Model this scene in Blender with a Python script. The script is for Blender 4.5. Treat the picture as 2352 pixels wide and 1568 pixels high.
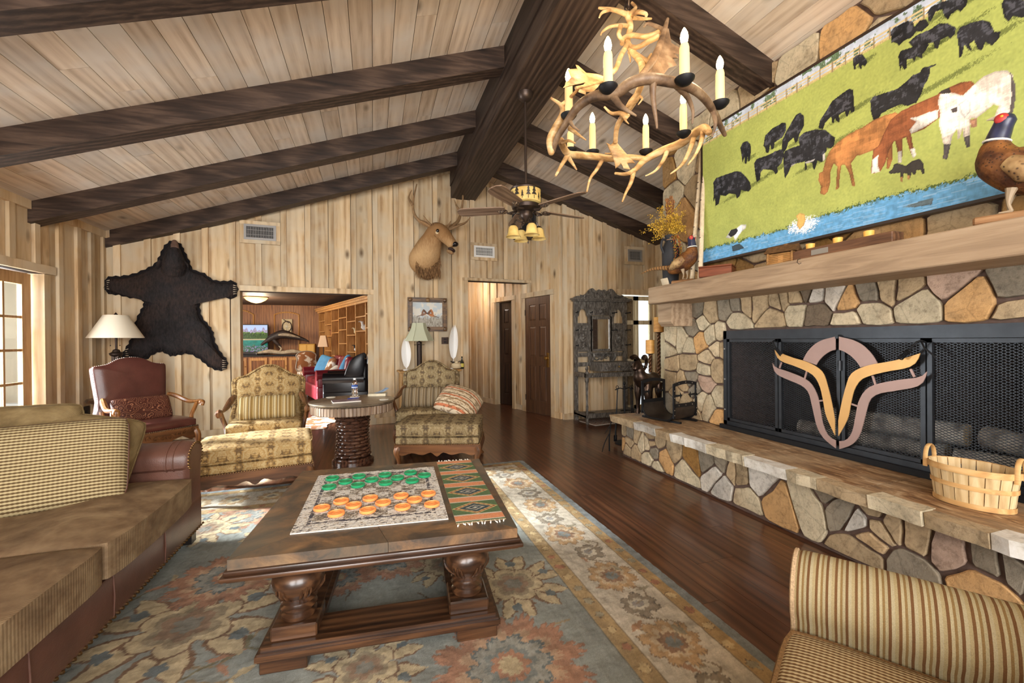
import bpy, bmesh, math, random
import numpy as np
from mathutils import Vector, Matrix
random.seed(7); rng=np.random.default_rng(7)
for o in list(bpy.data.objects): bpy.data.objects.remove(o)
SC=bpy.context.scene; COL=SC.collection
R=math.radians; PI=math.pi
# ------------------------------------------------------------------ camera (2352x1568 frame, calibrated from the room's lines)
F=980.0; CX=1176.0; CY=784.0; YAW=0.314297482; PITCH=-0.00405193; ROLL=-0.00844923; H=1.28
_fw=Vector((math.sin(YAW)*math.cos(PITCH),math.cos(YAW)*math.cos(PITCH),math.sin(PITCH)))
_r=Vector((math.cos(YAW),-math.sin(YAW),0)); _u=_r.cross(_fw)
CR=_r*math.cos(ROLL)+_u*math.sin(ROLL); CU=-_r*math.sin(ROLL)+_u*math.cos(ROLL)
cam=bpy.data.cameras.new('camera'); camo=bpy.data.objects.new('camera',cam); COL.objects.link(camo)
cam.sensor_width=36.0; cam.sensor_fit='HORIZONTAL'; cam.lens=36.0*F/2352; cam.clip_start=.05; cam.clip_end=200
mw=Matrix((CR,CU,-_fw)).transposed().to_4x4(); mw.translation=Vector((0,0,H)); camo.matrix_world=mw
SC.camera=camo
# ------------------------------------------------------------------ view, world, daylight
SC.view_settings.view_transform='Standard'; SC.view_settings.look='None'; SC.view_settings.gamma=1.0
SC.view_settings.use_curve_mapping=False; SC.view_settings.exposure=0.45
wd=bpy.data.worlds.new('sky'); SC.world=wd; wd.use_nodes=True
wn=wd.node_tree.nodes; bg=wn['Background']; bg.inputs['Color'].default_value=(.85,.93,1,1); bg.inputs['Strength'].default_value=1.6
def area(name,loc,direction,sx,sy,power,col=(1,1,1)):
    l=bpy.data.lights.new(name,'AREA'); l.shape='RECTANGLE'; l.size=sx; l.size_y=sy; l.energy=power; l.color=col
    o=bpy.data.objects.new(name,l); COL.objects.link(o); o.location=loc
    o.rotation_euler=Vector(direction).to_track_quat('-Z','Y').to_euler(); return o
# daylight through the left glazed doors; added fill at unseen front and east openings
area('front_window_fill',(-.6,-2.8,1.9),(0.06,1,.10),5.4,2.9,540,(1,.98,.95))  # unseen windows, enlarged and angled up to brighten the ceiling
area('window_daylight_left',(-3.75,4.75,1.15),(1,-.2,-.1),1.75,1.9,200,(.93,.97,1))
area('east_fill_light',(4.95,-1.85,1.55),(-1,.55,.03),1.0,1.8,260,(1,.98,.95))  # added to brighten the left wall and the sofa
sun=bpy.data.lights.new('sun','SUN'); sun.energy=24; sun.angle=R(5); sun.color=(.97,.98,1); suno=bpy.data.objects.new('sun',sun); COL.objects.link(suno)
suno.rotation_euler=Vector((.95*math.cos(R(21)),-.31*math.cos(R(21)),-math.sin(R(21)))).to_track_quat('-Z','Y').to_euler(); suno.location=(-12,9,6)
# ------------------------------------------------------------------ pixel -> place helpers
def ray(u,v): return _fw+CR*((u-CX)/F)-CU*((v-CY)/F)
def onz(u,v,z): d=ray(u,v); return d*((z-H)/d.z)+Vector((0,0,H))
def onx(u,v,X): d=ray(u,v); return d*(X/d.x)+Vector((0,0,H))
def ony(u,v,Y): d=ray(u,v); return d*(Y/d.y)+Vector((0,0,H))
def onp(u,v,n,p0):
    d=ray(u,v); n=Vector(n); return d*(n.dot(Vector(p0)-Vector((0,0,H)))/n.dot(d))+Vector((0,0,H))
BWA=R(3.6); BD=Vector((math.cos(BWA),math.sin(BWA),0)); BN=Vector((-BD.y,BD.x,0)); BP=Vector((-2.86,6.715,0))
AWA=R(16.5); AD=Vector((-math.sin(AWA),math.cos(AWA),0)); AN=Vector((AD.y,-AD.x,0)); AP=Vector((2.873,6.271,0))
def onb(u,v,off=0): return onp(u,v,BN,BP-BN*off)      # on the back wall, off = how far in front of it
def ona(u,v): return onp(u,v,AN,AP)
# ------------------------------------------------------------------ materials
class NT:
    def __init__(s,name,rough=.5,metal=0.0,spec=.5):
        s.m=bpy.data.materials.new(name); s.m.use_nodes=True; s.t=s.m.node_tree; s.b=s.t.nodes['Principled BSDF']
        s.b.inputs['Roughness'].default_value=rough; s.b.inputs['Metallic'].default_value=metal
        s.b.inputs['Specular IOR Level'].default_value=spec
    def n(s,typ,out=None,**kw):
        nd=s.t.nodes.new('ShaderNode'+typ)
        for k,v in kw.items():
            k2=k.replace('_',' ')
            if hasattr(nd,k) and not isinstance(v,bpy.types.NodeSocket) and k not in ('Scale','Color'):
                try: setattr(nd,k,v); continue
                except Exception: pass
            s.put(nd.inputs[k2] if not k.startswith('i') or not k[1:].isdigit() else nd.inputs[int(k[1:])],v)
        return nd if out is None else nd.outputs[out]
    def put(s,sock,v):
        if isinstance(v,bpy.types.NodeSocket): s.t.links.new(v,sock)
        else:
            if isinstance(v,tuple) and len(v)==3 and sock.type=='RGBA': v=(*v,1)
            sock.default_value=v
    def set(s,name,v): s.put(s.b.inputs[name],v); return s
    def co(s,kind='Object',scale=(1,1,1),rnd=0,rot=(0,0,0)):
        c=s.n('TexCoord',kind)
        if rnd:
            r=s.n('ObjectInfo','Random'); a=s.n('VectorMath',operation='ADD',i0=c,i1=s.n('VectorMath','Vector',operation='SCALE',i0=(7.3,3.1,5.7),Scale=s.math('MULTIPLY',r,rnd)))
            c=a.outputs[0]
        return s.n('Mapping','Vector',Vector=c,Scale=scale,Rotation=rot)
    def math(s,op,a,b=0.5,c=None):
        kw=dict(operation=op,i0=a,i1=b)
        if c is not None: kw['i2']=c
        return s.n('Math','Value',**kw)
    def ramp(s,fac,stops,interp='LINEAR'):
        nd=s.n('ValToRGB'); s.t.links.new(fac,nd.inputs[0]); cr=nd.color_ramp; cr.interpolation=interp
        while len(cr.elements)<len(stops): cr.elements.new(.5)
        for e,(p,c) in zip(cr.elements,stops): e.position=p; e.color=(*c,1) if len(c)==3 else c
        return nd.outputs[0]
    def mix(s,fac,a,b,blend='MIX'):
        nd=s.n('Mix',data_type='RGBA',blend_type=blend)
        s.put(nd.inputs[0],fac); s.put(nd.inputs[6],a if isinstance(a,bpy.types.NodeSocket) else (*a,1)); s.put(nd.inputs[7],b if isinstance(b,bpy.types.NodeSocket) else (*b,1))
        return nd.outputs[2]
    def noise(s,vec,scale,detail=3,rough=.55,dist=0): return s.n('TexNoise','Fac',Vector=vec,Scale=scale,Detail=detail,Roughness=rough,Distortion=dist)
    def bump(s,h,strength=.3,dist=.01):
        s.put(s.b.inputs['Normal'],s.n('Bump','Normal',Height=h,Strength=strength,Distance=dist)); return s
def srgb(r,g,b):
    f=lambda c:(c/12.92 if c<=.04045 else ((c+.055)/1.055)**2.4); return (f(r/255),f(g/255),f(b/255))
MC={}
def flat(name,c,rough=.5,metal=0.0,spec=.5,noise=0,nscale=20,bump=0):
    if name in MC: return MC[name]
    s=NT(name,rough,metal,spec); c=srgb(*c)
    if noise:
        v=s.co(); f=s.noise(v,nscale,4)
        s.set('Base Color',s.ramp(f,[(.3,tuple(x*(1-noise) for x in c)),(.7,tuple(min(1,x*(1+noise)) for x in c))]))
        if bump: s.bump(f,bump,.005)
    else: s.set('Base Color',c)
    MC[name]=s.m; return s.m
def wood(name,dark,mid,light,axis=2,scale=1.0,rough=.5,spread=.25,bump=.15,stretch=14,spec=.4,knots=0,grey=None,coat=0):
    if name in MC: return MC[name]
    s=NT(name,rough,0,spec); d,m,l=srgb(*dark),srgb(*mid),srgb(*light)
    sc=[stretch*scale*2.6]*3; sc[axis]=scale*1.7
    v=s.co('Object',tuple(sc),rnd=13)
    f1=s.noise(v,1.0,5,.6,.6)
    v2=s.co('Object',tuple(x*(.13 if i!=axis else .3) for i,x in enumerate(sc)),rnd=9)
    f2=s.n('TexWave','Fac',Vector=v2,Scale=1.6,Distortion=7.0,Detail=3.0,wave_type='BANDS',bands_direction='XYZ'[0 if axis!=0 else 1])
    f=s.math('ADD',s.math('MULTIPLY',f1,.8),s.math('MULTIPLY',f2,.2))
    col=s.ramp(f,[(.25,d),(.48,m),(.75,l)])
    if grey:
        g=s.noise(s.co('Object',(2,2,2),rnd=5),1.4*scale,3); col=s.mix(s.ramp(g,[(.42,(0,0,0)),(.7,(1,1,1))]),col,srgb(*grey))
    if knots:
        vk=s.co('Object',tuple((3.2 if i!=axis else 1.5) for i in range(3)),rnd=31)
        k=s.n('TexVoronoi','Distance',Vector=vk,Scale=1.0,Randomness=1.0); col=s.mix(s.ramp(k,[(.03,(knots,)*3),(.14,(0,0,0))]),col,tuple(x*.35 for x in d))
    r=s.n('ObjectInfo','Random'); br=s.math('ADD',s.math('MULTIPLY',r,spread),1-spread/2)
    col=s.mix(1.0,col,s.n('CombineColor','Color',Red=br,Green=br,Blue=br),'MULTIPLY')
    s.set('Base Color',col)
    if bump: s.bump(f1,bump,.004)
    if coat: s.set('Coat Weight',coat); s.set('Coat Roughness',.12)
    MC[name]=s.m; return s.m
def leather(name,c,rough=.42):
    if name in MC: return MC[name]
    s=NT(name,rough,0,.5); c=srgb(*c); v=s.co()
    f=s.noise(v,5,4); col=s.ramp(f,[(.3,tuple(x*.62 for x in c)),(.6,c),(.8,tuple(min(1,x*1.25) for x in c))])
    s.set('Base Color',col); w=s.n('TexVoronoi','Distance',Vector=v,Scale=170.0); s.bump(s.math('ADD',s.math('MULTIPLY',w,.4),s.noise(v,22,3)),.22,.004)
    MC[name]=s.m; return s.m
def glass(name,tint=(1,1,1),rough=0.0):
    if name in MC: return MC[name]
    s=NT(name,rough); s.set('Base Color',tint); s.set('Transmission Weight',1.0); s.set('IOR',1.45); MC[name]=s.m; return s.m
def pane(name):
    if name in MC: return MC[name]
    s=NT(name); t=s.n('BsdfTransparent',Color=(.97,.99,.99)); g=s.n('BsdfGlossy',Roughness=.02); mx=s.n('MixShader',i0=.05,i1=t.outputs[0],i2=g.outputs[0])
    s.t.links.new(mx.outputs[0],s.t.nodes['Material Output'].inputs[0]); MC[name]=s.m; return s.m
def emit(name,c,strength):
    if name in MC: return MC[name]
    s=NT(name); s.set('Base Color',srgb(*c)); s.set('Emission Color',srgb(*c)); s.set('Emission Strength',strength); MC[name]=s.m; return s.m
def vcol(name,rough=.8,fuzz=0,fscale=300,bump=.3,spec=.3,metal=0):
    if name in MC: return MC[name]
    s=NT(name,rough,metal,spec); c=s.n('VertexColor','Color',layer_name='Col')
    if fuzz:
        f=s.noise(s.co(),fscale,3,.7); c=s.mix(1.0,c,s.ramp(f,[(.25,(1-fuzz,)*3),(.75,(1,1,1))]),'MULTIPLY'); s.bump(f,bump,.006)
    s.set('Base Color',c); MC[name]=s.m; return s.m
# ------------------------------------------------------------------ mesh builder
class MB:
    def __init__(s): s.v=[]; s.f=[]; s.c=None
    def add(s,vs,fs):
        o=len(s.v); s.v+= [tuple(p) for p in vs]; s.f+=[tuple(i+o for i in f) for f in fs]; return s
    def box(s,c,d,M=None):
        x,y,z=d[0]/2,d[1]/2,d[2]/2; P=[Vector((a*x,b*y,e*z)) for a in(-1,1) for b in(-1,1) for e in(-1,1)]
        if M is not None: P=[M@p for p in P]
        c=Vector(c); return s.add([p+c for p in P],[(0,1,3,2),(4,6,7,5),(0,4,5,1),(2,3,7,6),(0,2,6,4),(1,5,7,3)])
    def bb(s,a,b): return s.box([(a[i]+b[i])/2 for i in range(3)],[abs(b[i]-a[i]) for i in range(3)])
    def beam(s,p0,p1,w,h,up=(0,0,1)):
        p0,p1=Vector(p0),Vector(p1); d=(p1-p0); L=d.length; d.normalize(); x=d.cross(Vector(up)); 
        if x.length<1e-5: x=d.cross(Vector((1,0,0)))
        x.normalize(); z=x.cross(d); M=Matrix((x,d,z)).transposed(); return s.box((p0+p1)/2,(w,L,h),M)
    def tube(s,pts,rad,n=8,cap=True,closed=False,flat=1.0):
        P=[Vector(p) for p in pts]; m=len(P); rad=[rad]*m if not hasattr(rad,'__len__') else list(rad)
        rings=[]; t0=(P[1]-P[0]).normalized(); a=t0.cross(Vector((0,0,1)))
        if a.length<1e-3: a=t0.cross(Vector((1,0,0)))
        a.normalize()
        for i,p in enumerate(P):
            if closed: t=(P[(i+1)%m]-P[i-1])
            else: t=(P[min(i+1,m-1)]-P[max(i-1,0)])
            if t.length<1e-9: t=t0
            t=t.normalized(); a=a-t*a.dot(t)
            if a.length<1e-4: a=t.cross(Vector((.3,.8,.5)))
            a.normalize(); b=t.cross(a)
            rings.append([p+(a*math.cos(2*PI*k/n)+b*math.sin(2*PI*k/n)*flat)*rad[i] for k in range(n)])
        vs=[q for r_ in rings for q in r_]; fs=[]
        for i in range(m if closed else m-1):
            for k in range(n): fs.append((i*n+k,i*n+(k+1)%n,((i+1)%m)*n+(k+1)%n,((i+1)%m)*n+k))
        if cap and not closed: fs+=[tuple(range(n-1,-1,-1)),tuple((m-1)*n+k for k in range(n))]
        return s.add(vs,fs)
    def cyl(s,p0,p1,r0,r1=None,n=16): return s.tube([p0,p1],[r0,r0 if r1 is None else r1],n)
    def lathe(s,prof,c=(0,0,0),n=20,sx=1,sy=1,M=None,cap=True):
        c=Vector(c); vs=[]; fs=[]
        for r,z in prof:
            for k in range(n):
                p=Vector((r*sx*math.cos(2*PI*k/n),r*sy*math.sin(2*PI*k/n),z)); vs.append((M@p if M is not None else p)+c)
        m=len(prof)
        for i in range(m-1):
            for k in range(n): fs.append((i*n+k,i*n+(k+1)%n,(i+1)*n+(k+1)%n,(i+1)*n+k))
        if cap: fs+=[tuple(range(n-1,-1,-1)),tuple((m-1)*n+k for k in range(n))]
        return s.add(vs,fs)
    def ell(s,c,r,M=None,n=14,m=9):
        prof=[(max(1e-4,math.sin(PI*i/m)),-math.cos(PI*i/m)) for i in range(m+1)]
        c=Vector(c); vs=[];fs=[]
        for a,z in prof:
            for k in range(n):
                p=Vector((a*r[0]*math.cos(2*PI*k/n),a*r[1]*math.sin(2*PI*k/n),z*r[2])); vs.append((M@p if M is not None else p)+c)
        for i in range(m):
            for k in range(n): fs.append((i*n+k,i*n+(k+1)%n,(i+1)*n+(k+1)%n,(i+1)*n+k))
        return s.add(vs,fs)
    def prism(s,poly,o,ux,uy,t):
        "poly 2D in frame (o;ux,uy), thickness t along ux x uy (starting at the plane)"
        o,ux,uy=Vector(o),Vector(ux),Vector(uy); nz=ux.cross(uy).normalized(); m=len(poly)
        a=[o+ux*p[0]+uy*p[1] for p in poly]; b=[q+nz*t for q in a]
        return s.add(a+b,[tuple(range(m-1,-1,-1)),tuple(range(m,2*m))]+[(i,(i+1)%m,m+(i+1)%m,m+i) for i in range(m)])
    def ring(s,poly,inner,o,ux,uy,t):
        "band between two closed outlines of equal count"
        o,ux,uy=Vector(o),Vector(ux),Vector(uy); nz=ux.cross(uy).normalized(); m=len(poly)
        A=[o+ux*p[0]+uy*p[1] for p in poly]; B=[o+ux*p[0]+uy*p[1] for p in inner]
        V=A+B+[q+nz*t for q in A]+[q+nz*t for q in B]; fs=[]
        for i in range(m):
            j=(i+1)%m; fs+=[(2*m+i,2*m+j,3*m+j,3*m+i),(j,i,m+i,m+j),(i,j,2*m+j,2*m+i),(m+j,m+i,3*m+i,3*m+j)]
        return s.add(V,fs)
    def ribbon(s,pts,w,t,o,ux,uy):
        "flat bar following a 2D path, w = widths"
        n=len(pts); w=[w]*n if not hasattr(w,'__len__') else w; L=[];Rr=[]
        for i in range(n):
            a=Vector(pts[max(i-1,0)]);b=Vector(pts[min(i+1,n-1)]); d=(b-a).normalized(); nn=Vector((-d.y,d.x)); p=Vector(pts[i])
            L.append(p+nn*w[i]/2); Rr.append(p-nn*w[i]/2)
        return s.prism([tuple(p) for p in L]+[tuple(p) for p in reversed(Rr)],o,ux,uy,t) if False else s._rib(L,Rr,t,o,ux,uy)
    def _rib(s,L,Rr,t,o,ux,uy):
        o,ux,uy=Vector(o),Vector(ux),Vector(uy); nz=ux.cross(uy).normalized(); n=len(L)
        V=[o+ux*p.x+uy*p.y for p in L]+[o+ux*p.x+uy*p.y for p in Rr]; V=V+[q+nz*t for q in V]; fs=[]
        for i in range(n-1): fs+=[(i,i+1,n+i+1,n+i),(2*n+i,3*n+i,3*n+i+1,2*n+i+1),(i,2*n+i,2*n+i+1,i+1),(n+i,n+i+1,3*n+i+1,3*n+i)]
        fs+=[(0,n,3*n,2*n),(n-1,3*n-1,4*n-1,2*n-1)]
        return s.add(V,fs)
    def rbox(s,c,d,r,M=None,seg=3):
        "box with rounded edges (superellipsoid-free: a lattice of inset corners)"
        c=Vector(c); hx=[d[i]/2 for i in range(3)]; r=min(r,min(hx)*.999)
        bm=bmesh.new(); bmesh.ops.create_cube(bm,size=1)
        for v in bm.verts: v.co=Vector((v.co.x*d[0],v.co.y*d[1],v.co.z*d[2]))
        bmesh.ops.bevel(bm,geom=list(bm.edges),offset=r,segments=seg,profile=.5,affect='EDGES',clamp_overlap=True)
        vs=[((M@v.co) if M is not None else v.co)+c for v in bm.verts]; bm.verts.index_update(); fs=[tuple(v.index for v in f.verts) for f in bm.faces]; bm.free()
        return s.add(vs,fs)
    def cushion(s,c,d,M=None,n=14,e=.16,edge=.6,fn=None):
        "box cushion d=(w,depth,h) with crowned faces and soft corners"
        c=Vector(c); w,l,h=d; vs=[];fs=[]
        def g(t): return math.copysign(1-(1-abs(t))**1.6,t)
        idx={}
        for side in (1,-1):
            for i in range(n+1):
                for j in range(n+1):
                    a=g(-1+2*i/n);b=g(-1+2*j/n)
                    k=max(0,(1-a**4)*(1-b**4)); z=side*h/2*(edge+(1-edge)*math.sqrt(k))
                    p=Vector((a*w/2*(1-e*.35*b**8),b*l/2*(1-e*.35*a**8),z))
                    if fn: p=fn(p,a,b,side)
                    idx[(side,i,j)]=len(vs); vs.append((M@p if M is not None else p)+c)
        for side in (1,-1):
            for i in range(n):
                for j in range(n):
                    q=(idx[(side,i,j)],idx[(side,i+1,j)],idx[(side,i+1,j+1)],idx[(side,i,j+1)]); fs.append(q if side>0 else q[::-1])
        br=[(i,0) for i in range(n)]+[(n,j) for j in range(n)]+[(i,n) for i in range(n,0,-1)]+[(0,j) for j in range(n,0,-1)]
        for k in range(len(br)):
            a,b=br[k],br[(k+1)%len(br)]; fs.append((idx[(1,*a)],idx[(-1,*a)],idx[(-1,*b)],idx[(1,*b)]))
        return s.add(vs,fs)
    def grid(s,fn,nu,nv):
        vs=[fn(i/nu,j/nv) for i in range(nu+1) for j in range(nv+1)]
        return s.add(vs,[(i*(nv+1)+j,(i+1)*(nv+1)+j,(i+1)*(nv+1)+j+1,i*(nv+1)+j+1) for i in range(nu) for j in range(nv)])
    def mesh(s,name,mat,smooth=35):
        me=bpy.data.meshes.new(name); me.from_pydata(s.v,[],s.f); 
        if mat: me.materials.append(mat)
        bm=bmesh.new(); bm.from_mesh(me); bmesh.ops.recalc_face_normals(bm,faces=bm.faces); bm.to_mesh(me); bm.free()
        if smooth: me.shade_smooth(); me.set_sharp_from_angle(angle=R(smooth))
        if s.c is not None:
            ca=me.color_attributes.new('Col','FLOAT_COLOR','POINT'); ca.data.foreach_set('color',np.asarray(s.c,dtype=np.float32).ravel())
        return me
    def build(s,name,mat,parent=None,W=True,label=None,cat=None,group=None,kind=None,smooth=35,sub=0):
        "W: the vertices are in world space and are brought into the parent's frame"
        if W and parent is not None:
            inv=XF[parent.name].inverted(); s.v=[tuple(inv@Vector(p)) for p in s.v]
        o=bpy.data.objects.new(name,s.mesh(name,mat,smooth)); COL.objects.link(o); o.parent=parent
        XF[o.name]=XF[parent.name].copy() if parent is not None else Matrix()
        if sub: md=o.modifiers.new('subdivision','SUBSURF'); md.levels=sub; md.render_levels=sub
        tag(o,label,cat,group,kind); return o
XF={}
def tag(o,label=None,cat=None,group=None,kind=None):
    for k,v in (('label',label),('category',cat),('group',group),('kind',kind)):
        if v: o[k]=v
    return o
def thing(name,label,cat,loc=(0,0,0),rz=0,group=None,kind=None):
    o=bpy.data.objects.new(name,None); COL.objects.link(o); o.location=loc; o.rotation_euler=(0,0,rz); o.empty_display_size=.1
    XF[o.name]=Matrix.Translation(Vector(loc))@Matrix.Rotation(rz,4,'Z'); return tag(o,label,cat,group,kind)
def L_(mb,name,mat,parent,**k): return mb.build(name,mat,parent,W=False,**k)   # part given in the thing's own frame
def inst(o,parent,M,name=None,label=None,rand=True):
    "copy of an object sharing its mesh, placed by local matrix M under parent"
    c=o.copy(); COL.objects.link(c); c.parent=parent; c.matrix_local=M; XF[c.name]=(XF[parent.name] if parent else Matrix())@M
    if label: c['label']=label
    return c
def dup(root,loc,rz,label=None):
    r=root.copy(); COL.objects.link(r); r.location=loc; r.rotation_euler=(0,0,rz); XF[r.name]=Matrix.Translation(Vector(loc))@Matrix.Rotation(rz,4,'Z')
    if label: r['label']=label
    for ch in list(root.children):
        c=ch.copy(); COL.objects.link(c); c.parent=r
        for g in ch.children: d=g.copy(); COL.objects.link(d); d.parent=c
    return r
def rotM(x=0,y=0,z=0): return (Matrix.Rotation(z,3,'Z')@Matrix.Rotation(y,3,'Y')@Matrix.Rotation(x,3,'X'))
def frame(n,up=(0,0,1)):
    "3x3 with local z = n"
    n=Vector(n).normalized(); x=Vector(up).cross(n)
    if x.length<1e-4: x=Vector((1,0,0))
    x.normalize(); return Matrix((x,n.cross(x),n)).transposed()
def cat_(pts,m=6):
    "Catmull-Rom through points"
    P=[Vector(p) for p in pts]; out=[]
    for i in range(len(P)-1):
        a,b,c,d=P[max(i-1,0)],P[i],P[i+1],P[min(i+2,len(P)-1)]
        for k in range(m):
            t=k/m; out.append(((2*b)+(c-a)*t+(2*a-5*b+4*c-d)*t*t+(3*b-a-3*c+d)*t**3)*.5)
    return out+[P[-1]]
def lerp(a,b,t): return a+(b-a)*t
# ================================================================== ROOM SHELL
LX=-3.226; RX=4.6; FY=-2.6; SL=.32
ZL0=2.67; RIDX0,RIDX1,RIDZ=1.23,1.64,3.60
def zcl(x): return ZL0+SL*(x-LX)
def zcr(x): return 3.545-SL*(x-3.12)
def zc(x): return zcl(x) if x<1.435 else zcr(x)
wallw=wood('limed_pine',(160,126,88),(196,167,128),(214,190,154),2,.8,.62,.34,.15,8,.25,knots=.9,grey=(198,182,156))
ceilw=wood('limed_ceiling_pine',(168,146,124),(202,182,160),(220,203,182),1,.8,.6,.24,.12,10,.25,knots=.7,grey=(206,196,184))
beamw=wood('dark_stained_beam',(28,19,15),(54,40,32),(86,68,56),0,1.0,.55,.12,.35,12,.35,knots=.4)
beamwy=wood('dark_stained_ridge',(28,19,15),(52,39,32),(82,66,55),1,1.0,.55,.12,.35,12,.35)
floorw=wood('oak_floor',(46,26,16),(80,47,30),(106,68,45),1,.9,.3,.3,.05,11,.45,coat=.3)
gapm=flat('painted_gap_shadow',(58,42,30),.9)  # backing painted dark to stand in for shadow lines beside the battens
mortar=flat('mortar',(98,80,72),.9,0,.2,.25,30,.5)
fl=MB().bb((-6,FY,-.1),(7,15,-.004)).build('floor',floorw,kind='structure')
pl={}
for li,ln in enumerate((1.5,1.9,2.3)):
    o=MB().bb((-.0665,-ln/2,-.004),(.0665,ln/2,0)).build('plank',floorw,fl); pl[li]=(o,ln); 
first=set()
x=-2.1; row=0
while x<4.35:
    y=.55-random.random()*1.2
    while y<8.6:
        li=random.choice((0,1,2)); o,ln=pl[li]
        M=Matrix.Translation((x,y+ln/2,0))
        if li not in first: first.add(li); o.matrix_local=M
        else: inst(o,fl,M)
        y+=ln+.0015
    x+=.1345; row+=1
# ---- left wall with the glazed doors
wl=MB()
DO=[(3.86,5.66)]; DZ=2.0
wl.bb((LX-.16,FY,DZ),(LX,7.3,2.8)); wl.bb((LX-.16,FY,0),(LX,DO[0][0],DZ)); wl.bb((LX-.16,DO[0][1],0),(LX,7.3,DZ))
wall_l=wl.build('wall_left',gapm,kind='structure')
ys=[5.217,5.532,5.866,6.169,6.412,6.66]; y=5.217
while y>-2.4: y-=.315; ys.insert(0,y)
for i,y in enumerate(ys):
    for a,b in zip([ys[i]],[ys[i+1]] if i+1<len(ys) else []):
        A0,B0=a+.035,b-.041; cuts=[A0]+[e for e in (DO[0][0]-.078,DO[0][1]+.078) if A0+.01<e<B0-.01]+[B0]
        for p_,q_ in zip(cuts,cuts[1:]):
            m=(p_+q_)/2; MB().bb((LX,p_,2.08 if DO[0][0]-.08<m<DO[0][1]+.08 else .1),(LX+.012,q_,2.66)).build('board',wallw,wall_l)
    z0=2.08 if any(d0-.11<y<d1+.11 for d0,d1 in DO) else .1
    MB().bb((LX,y-.035,z0),(LX+.042,y+.035,2.62)).build('batten',wallw,wall_l)
for d0,d1 in DO:
    MB().bb((LX,d0-.09,2.0),(LX+.04,d1+.13,2.085)).build('trim_1',wallw,kind='structure')
    for yy in (d0-.078,d1-.012):
        MB().bb((LX-.14,yy,0),(LX+.022,yy+.09,1.995)).build('trim_2',wallw,kind='structure')
for a,b in [(FY,-1.2),(-.9,0.1),(.3,1.4),(1.6,2.75),(3.02,4.2),(4.4,5.44),(5.64,6.66)]:
    MB().bb((LX+.001,a,2.60),(LX+.05,b,2.69)).build('trim_3',wallw,kind='structure')
MB().bb((LX+.012,5.76,0),(LX+.03,6.66,.1)).build('baseboard_left',wallw,kind='structure')
# ---- back wall (runs slightly askew), openings to the den and the hall
def bp(s,z,off=0): return BP+BD*s-BN*off+Vector((0,0,z))
def sx(x): return (x-BP.x)/BD.x
S0,S1=sx(LX)-.02,sx(2.66); DEN=(sx(-1.753),sx(-.065),1.988); HAL=(sx(1.5),S1,2.27)
def bbox(mb,s0,s1,z0,z1,o0,o1,slope=False):
    "box on the back wall; top may follow the ceiling"
    x0,x1=bp(s0,0).x,bp(s1,0).x
    za,zb=(min(z1,zc(x0)+.03),min(z1,zc(x1)+.03)) if slope else (z1,z1)
    P=[bp(s0,z0,o0),bp(s1,z0,o0),bp(s1,zb,o0),bp(s0,za,o0),bp(s0,z0,o1),bp(s1,z0,o1),bp(s1,zb,o1),bp(s0,za,o1)]
    return mb.add(P,[(0,1,2,3),(5,4,7,6),(0,4,5,1),(1,5,6,2),(2,6,7,3),(3,7,4,0)])
wb=MB()
mid=sx(1.435)
for s0,s1,z0 in [(S0,DEN[0],0),(DEN[0],DEN[1],DEN[2]),(DEN[1],mid,0),(mid,HAL[0],0),(HAL[0],S1,HAL[2])]: bbox(wb,s0,s1,z0,5,-.15,0,True)
wall_b=wb.build('wall_back',gapm,kind='structure')
sb=[sx(v) for v in (.664,.963,1.27,1.581,1.88,2.172,2.45)]; s=sb[0]
while s>S0+.1: s-=.312; sb.insert(0,s)
sb.append(S1+.043)
def zlow(s): return DEN[2]+.07 if DEN[0]-.1<s<DEN[1]+.02 else (HAL[2]+.05 if s>HAL[0]-.02 else .1)
for i in range(len(sb)):
    if i+1<len(sb):
        a,b=max(sb[i],S0),sb[i+1]; segs=[(a,b)]
        for e in (DEN[0],DEN[1],HAL[0]):
            segs=[q for (p,r) in segs for q in ([(p,e),(e,r)] if p+.02<e<r-.02 else [(p,r)])]
        for p,r in segs: bbox(MB(),p+(.036 if abs(p-a)<1e-6 and a>S0 else 0),r-(.043 if abs(r-b)<1e-6 else 0),zlow((p+r)/2),5,0,.012,True).build('board',wallw,wall_b)
    if S0<sb[i]<S1: bbox(MB(),sb[i]-.036,sb[i]+.036,zlow(sb[i]),5,0,.042,True).build('batten',wallw,wall_b)
# casings and baseboards
def bt(name,s0,s1,z0,z1,o=.034,o0=.0): bbox(MB(),s0,s1,z0,z1,o0,o).build(name,wallw,kind='structure')
bt('trim_4',DEN[0]-.1,DEN[1]+.095,DEN[2],DEN[2]+.075,.038); bt('trim_5',DEN[0]-.1,DEN[0]+.008,0,DEN[2]-.002,.034,-.14); bt('trim_6',DEN[1]-.008,DEN[1]+.095,0,DEN[2]-.002,.034,-.14)
bt('trim_7',HAL[0]-.09,S1,HAL[2],HAL[2]+.045,.05); bt('trim_8',HAL[0]-.09,HAL[0],0,HAL[2])
bt('baseboard_back',S0,DEN[0]-.1,0,.1,.03); bt('baseboard_back',DEN[1]+.095,HAL[0]-.09,0,.1,.03)
sj=[(sx(LX+.05),sx(1.23))]
for a,b in sj:
    xa,xb=bp(a,0).x,bp(b,0).x; P=[bp(a,zc(xa)-.09,0),bp(b,zc(xb)-.09,0),bp(b,zc(xb)+.01,0),bp(a,zc(xa)+.01,0)]; P+= [p-BN*.045 for p in P]
    MB().add(P,[(0,1,2,3),(5,4,7,6),(0,4,5,1),(1,5,6,2),(2,6,7,3),(3,7,4,0)]).build('trim_9',wallw,kind='structure')
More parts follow.
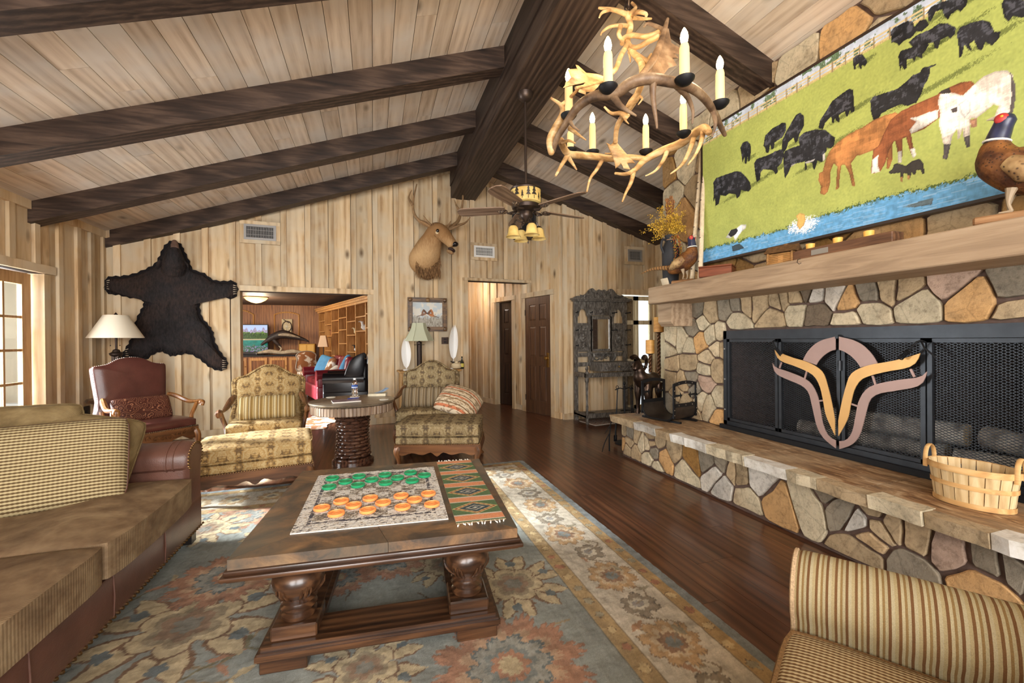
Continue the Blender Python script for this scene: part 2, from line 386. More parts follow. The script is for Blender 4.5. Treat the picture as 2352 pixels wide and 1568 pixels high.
a,b=sx(1.64),sx(2.5); xa,xb=bp(a,0).x,bp(b,0).x; P=[bp(a,zc(xa)-.09,0),bp(b,zc(xb)-.09,0),bp(b,zc(xb)+.01,0),bp(a,zc(xa)+.01,0)]; P+= [p-BN*.045 for p in P]
MB().add(P,[(0,1,2,3),(5,4,7,6),(0,4,5,1),(1,5,6,2),(2,6,7,3),(3,7,4,0)]).build('trim_10',wallw,kind='structure')
# ---- angled wall with the two six-panel doors
def ap(t,z,off=0): return AP+AD*t-AN*off*1.0+Vector((0,0,z))
def at_(u,v): q=ona(u,v); return (q-AP).dot(AD)
AD1=(at_(1267,677)+.0,at_(1207,685)); AD2=(at_(1178,692),at_(1138,696)); AZ=2.02; AE=3.4
def abox(mb,t0,t1,z0,z1,o0,o1,slope=False):
    za=zb=z1
    if slope: za,zb=zc(ap(t0,0).x)+.03,zc(ap(t1,0).x)+.03
    P=[ap(t0,z0,o0),ap(t1,z0,o0),ap(t1,zb,o0),ap(t0,za,o0),ap(t0,z0,o1),ap(t1,z0,o1),ap(t1,zb,o1),ap(t0,za,o1)]
    return mb.add(P,[(0,1,2,3),(5,4,7,6),(0,4,5,1),(1,5,6,2),(2,6,7,3),(3,7,4,0)])
TJ=(bp(S1,0)-AP).dot(AD)+.06      # where the back wall meets it: behind that the hall ceiling is lower
wa=MB()
for t0,t1,z0,sl in [(0,AD1[0],0,1),(AD1[0],AD1[1],AZ,1),(AD1[1],TJ,0,1)]: abox(wa,t0,t1,z0,5,-.12,0,True)
for t0,t1,z0 in [(TJ,AD2[0],0),(AD2[0],AD2[1],AZ),(AD2[1],AE,0)]: abox(wa,t0,t1,z0,2.6,-.12,0)
wall_a=wa.build('wall_right',wallw,kind='structure')
t=.02; k=0
while t<AE-.1:
    tn=t+.27; m=(t+tn)/2; sl=tn<TJ+.05
    z0=AZ+.085 if (AD1[0]-.06<m<AD1[1]+.06 or AD2[0]-.06<m<AD2[1]+.06) else .1
    abox(MB(),t+.033,tn-.039,z0,2.58,0,.012,sl).build('board',wallw,wall_a)
    z0=AZ+.085 if (AD1[0]-.09<tn<AD1[1]+.09 or AD2[0]-.09<tn<AD2[1]+.09) else .1
    if tn<AE-.1: abox(MB(),tn-.033,tn+.033,z0,2.58,0,.036,tn<TJ).build('batten',wallw,wall_a)
    t=tn
for d0,d1 in (AD1,AD2):
    abox(MB(),d0-.085,d1+.085,AZ,AZ+.085,0,.036).build('trim_11',wallw,kind='structure')
    abox(MB(),d0-.085,d0+.008,0,AZ-.004,-.11,.03).build('trim_12',wallw,kind='structure'); abox(MB(),d1-.008,d1+.085,0,AZ-.004,-.11,.03).build('trim_13',wallw,kind='structure')
abox(MB(),0,AD1[0]-.085,0,.1,0,.028).build('baseboard_right',wallw,kind='structure'); abox(MB(),AD2[1]+.085,AE,0,.1,0,.028).build('baseboard_right',wallw,kind='structure')
# hall behind: left side, end, ceiling
MB().add([(1.42,6.98,0),(1.42,10,0),(1.42,10,2.6),(1.42,6.98,2.6),(1.30,6.98,0),(1.30,10,0),(1.30,10,2.6),(1.30,6.98,2.6)],[(0,1,2,3),(5,4,7,6),(0,4,5,1),(1,5,6,2),(2,6,7,3),(3,7,4,0)]).build('wall_hall',wallw,kind='structure')
MB().bb((1.3,9.62,0),(2.2,9.74,2.6)).build('wall_hall_end',wallw,kind='structure')
MB().bb((1.3,7.16,2.58),(2.75,9.74,2.66)).build('ceiling_hall',wallw,kind='structure')
# dark room behind the angled wall doors
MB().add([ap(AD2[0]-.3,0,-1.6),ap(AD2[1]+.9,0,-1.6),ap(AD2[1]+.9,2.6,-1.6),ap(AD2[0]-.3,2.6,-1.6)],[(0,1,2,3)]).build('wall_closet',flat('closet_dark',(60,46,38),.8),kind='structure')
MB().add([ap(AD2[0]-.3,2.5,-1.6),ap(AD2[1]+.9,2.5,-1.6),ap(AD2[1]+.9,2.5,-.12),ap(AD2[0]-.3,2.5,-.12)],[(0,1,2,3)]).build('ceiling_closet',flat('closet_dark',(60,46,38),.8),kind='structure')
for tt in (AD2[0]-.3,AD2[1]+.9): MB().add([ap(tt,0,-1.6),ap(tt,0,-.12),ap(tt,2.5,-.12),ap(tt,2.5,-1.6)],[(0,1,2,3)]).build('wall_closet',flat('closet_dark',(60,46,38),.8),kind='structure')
doorw=wood('walnut_door',(40,25,17),(78,52,36),(112,78,52),2,1.4,.4,.1,.15,12,.5)
doord=wood('dark_walnut_door',(22,14,11),(44,30,24),(66,48,38),2,1.4,.35,.1,.15,12,.5)
def panel_door(name,mat,M,w,h,label):
    "six-panel door; local x along the leaf from the hinge, y thickness, z up"
    d=MB(); T=.036; cols=[(.12,w/2-.05),(w/2+.05,w-.12)]; rows=[(.22,.82),(.98,1.50),(1.60,h-.13)]
    xs=[0,.12,w/2-.05,w/2+.05,w-.12,w]; zs=[0,.22,.82,.98,1.50,1.60,h-.13,h]
    for i in range(5):
        for j in range(7):
            if i in(1,3) and j in(1,3,5): continue
            d.bb((xs[i],-T/2,zs[j]),(xs[i+1],T/2,zs[j+1]))
    o=d.build(name,mat,None); o.matrix_world=M; o['label']=label; o['kind']='structure'; XF[o.name]=M
    for a,b in cols:
        for z0,z1 in rows:
            p=MB(); i=.03
            q=lambda x,y,z:(x,y,z)
            for sgn in(-1,1):
                p.add([(a,sgn*.006,z0),(b,sgn*.006,z0),(b,sgn*.006,z1),(a,sgn*.006,z1),(a+i,sgn*.015,z0+i),(b-i,sgn*.015,z0+i),(b-i,sgn*.015,z1-i),(a+i,sgn*.015,z1-i)],[(0,1,5,4),(1,2,6,5),(2,3,7,6),(3,0,4,7),(4,5,6,7)])
            L_(p,'panel',mat,o,smooth=0)
    return o
def door_mat(t0,t1,off,swing=0):
    p=ap(t0,0,off); x=(ap(t1,0,off)-p).normalized(); x=Matrix.Rotation(-swing,3,'Z')@x; y=Vector((0,0,1)).cross(x); M=Matrix((x,y,Vector((0,0,1)))).transposed().to_4x4(); M.translation=p+Vector((0,0,.008)); return M
w1=(AD1[1]-AD1[0])-.022
d1=panel_door('door_1',doorw,door_mat(AD1[1]-.011,AD1[0]+.011,-.0,0),w1,AZ-.014,'brown six-panel wooden door closed in the angled wall')
brass=flat('brass',(196,160,92),.3,1)
k=MB(); k.box((w1-.075,-.022,.93),(.05,.008,.24)); kp=L_(k,'latch_plate',brass,d1)
k=MB(); k.lathe([(.012,0),(.01,.02),(.026,.03),(.03,.045),(.024,.058),(.004,.062)],(w1-.075,-.024,.96),14,M=rotM(x=R(90))); L_(k,'knob',brass,kp)
for z in (.25,1.75): k=MB(); k.cyl((.004,-.022,z-.05),(.004,-.022,z+.05),.008,n=8); L_(k,'hinge',flat('old_iron',(60,50,44),.5,.8),d1)
d2=panel_door('door_2',doord,door_mat(AD2[1]-.01,AD2[0]+.01,-.10,R(-16)),.585,AZ-.014,'dark six-panel door standing ajar in the hall doorway')
k=MB(); k.lathe([(.012,0),(.01,.02),(.026,.03),(.03,.045),(.024,.058),(.004,.062)],(.53,-.02,.96),12,M=rotM(x=R(90))); L_(k,'knob',brass,d2)
# ---- wall behind the hall tree
TY=6.21
tw=MB(); 
WIN=(3.93,4.56,2.02)
for x0,x1,z0,z1 in [(2.873,WIN[0],0,None),(WIN[0],WIN[1],WIN[2],None),(WIN[1],5.0,0,None)]:
    P=[(x0,TY,z0),(x1,TY,z0),(x1,TY,zc(x1)+.03),(x0,TY,zc(x0)+.03)]; P+=[(a,TY+.12,c) for a,b,c in P]; tw.add(P,[(0,1,2,3),(5,4,7,6),(0,4,5,1),(1,5,6,2),(2,6,7,3),(3,7,4,0)])
wall_t=tw.build('wall_entry',wallw,kind='structure')
xb=[2.9,3.123,3.366,3.622,3.884,4.14,4.4,4.66]
for i,x in enumerate(xb):
    lo=lambda a:2.1 if WIN[0]-.08<a<WIN[1]+.05 else .1
    if i+1<len(xb):
        a,b=x,xb[i+1]; P=[(a+.034,TY-.012,lo((a+b)/2)),(b-.04,TY-.012,lo((a+b)/2)),(b-.04,TY-.012,zc(b)),(a+.034,TY-.012,zc(a))]; P+=[(p[0],TY,p[2]) for p in P]
        MB().add(P,[(0,1,2,3),(5,4,7,6),(0,4,5,1),(1,5,6,2),(2,6,7,3),(3,7,4,0)]).build('board',wallw,wall_t)
    MB().bb((x-.034,TY-.04,lo(x)),(x+.034,TY,zc(x))).build('batten',wallw,wall_t)
MB().bb((2.88,TY-.026,0),(WIN[0]-.08,TY-.012,.1)).build('baseboard_entry',wallw,kind='structure')
MB().bb((WIN[0]-.085,TY-.045,WIN[2]),(4.6,TY-.0,WIN[2]+.085)).build('trim_14',wallw,kind='structure'); MB().bb((WIN[0]-.085,TY-.035,0),(WIN[0],TY-.0,WIN[2])).build('trim_15',wallw,kind='structure'); MB().bb((WIN[1],TY-.035,0),(WIN[1]+.07,TY-.0,WIN[2])).build('trim_16',wallw,kind='structure')
# shuttered opening beside the hall tree
shut=wood('pale_shutter',(176,158,122),(206,192,160),(226,216,190),2,1.6,.5,.15,.1,9,.3)
for n,(x0,x1) in enumerate([(WIN[0],WIN[0]+.31),(WIN[0]+.32,WIN[1])]):
    w=MB(); yy=TY+.05
    for a,b in [((x0,yy-.02,.02),(x0+.045,yy+.02,2.0)),((x1-.045,yy-.02,.02),(x1,yy+.02,2.0)),((x0,yy-.02,.02),(x1,yy+.02,.16)),((x0,yy-.02,.86),(x1,yy+.02,.94)),((x0,yy-.02,1.52),(x1,yy+.02,1.59)),((x0,yy-.02,1.93),(x1,yy+.02,2.0))]: w.bb(a,b)
    o=w.build('window_1',shut,kind='structure')
    for z0,z1 in ((.16,.86),(.94,1.52),(1.59,1.93)):
        if n: MB().bb((x0+.045,yy-.003,z0),(x1-.045,yy+.003,z1)).build('pane',pane('window_pane'),o)
        else:
            c=MB(); c.grid(lambda a,b:(x0+.045+(x1-x0-.09)*a,yy+.012*math.sin(a*44),z0+(z1-z0)*b),48,1); c.build('curtain',flat('brown_curtain',(132,112,84),.8,0,.2,.25,30),o)
area('entry_window_daylight',(4.28,TY+.45,1.25),(0,-1,0),.6,1.7,14,(.93,1,.92))
# ---- right wall and the wall behind the camera (two unseen windows, enlarged for light)
MB().bb((RX,-1.3,0),(RX+.15,TY+.1,3.3)).bb((RX,FY,0),(RX+.15,-1.3,.6)).bb((RX,FY,2.5),(RX+.15,-1.3,3.3)).bb((RX,FY,.6),(RX+.15,-2.4,2.5)).build('wall_east',wallw,kind='structure')  # unseen opening added here for the east fill
wf=MB(); xs=[LX-.16,-3.0,-.9,-.3,1.9,RX+.15]
for i,(a,b) in enumerate(zip(xs,xs[1:])):
    if i in (1,3): wf.bb((a,FY-.15,0),(b,FY,.45)); wf.bb((a,FY-.15,3.2),(b,FY,4.3))
    else: wf.bb((a,FY-.15,0),(b,FY,4.3))
wf.build('wall_front',wallw,kind='structure')
# ---- ceiling: planks between the rafters
cl=MB(); 
for f,x0,x1 in ((zcl,LX-.2,1.44),(zcr,1.44,RX+.2)):
    P=[(x0,FY-.2,f(x0)+.03),(x1,FY-.2,f(x1)+.03),(x1,7.5,f(x1)+.03),(x0,7.5,f(x0)+.03)]; P+=[(a,b,c+.06) for a,b,c in P]; cl.add(P,[(0,1,2,3),(5,4,7,6),(0,4,5,1),(1,5,6,2),(2,6,7,3),(3,7,4,0)])
ceil_o=cl.build('ceiling',ceilw,kind='structure')
def cplank(f,x0,x1,y0,y1):
    g=.0022; P=[(x0+g,y0,f(x0+g)),(x1-g,y0,f(x1-g)),(x1-g,y1,f(x1-g)),(x0+g,y1,f(x0+g))]; P+=[(a,b,c+.028) for a,b,c in P]
    MB().add(P,[(0,1,2,3),(5,4,7,6),(0,4,5,1),(1,5,6,2),(2,6,7,3),(3,7,4,0)]).build('plank',ceilw,ceil_o,smooth=0)
x=-2.445-.164*5
while x<1.24:
    cuts=[FY]+sorted(random.uniform(-.5,6.2) for _ in range(random.choice((1,1,2))))+[7.1]
    for a,b in zip(cuts,cuts[1:]): cplank(zcl,max(x,LX),x+.164,a,b-.003)
    x+=.164
x=1.63
while x<RX-.02:
    cuts=[FY]+sorted(random.uniform(0,6.0) for _ in range(random.choice((1,2))))+[7.2]
    for a,b in zip(cuts,cuts[1:]): cplank(zcr,x,min(x+.164,RX),a,b-.003)
    x+=.164
# ---- beams
rb=MB(); rb.bb((RIDX0,FY,RIDZ),((RIDX0+RIDX1)/2-.004,6.99,4.2)); rb.bb(((RIDX0+RIDX1)/2,FY,RIDZ+.006),(RIDX1,7.0,4.2))
rb.bb((RIDX0-.014,FY,RIDZ+.2),(RIDX0,6.96,4.2))
rb.build('ridge_beam',beamwy,label='heavy dark ridge beam running the length of the ceiling',kind='structure',cat='beam')
def rafter(x0,y0,x1,y1,f,label,d=.205,w=.17):
    P=[(x0,y0,f(x0)-d),(x1,y1,f(x1)-d),(x1,y1,f(x1)+.01),(x0,y0,f(x0)+.01)]; P+=[(a,b+w,c) for a,b,c in P]
    MB().add(P,[(0,1,2,3),(5,4,7,6),(0,4,5,1),(1,5,6,2),(2,6,7,3),(3,7,4,0)]).build('rafter',beamw,label=label,kind='structure',smooth=0)
for y0,y1,n in [(6.66,6.30,'against the back wall'),(5.45,5.10,'second from the back wall'),(4.19,3.90,'third from the back wall'),(2.88,2.66,'fourth from the back wall'),(1.62,1.45,'overhead'),(.3,.2,'behind'),(-1.1,-1.15,'last')]:
    rafter(LX+.0,y0,RIDX0+.02,y1,zcl,'dark stained rafter on the left ceiling slope, '+n)
for y0,y1,xe,n in [(6.15,6.0,RX,'nearest the back wall'),(4.94,4.96,RX,'second from the back wall'),(3.68,3.74,3.16,'third, ending on the chimney'),(2.60,2.66,3.16,'fourth, ending above the painting'),(1.4,1.4,3.16,'overhead'),(.1,.1,3.16,'behind'),(-1.2,-1.2,RX,'last')]:
    rafter(RIDX1-.02,y0,xe,y1,zcr,'dark stained rafter on the right ceiling slope, '+n)
# ================================================================== FIREPLACE
SP={'o':(192,150,100),'c':(196,182,154),'g':(138,128,112),'t':(176,154,122),'b':(112,98,82),'d':(146,108,58),'p':(176,150,132),'w':(194,188,178)}
def stonemat(k):
    nm='stone_'+k
    if nm in MC: return MC[nm]
    s=NT(nm,.8,0,.25); c=srgb(*SP[k]); v=s.co('Object',rnd=40)
    f=s.noise(v,7,6,.65); g=s.noise(v,2.2,3); 
    col=s.ramp(f,[(.25,tuple(x*.4 for x in c)),(.47,c),(.8,tuple(min(1,x*1.25) for x in c))])
    col=s.mix(s.ramp(g,[(.5,(0,0,0)),(.8,(.4,)*3)]),col,srgb(*SP['o' if k in 'tc' else 't']))
    h=s.noise(v,34,4,.75); col=s.mix(1.0,col,s.ramp(h,[(.3,(.62,.6,.58)),(.5,(1,1,1)),(.75,(1.08,)*3)]),'MULTIPLY'); vv=s.n('TexVoronoi','Distance',feature='DISTANCE_TO_EDGE',Vector=v,Scale=4.0); col=s.mix(s.ramp(vv,[(.0,(.35,)*3),(.02,(0,0,0))]),col,tuple(x*.35 for x in c))
    r=s.n('ObjectInfo','Random'); br=s.math('ADD',s.math('MULTIPLY',r,.3),.85); col=s.mix(1.0,col,s.n('CombineColor','Color',Red=br,Green=br,Blue=br),'MULTIPLY')
    s.set('Base Color',col); s.bump(s.noise(v,13,8,.75),.8,.018); MC[nm]=s.m; return s.m
def clip(poly,a,b,c):
    "keep a*x+b*y<=c"
    out=[]
    for i in range(len(poly)):
        p,q=poly[i],poly[(i+1)%len(poly)]; dp=a*p[0]+b*p[1]-c; dq=a*q[0]+b*q[1]-c
        if dp<=0: out.append(p)
        if dp*dq<0: t=dp/(dp-dq); out.append((p[0]+(q[0]-p[0])*t,p[1]+(q[1]-p[1])*t))
    return out
def cells(sites,outer,holes=()):
    res=[]
    for i,s in enumerate(sites):
        poly=[(outer[0],outer[1]),(outer[2],outer[1]),(outer[2],outer[3]),(outer[0],outer[3])]
        for j,t in enumerate(sites):
            if i==j: continue
            a,b=t[0]-s[0],t[1]-s[1]; c=(t[0]**2+t[1]**2-s[0]**2-s[1]**2)/2; poly=clip(poly,a,b,c)
            if len(poly)<3: break
        for a,b,c,test in holes:
            if len(poly)>=3 and test(s): poly=clip(poly,a,b,c)
        if len(poly)<3: continue
        res.append((poly,s[2]))
    return res
def inset(poly,d):
    "shrink a convex polygon, then round its corners"
    n=len(poly); A=sum(poly[i][0]*poly[(i+1)%n][1]-poly[(i+1)%n][0]*poly[i][1] for i in range(n))
    if A<0: poly=poly[::-1]
    out=poly
    for i in range(n):
        p,q=poly[i],poly[(i+1)%n]; ex,ey=q[0]-p[0],q[1]-p[1]; L=math.hypot(ex,ey)
        if L<1e-6: continue
        nx,ny=ey/L,-ex/L; out=clip(out,nx,ny,nx*p[0]+ny*p[1]-d)
        if len(out)<3: return []
    return out
def chaikin(p,k=2):
    for _ in range(k):
        q=[]
        for i in range(len(p)):
            a,b=p[i],p[(i+1)%len(p)]; q+=[(a[0]*.9+b[0]*.1,a[1]*.9+b[1]*.1),(a[0]*.1+b[0]*.9,a[1]*.1+b[1]*.9)]
        p=q
    return p
def stones(parent,cl,o,ux,uy,nz,gap=.008,th=.03):
    o,ux,uy,nz=Vector(o),Vector(ux),Vector(uy),Vector(nz)
    for poly,k in cl:
        p=inset(poly,gap*(.7+.6*random.random()))
        if len(p)<3: continue
        ar=abs(sum(p[i][0]*p[(i+1)%len(p)][1]-p[(i+1)%len(p)][0]*p[i][1] for i in range(len(p))))/2
        if ar<.0006: continue
        p=chaikin(p,1); q=[]
        for i in range(len(p)):
            a,b=p[i],p[(i+1)%len(p)]; L=math.hypot(b[0]-a[0],b[1]-a[1]); q.append(a); nsg=2 if L>.06 else 1
            if nsg==2: q.append(((a[0]+b[0])/2+random.uniform(-.06,.06)*L,(a[1]+b[1])/2+random.uniform(-.06,.06)*L))
        p=q
        m=len(p); cx=sum(q[0] for q in p)/m; cy=sum(q[1] for q in p)/m; t=th*random.uniform(.75,1.2); sh=.95 if ar>.02 else .9
        V=[o+ux*x+uy*y for x,y in p]+[o+ux*x+uy*y+nz*t*.7 for x,y in p]+[o+ux*(cx+(x-cx)*sh)+uy*(cy+(y-cy)*sh)+nz*t for x,y in p]
        fs=[(i,(i+1)%m,m+(i+1)%m,m+i) for i in range(m)]+[(m+i,m+(i+1)%m,2*m+(i+1)%m,2*m+i) for i in range(m)]+[tuple(range(2*m,3*m))]
        MB().add(V,fs).build('stone',stonemat(k),parent,smooth=30)
CHX=3.14; CHY=4.06; SY1=3.165; SYC=2.125; SY0=2*SYC-SY1; SZ0,SZ1=.445,1.345
fp=thing('fireplace','long fieldstone fireplace with raised hearth along the right wall','fireplace',(2.85,1.6,0))
c=MB(); c.bb((CHX,SY1-.05,.36),(RX,CHY,3.95)); c.bb((CHX,-1.2,SZ1-.05),(RX,SY1-.05,3.95)); c.bb((CHX,-1.2,.36),(RX,SY0+.05,SZ1)); c.bb((CHX+.62,SY0,.36),(RX,SY1,SZ1))
for i,(x,y,z) in enumerate(c.v): c.v[i]=(x,y,min(z,zcr(x)+.02))
c.build('chimney_core',mortar,fp)
MB().bb((2.6,-1.2,0),(RX,CHY+.03,.372)).build('hearth_core',mortar,fp)
fb=MB(); fb.bb((CHX-.0,SY0+.05,SZ0-.03),(CHX+.62,SY1-.05,SZ0+.004)); fb.bb((CHX+.6,SY0+.04,SZ0),(CHX+.619,SY1-.04,SZ1-.05))
fb.build('firebox_lining',flat('soot_brick',(52,44,40),.9,0,.1,.4,12),fp)
def Z(ox,oy,k,txt):
    out=[]
    for tkn in txt.split():
        q,cc=tkn[:-1],tkn[-1]; a,b=q.split(','); out.append((ox+float(a)/k,oy+float(b)/k,cc))
    return out
px=Z(1380,640,3.409,'765,250g 845,265t 985,235g 1060,210g 1125,195t 1240,185t 1395,175t 1060,310c 1350,300t 795,330c 555,470c 640,480c 715,385g 775,490o 865,450c 940,435c 905,540c 690,520c 545,660t 690,650t 830,635c 820,700c 910,700t 960,540t 700,790g 815,815p 640,820t 740,865g 930,950c 850,990c 935,1080o 600,900t 560,990g 660,960t 700,1040t 540,780t 530,560c 780,940c')
px+=Z(1780,580,4.112,'60,450t 200,430t 370,400w 560,400w 200,540c 380,560b 690,450o 880,380g 1060,335t 1230,330t 880,560c 1340,470c 1640,270p 1860,430o 2260,300g 2340,540t 700,640c 300,380b')
sites=[]
for u,v,k in px: q=onx(u,v,CHX-.02); sites.append((q.y,q.z,k))
for i in range(22): sites.append((random.uniform(-1.1,1.07),random.uniform(.5,1.62),random.choice('otcgt')))
stones(fp,cells(sites,(-1.2,SZ0+.003,CHY-.004,1.66),[(-1,0,-(SY1+.005),lambda s:s[0]>SY1-.01),(0,-1,-(SZ1+.008),lambda s:SY0-.01<s[0]<=SY1-.01),(1,0,SY0-.005,lambda s:s[0]<=SY0-.01)]),(CHX,0,0),(0,1,0),(0,0,1),(-1,0,0))
# above the mantel, up to the sloping ceiling
def jit(x0,x1,y0,y1,d,cols):
    out=[]; y=y0; r=0
    while y<y1:
        x=x0+(d/2 if r%2 else 0)
        while x<x1: out.append((x+random.uniform(-.33,.33)*d,y+random.uniform(-.33,.33)*d,random.choice(cols))); x+=d
        y+=d*.86; r+=1
    return out
stones(fp,cells(jit(-.6,4.1,1.86,3.6,.36,'ottcod'),(-.8,1.8,CHY-.004,3.535)),(CHX,0,0),(0,1,0),(0,0,1),(-1,0,0))
# hearth face
px=Z(1380,930,7.35,'350,400t 340,620o 500,480g 600,520t 485,640t 455,740t 565,790t 690,640c 840,540t 770,660c 850,640t 975,600t 880,780g 800,900c 1070,890o 930,1080c 1240,760t 1420,1100c 1520,900d 1790,930g 1920,1180w 2040,960g 2230,1110t')
px+=Z(1640,720,3.267,'60,1290w 170,1190t 230,1400c 350,1240w 480,1410o 690,1410c 960,1460g 1200,1480t 860,1330g')
px+=Z(1960,1080,4.9,'60,570w 270,640t 430,600t 680,690t 180,770t 120,930t 600,1130g 1090,880p 1510,1010g 1830,1100g 1450,1320o 2000,1000t 2150,1250c 2300,1100g')
sites=[]
for u,v,k in px: q=onx(u,v,2.585); sites.append((q.y,q.z,k))
for i in range(14): sites.append((random.uniform(-1.1,.45),random.uniform(.03,.36),random.choice('otcgw')))
stones(fp,cells(sites,(-1.2,.012,CHY+.026,.372)),(2.6,0,0),(0,1,0),(0,0,1),(-1,0,0),.01,.022)
# flagstone top with pale lip stones
def flagm():
    s=NT('flagstone_top',.55,0,.4); v=s.co('Object',(9,2.2,9)); v2=s.co('Object',(1.3,1.3,1.3)); f=s.noise(v,2.2,7,.7,1.2)
    c1=s.ramp(f,[(.3,srgb(66,46,30)),(.45,srgb(122,88,58)),(.55,srgb(160,124,86)),(.68,srgb(206,182,150))]); g=s.noise(v2,2.0,3)
    s.set('Base Color',s.mix(s.ramp(g,[(.4,(0,0,0)),(.7,(.6,)*3)]),c1,srgb(190,170,140))); s.bump(f,.6,.01); return s.m
flag=flagm(); y=CHY+.09; i=0
while y>-1.2:
    ln=random.uniform(.55,1.05); y2=max(y-ln,-1.2)
    xs0=2.56; p=[(xs0,y2+.004),(xs0+random.uniform(-.02,.03),(y+y2)/2),(xs0,y-.004),(3.16,y-.004),(3.16,y2+.004)]
    MB().prism(p,(0,0,.405),(1,0,0),(0,1,0),.04).build('flagstone',flag,fp); y=y2
y=CHY+.1
lipm={k:stonemat(k) for k in 'wctp'}
def wstone():
    s=NT('stone_whitewash',.75,0,.3); v=s.co('Object',rnd=11); f=s.noise(v,9,6,.7); s.set('Base Color',s.ramp(f,[(.3,srgb(150,140,125)),(.5,srgb(210,205,195)),(.75,srgb(232,230,226))])); s.bump(f,.6,.012); return s.m
ws=wstone()
while y>-1.2:
    ln=random.uniform(.16,.36); y2=y-ln; n=5
    f=[(2.47+random.uniform(-.008,.012),lerp(y2+.002,y-.002,k/n)) for k in range(n+1)]
    p=[(2.58+random.uniform(-.015,.02),y-.002),(2.59+random.uniform(-.02,.02),(y+y2)/2),(2.58,y2+.002)]+f
    b=MB(); m=len(p); zt=.447+random.uniform(-.004,.003); V=[(x,yy,.374) for x,yy in p]+[(x,yy,zt) for x,yy in p]
    V=[(x+(.012 if z<.4 and x<2.52 else 0)+random.uniform(-.003,.003),yy,z) for x,yy,z in V]
    b.add(V,[tuple(range(m-1,-1,-1)),tuple(range(m,2*m))]+[(k,(k+1)%m,m+(k+1)%m,m+k) for k in range(m)])
    b.build('lip_stone',random.choice([ws,ws,lipm['c'],lipm['w'],lipm['t']]) if y<3.8 else lipm['t'],fp,smooth=20); y=y2
# ---- mantel shelf with corbel
mw_=wood('limed_mantel',(122,100,79),(158,134,108),(182,160,134),1,1.1,.6,.05,.18,8,.3)
mt=thing('mantel_shelf','long pale limed timber mantel shelf over the fire screen','mantel',(2.93,1.8,1.635))
MB().rbox((2.93,1.29,1.72),(.42,4.98,.17),.006,seg=1).build('beam',mw_,mt)
for yc in (3.69,.26):
    b=MB(); b.prism([(2.85,1.635),(3.15,1.635),(3.15,1.405),(2.89,1.405),(2.85,1.45)],(0,yc+.1,0),(1,0,0),(0,0,1),.2); b.build('corbel',mw_,mt,smooth=0)
# ---- fire screen
blk=flat('black_iron',(58,60,64),.38,.75,.5,.15,14); blk2=flat('matt_black_iron',(30,30,32),.55,.6)
fs=thing('fire_screen','black iron fireplace screen with expanded mesh doors and longhorn emblem','fire screen',(3.11,SYC,SZ0))
YD=[SY1-.0,2.61,SYC,2*SYC-2.61,SY0]; FX=3.125
b=MB()
b.bb((FX-.03,SY0,SZ1-.075),(FX+.03,SY1,SZ1)); b.bb((FX-.03,SY0,SZ0+.002),(FX+.03,SY1,SZ0+.075)); b.bb((FX-.03,SY1-.035,SZ0),(FX+.03,SY1,SZ1)); b.bb((FX-.03,SY0,SZ0),(FX+.03,SY0+.035,SZ1))
b.build('outer_frame',blk,fs); MB().bb((FX-.062,SY0-.02,SZ0+.002),(FX-.03,SY1+.02,SZ0+.04)).build('base_bar',blk2,fs)
for z in (.62,.9,1.18): MB().lathe([(.008,0),(.008,.004),(.003,.007)],(FX-.031,SY1-.017,z),10,M=rotM(y=R(-90))).build('bolt',flat('bright_steel',(190,190,190),.3,1),fs)
for i in range(4):
    y1,y0=YD[i]-(.037 if i==0 else .004),YD[i+1]+(.037 if i==3 else .004); z0,z1=SZ0+.078,SZ1-.078; fw=.024
    b=MB(); x0,x1=FX-.022,FX+.004
    b.bb((x0,y0,z0),(x1,y0+fw,z1)); b.bb((x0,y1-fw,z0),(x1,y1,z1)); b.bb((x0,y0,z0),(x1,y1,z0+fw)); b.bb((x0,y0,z1-fw),(x1,y1,z1))
    d=b.build('screen_door',blk,fs); m=MB()
    Y0,Y1,Z0,Z1=y0+fw,y1-fw,z0+fw,z1-fw; W,Hh=Y1-Y0,Z1-Z0; cw,ch=.030,.0155; sl=ch/cw
    for sg in (1,-1):
        k=-int(Hh/ch)-2
        while k*ch<Hh+W*sl+ch:
            c0=k*ch; pts=[]
            for yy in (0,W):
                zz=c0-sl*yy if sg>0 else c0-sl*(W-yy); pts.append((yy,zz))
            (ya,za),(yb,zb)=pts
            def cut(zt):
                t=(zt-za)/(zb-za); return (ya+(yb-ya)*t,zt)
            P=[]
            for (yy,zz) in pts:
                if zz<0: P.append(cut(0))
                elif zz>Hh: P.append(cut(Hh))
                else: P.append((yy,zz))
            if max(za,zb)>0 and min(za,zb)<Hh and (P[0][0]-P[1][0])**2>1e-5:
                m.beam((FX-.006,Y0+P[0][0],Z0+P[0][1]),(FX-.006,Y0+P[1][0],Z0+P[1][1]),.0034,.0028,up=(1,0,0))
            k+=1
    m.build('expanded_mesh',blk,d,kind='stuff',smooth=0)
for z in (.70,1.08): MB().cyl((FX-.03,SYC,z-.035),(FX-.03,SYC,z+.035),.011,n=10).build('hinge',blk,fs)
gold=flat('brushed_gold_steel',(206,160,98),.42,.35,.5,.06,6); mauve=flat('mauve_steel',(160,132,124),.45,.35,.5,.06,6)
EX=3.072
def em(txt): return [(onx(u,v,EX).y-SYC,onx(u,v,EX).z) for u,v,_ in Z(1640,720,3.267,' '.join(t+'x' for t in txt.split()))]
G=(em('462,272 520,300 600,330 700,360 780,400 830,450 860,540 885,640 905,740 930,800'),em('462,272 480,325 520,360 610,392 700,430 760,470 800,540 825,640 848,760 930,915'))
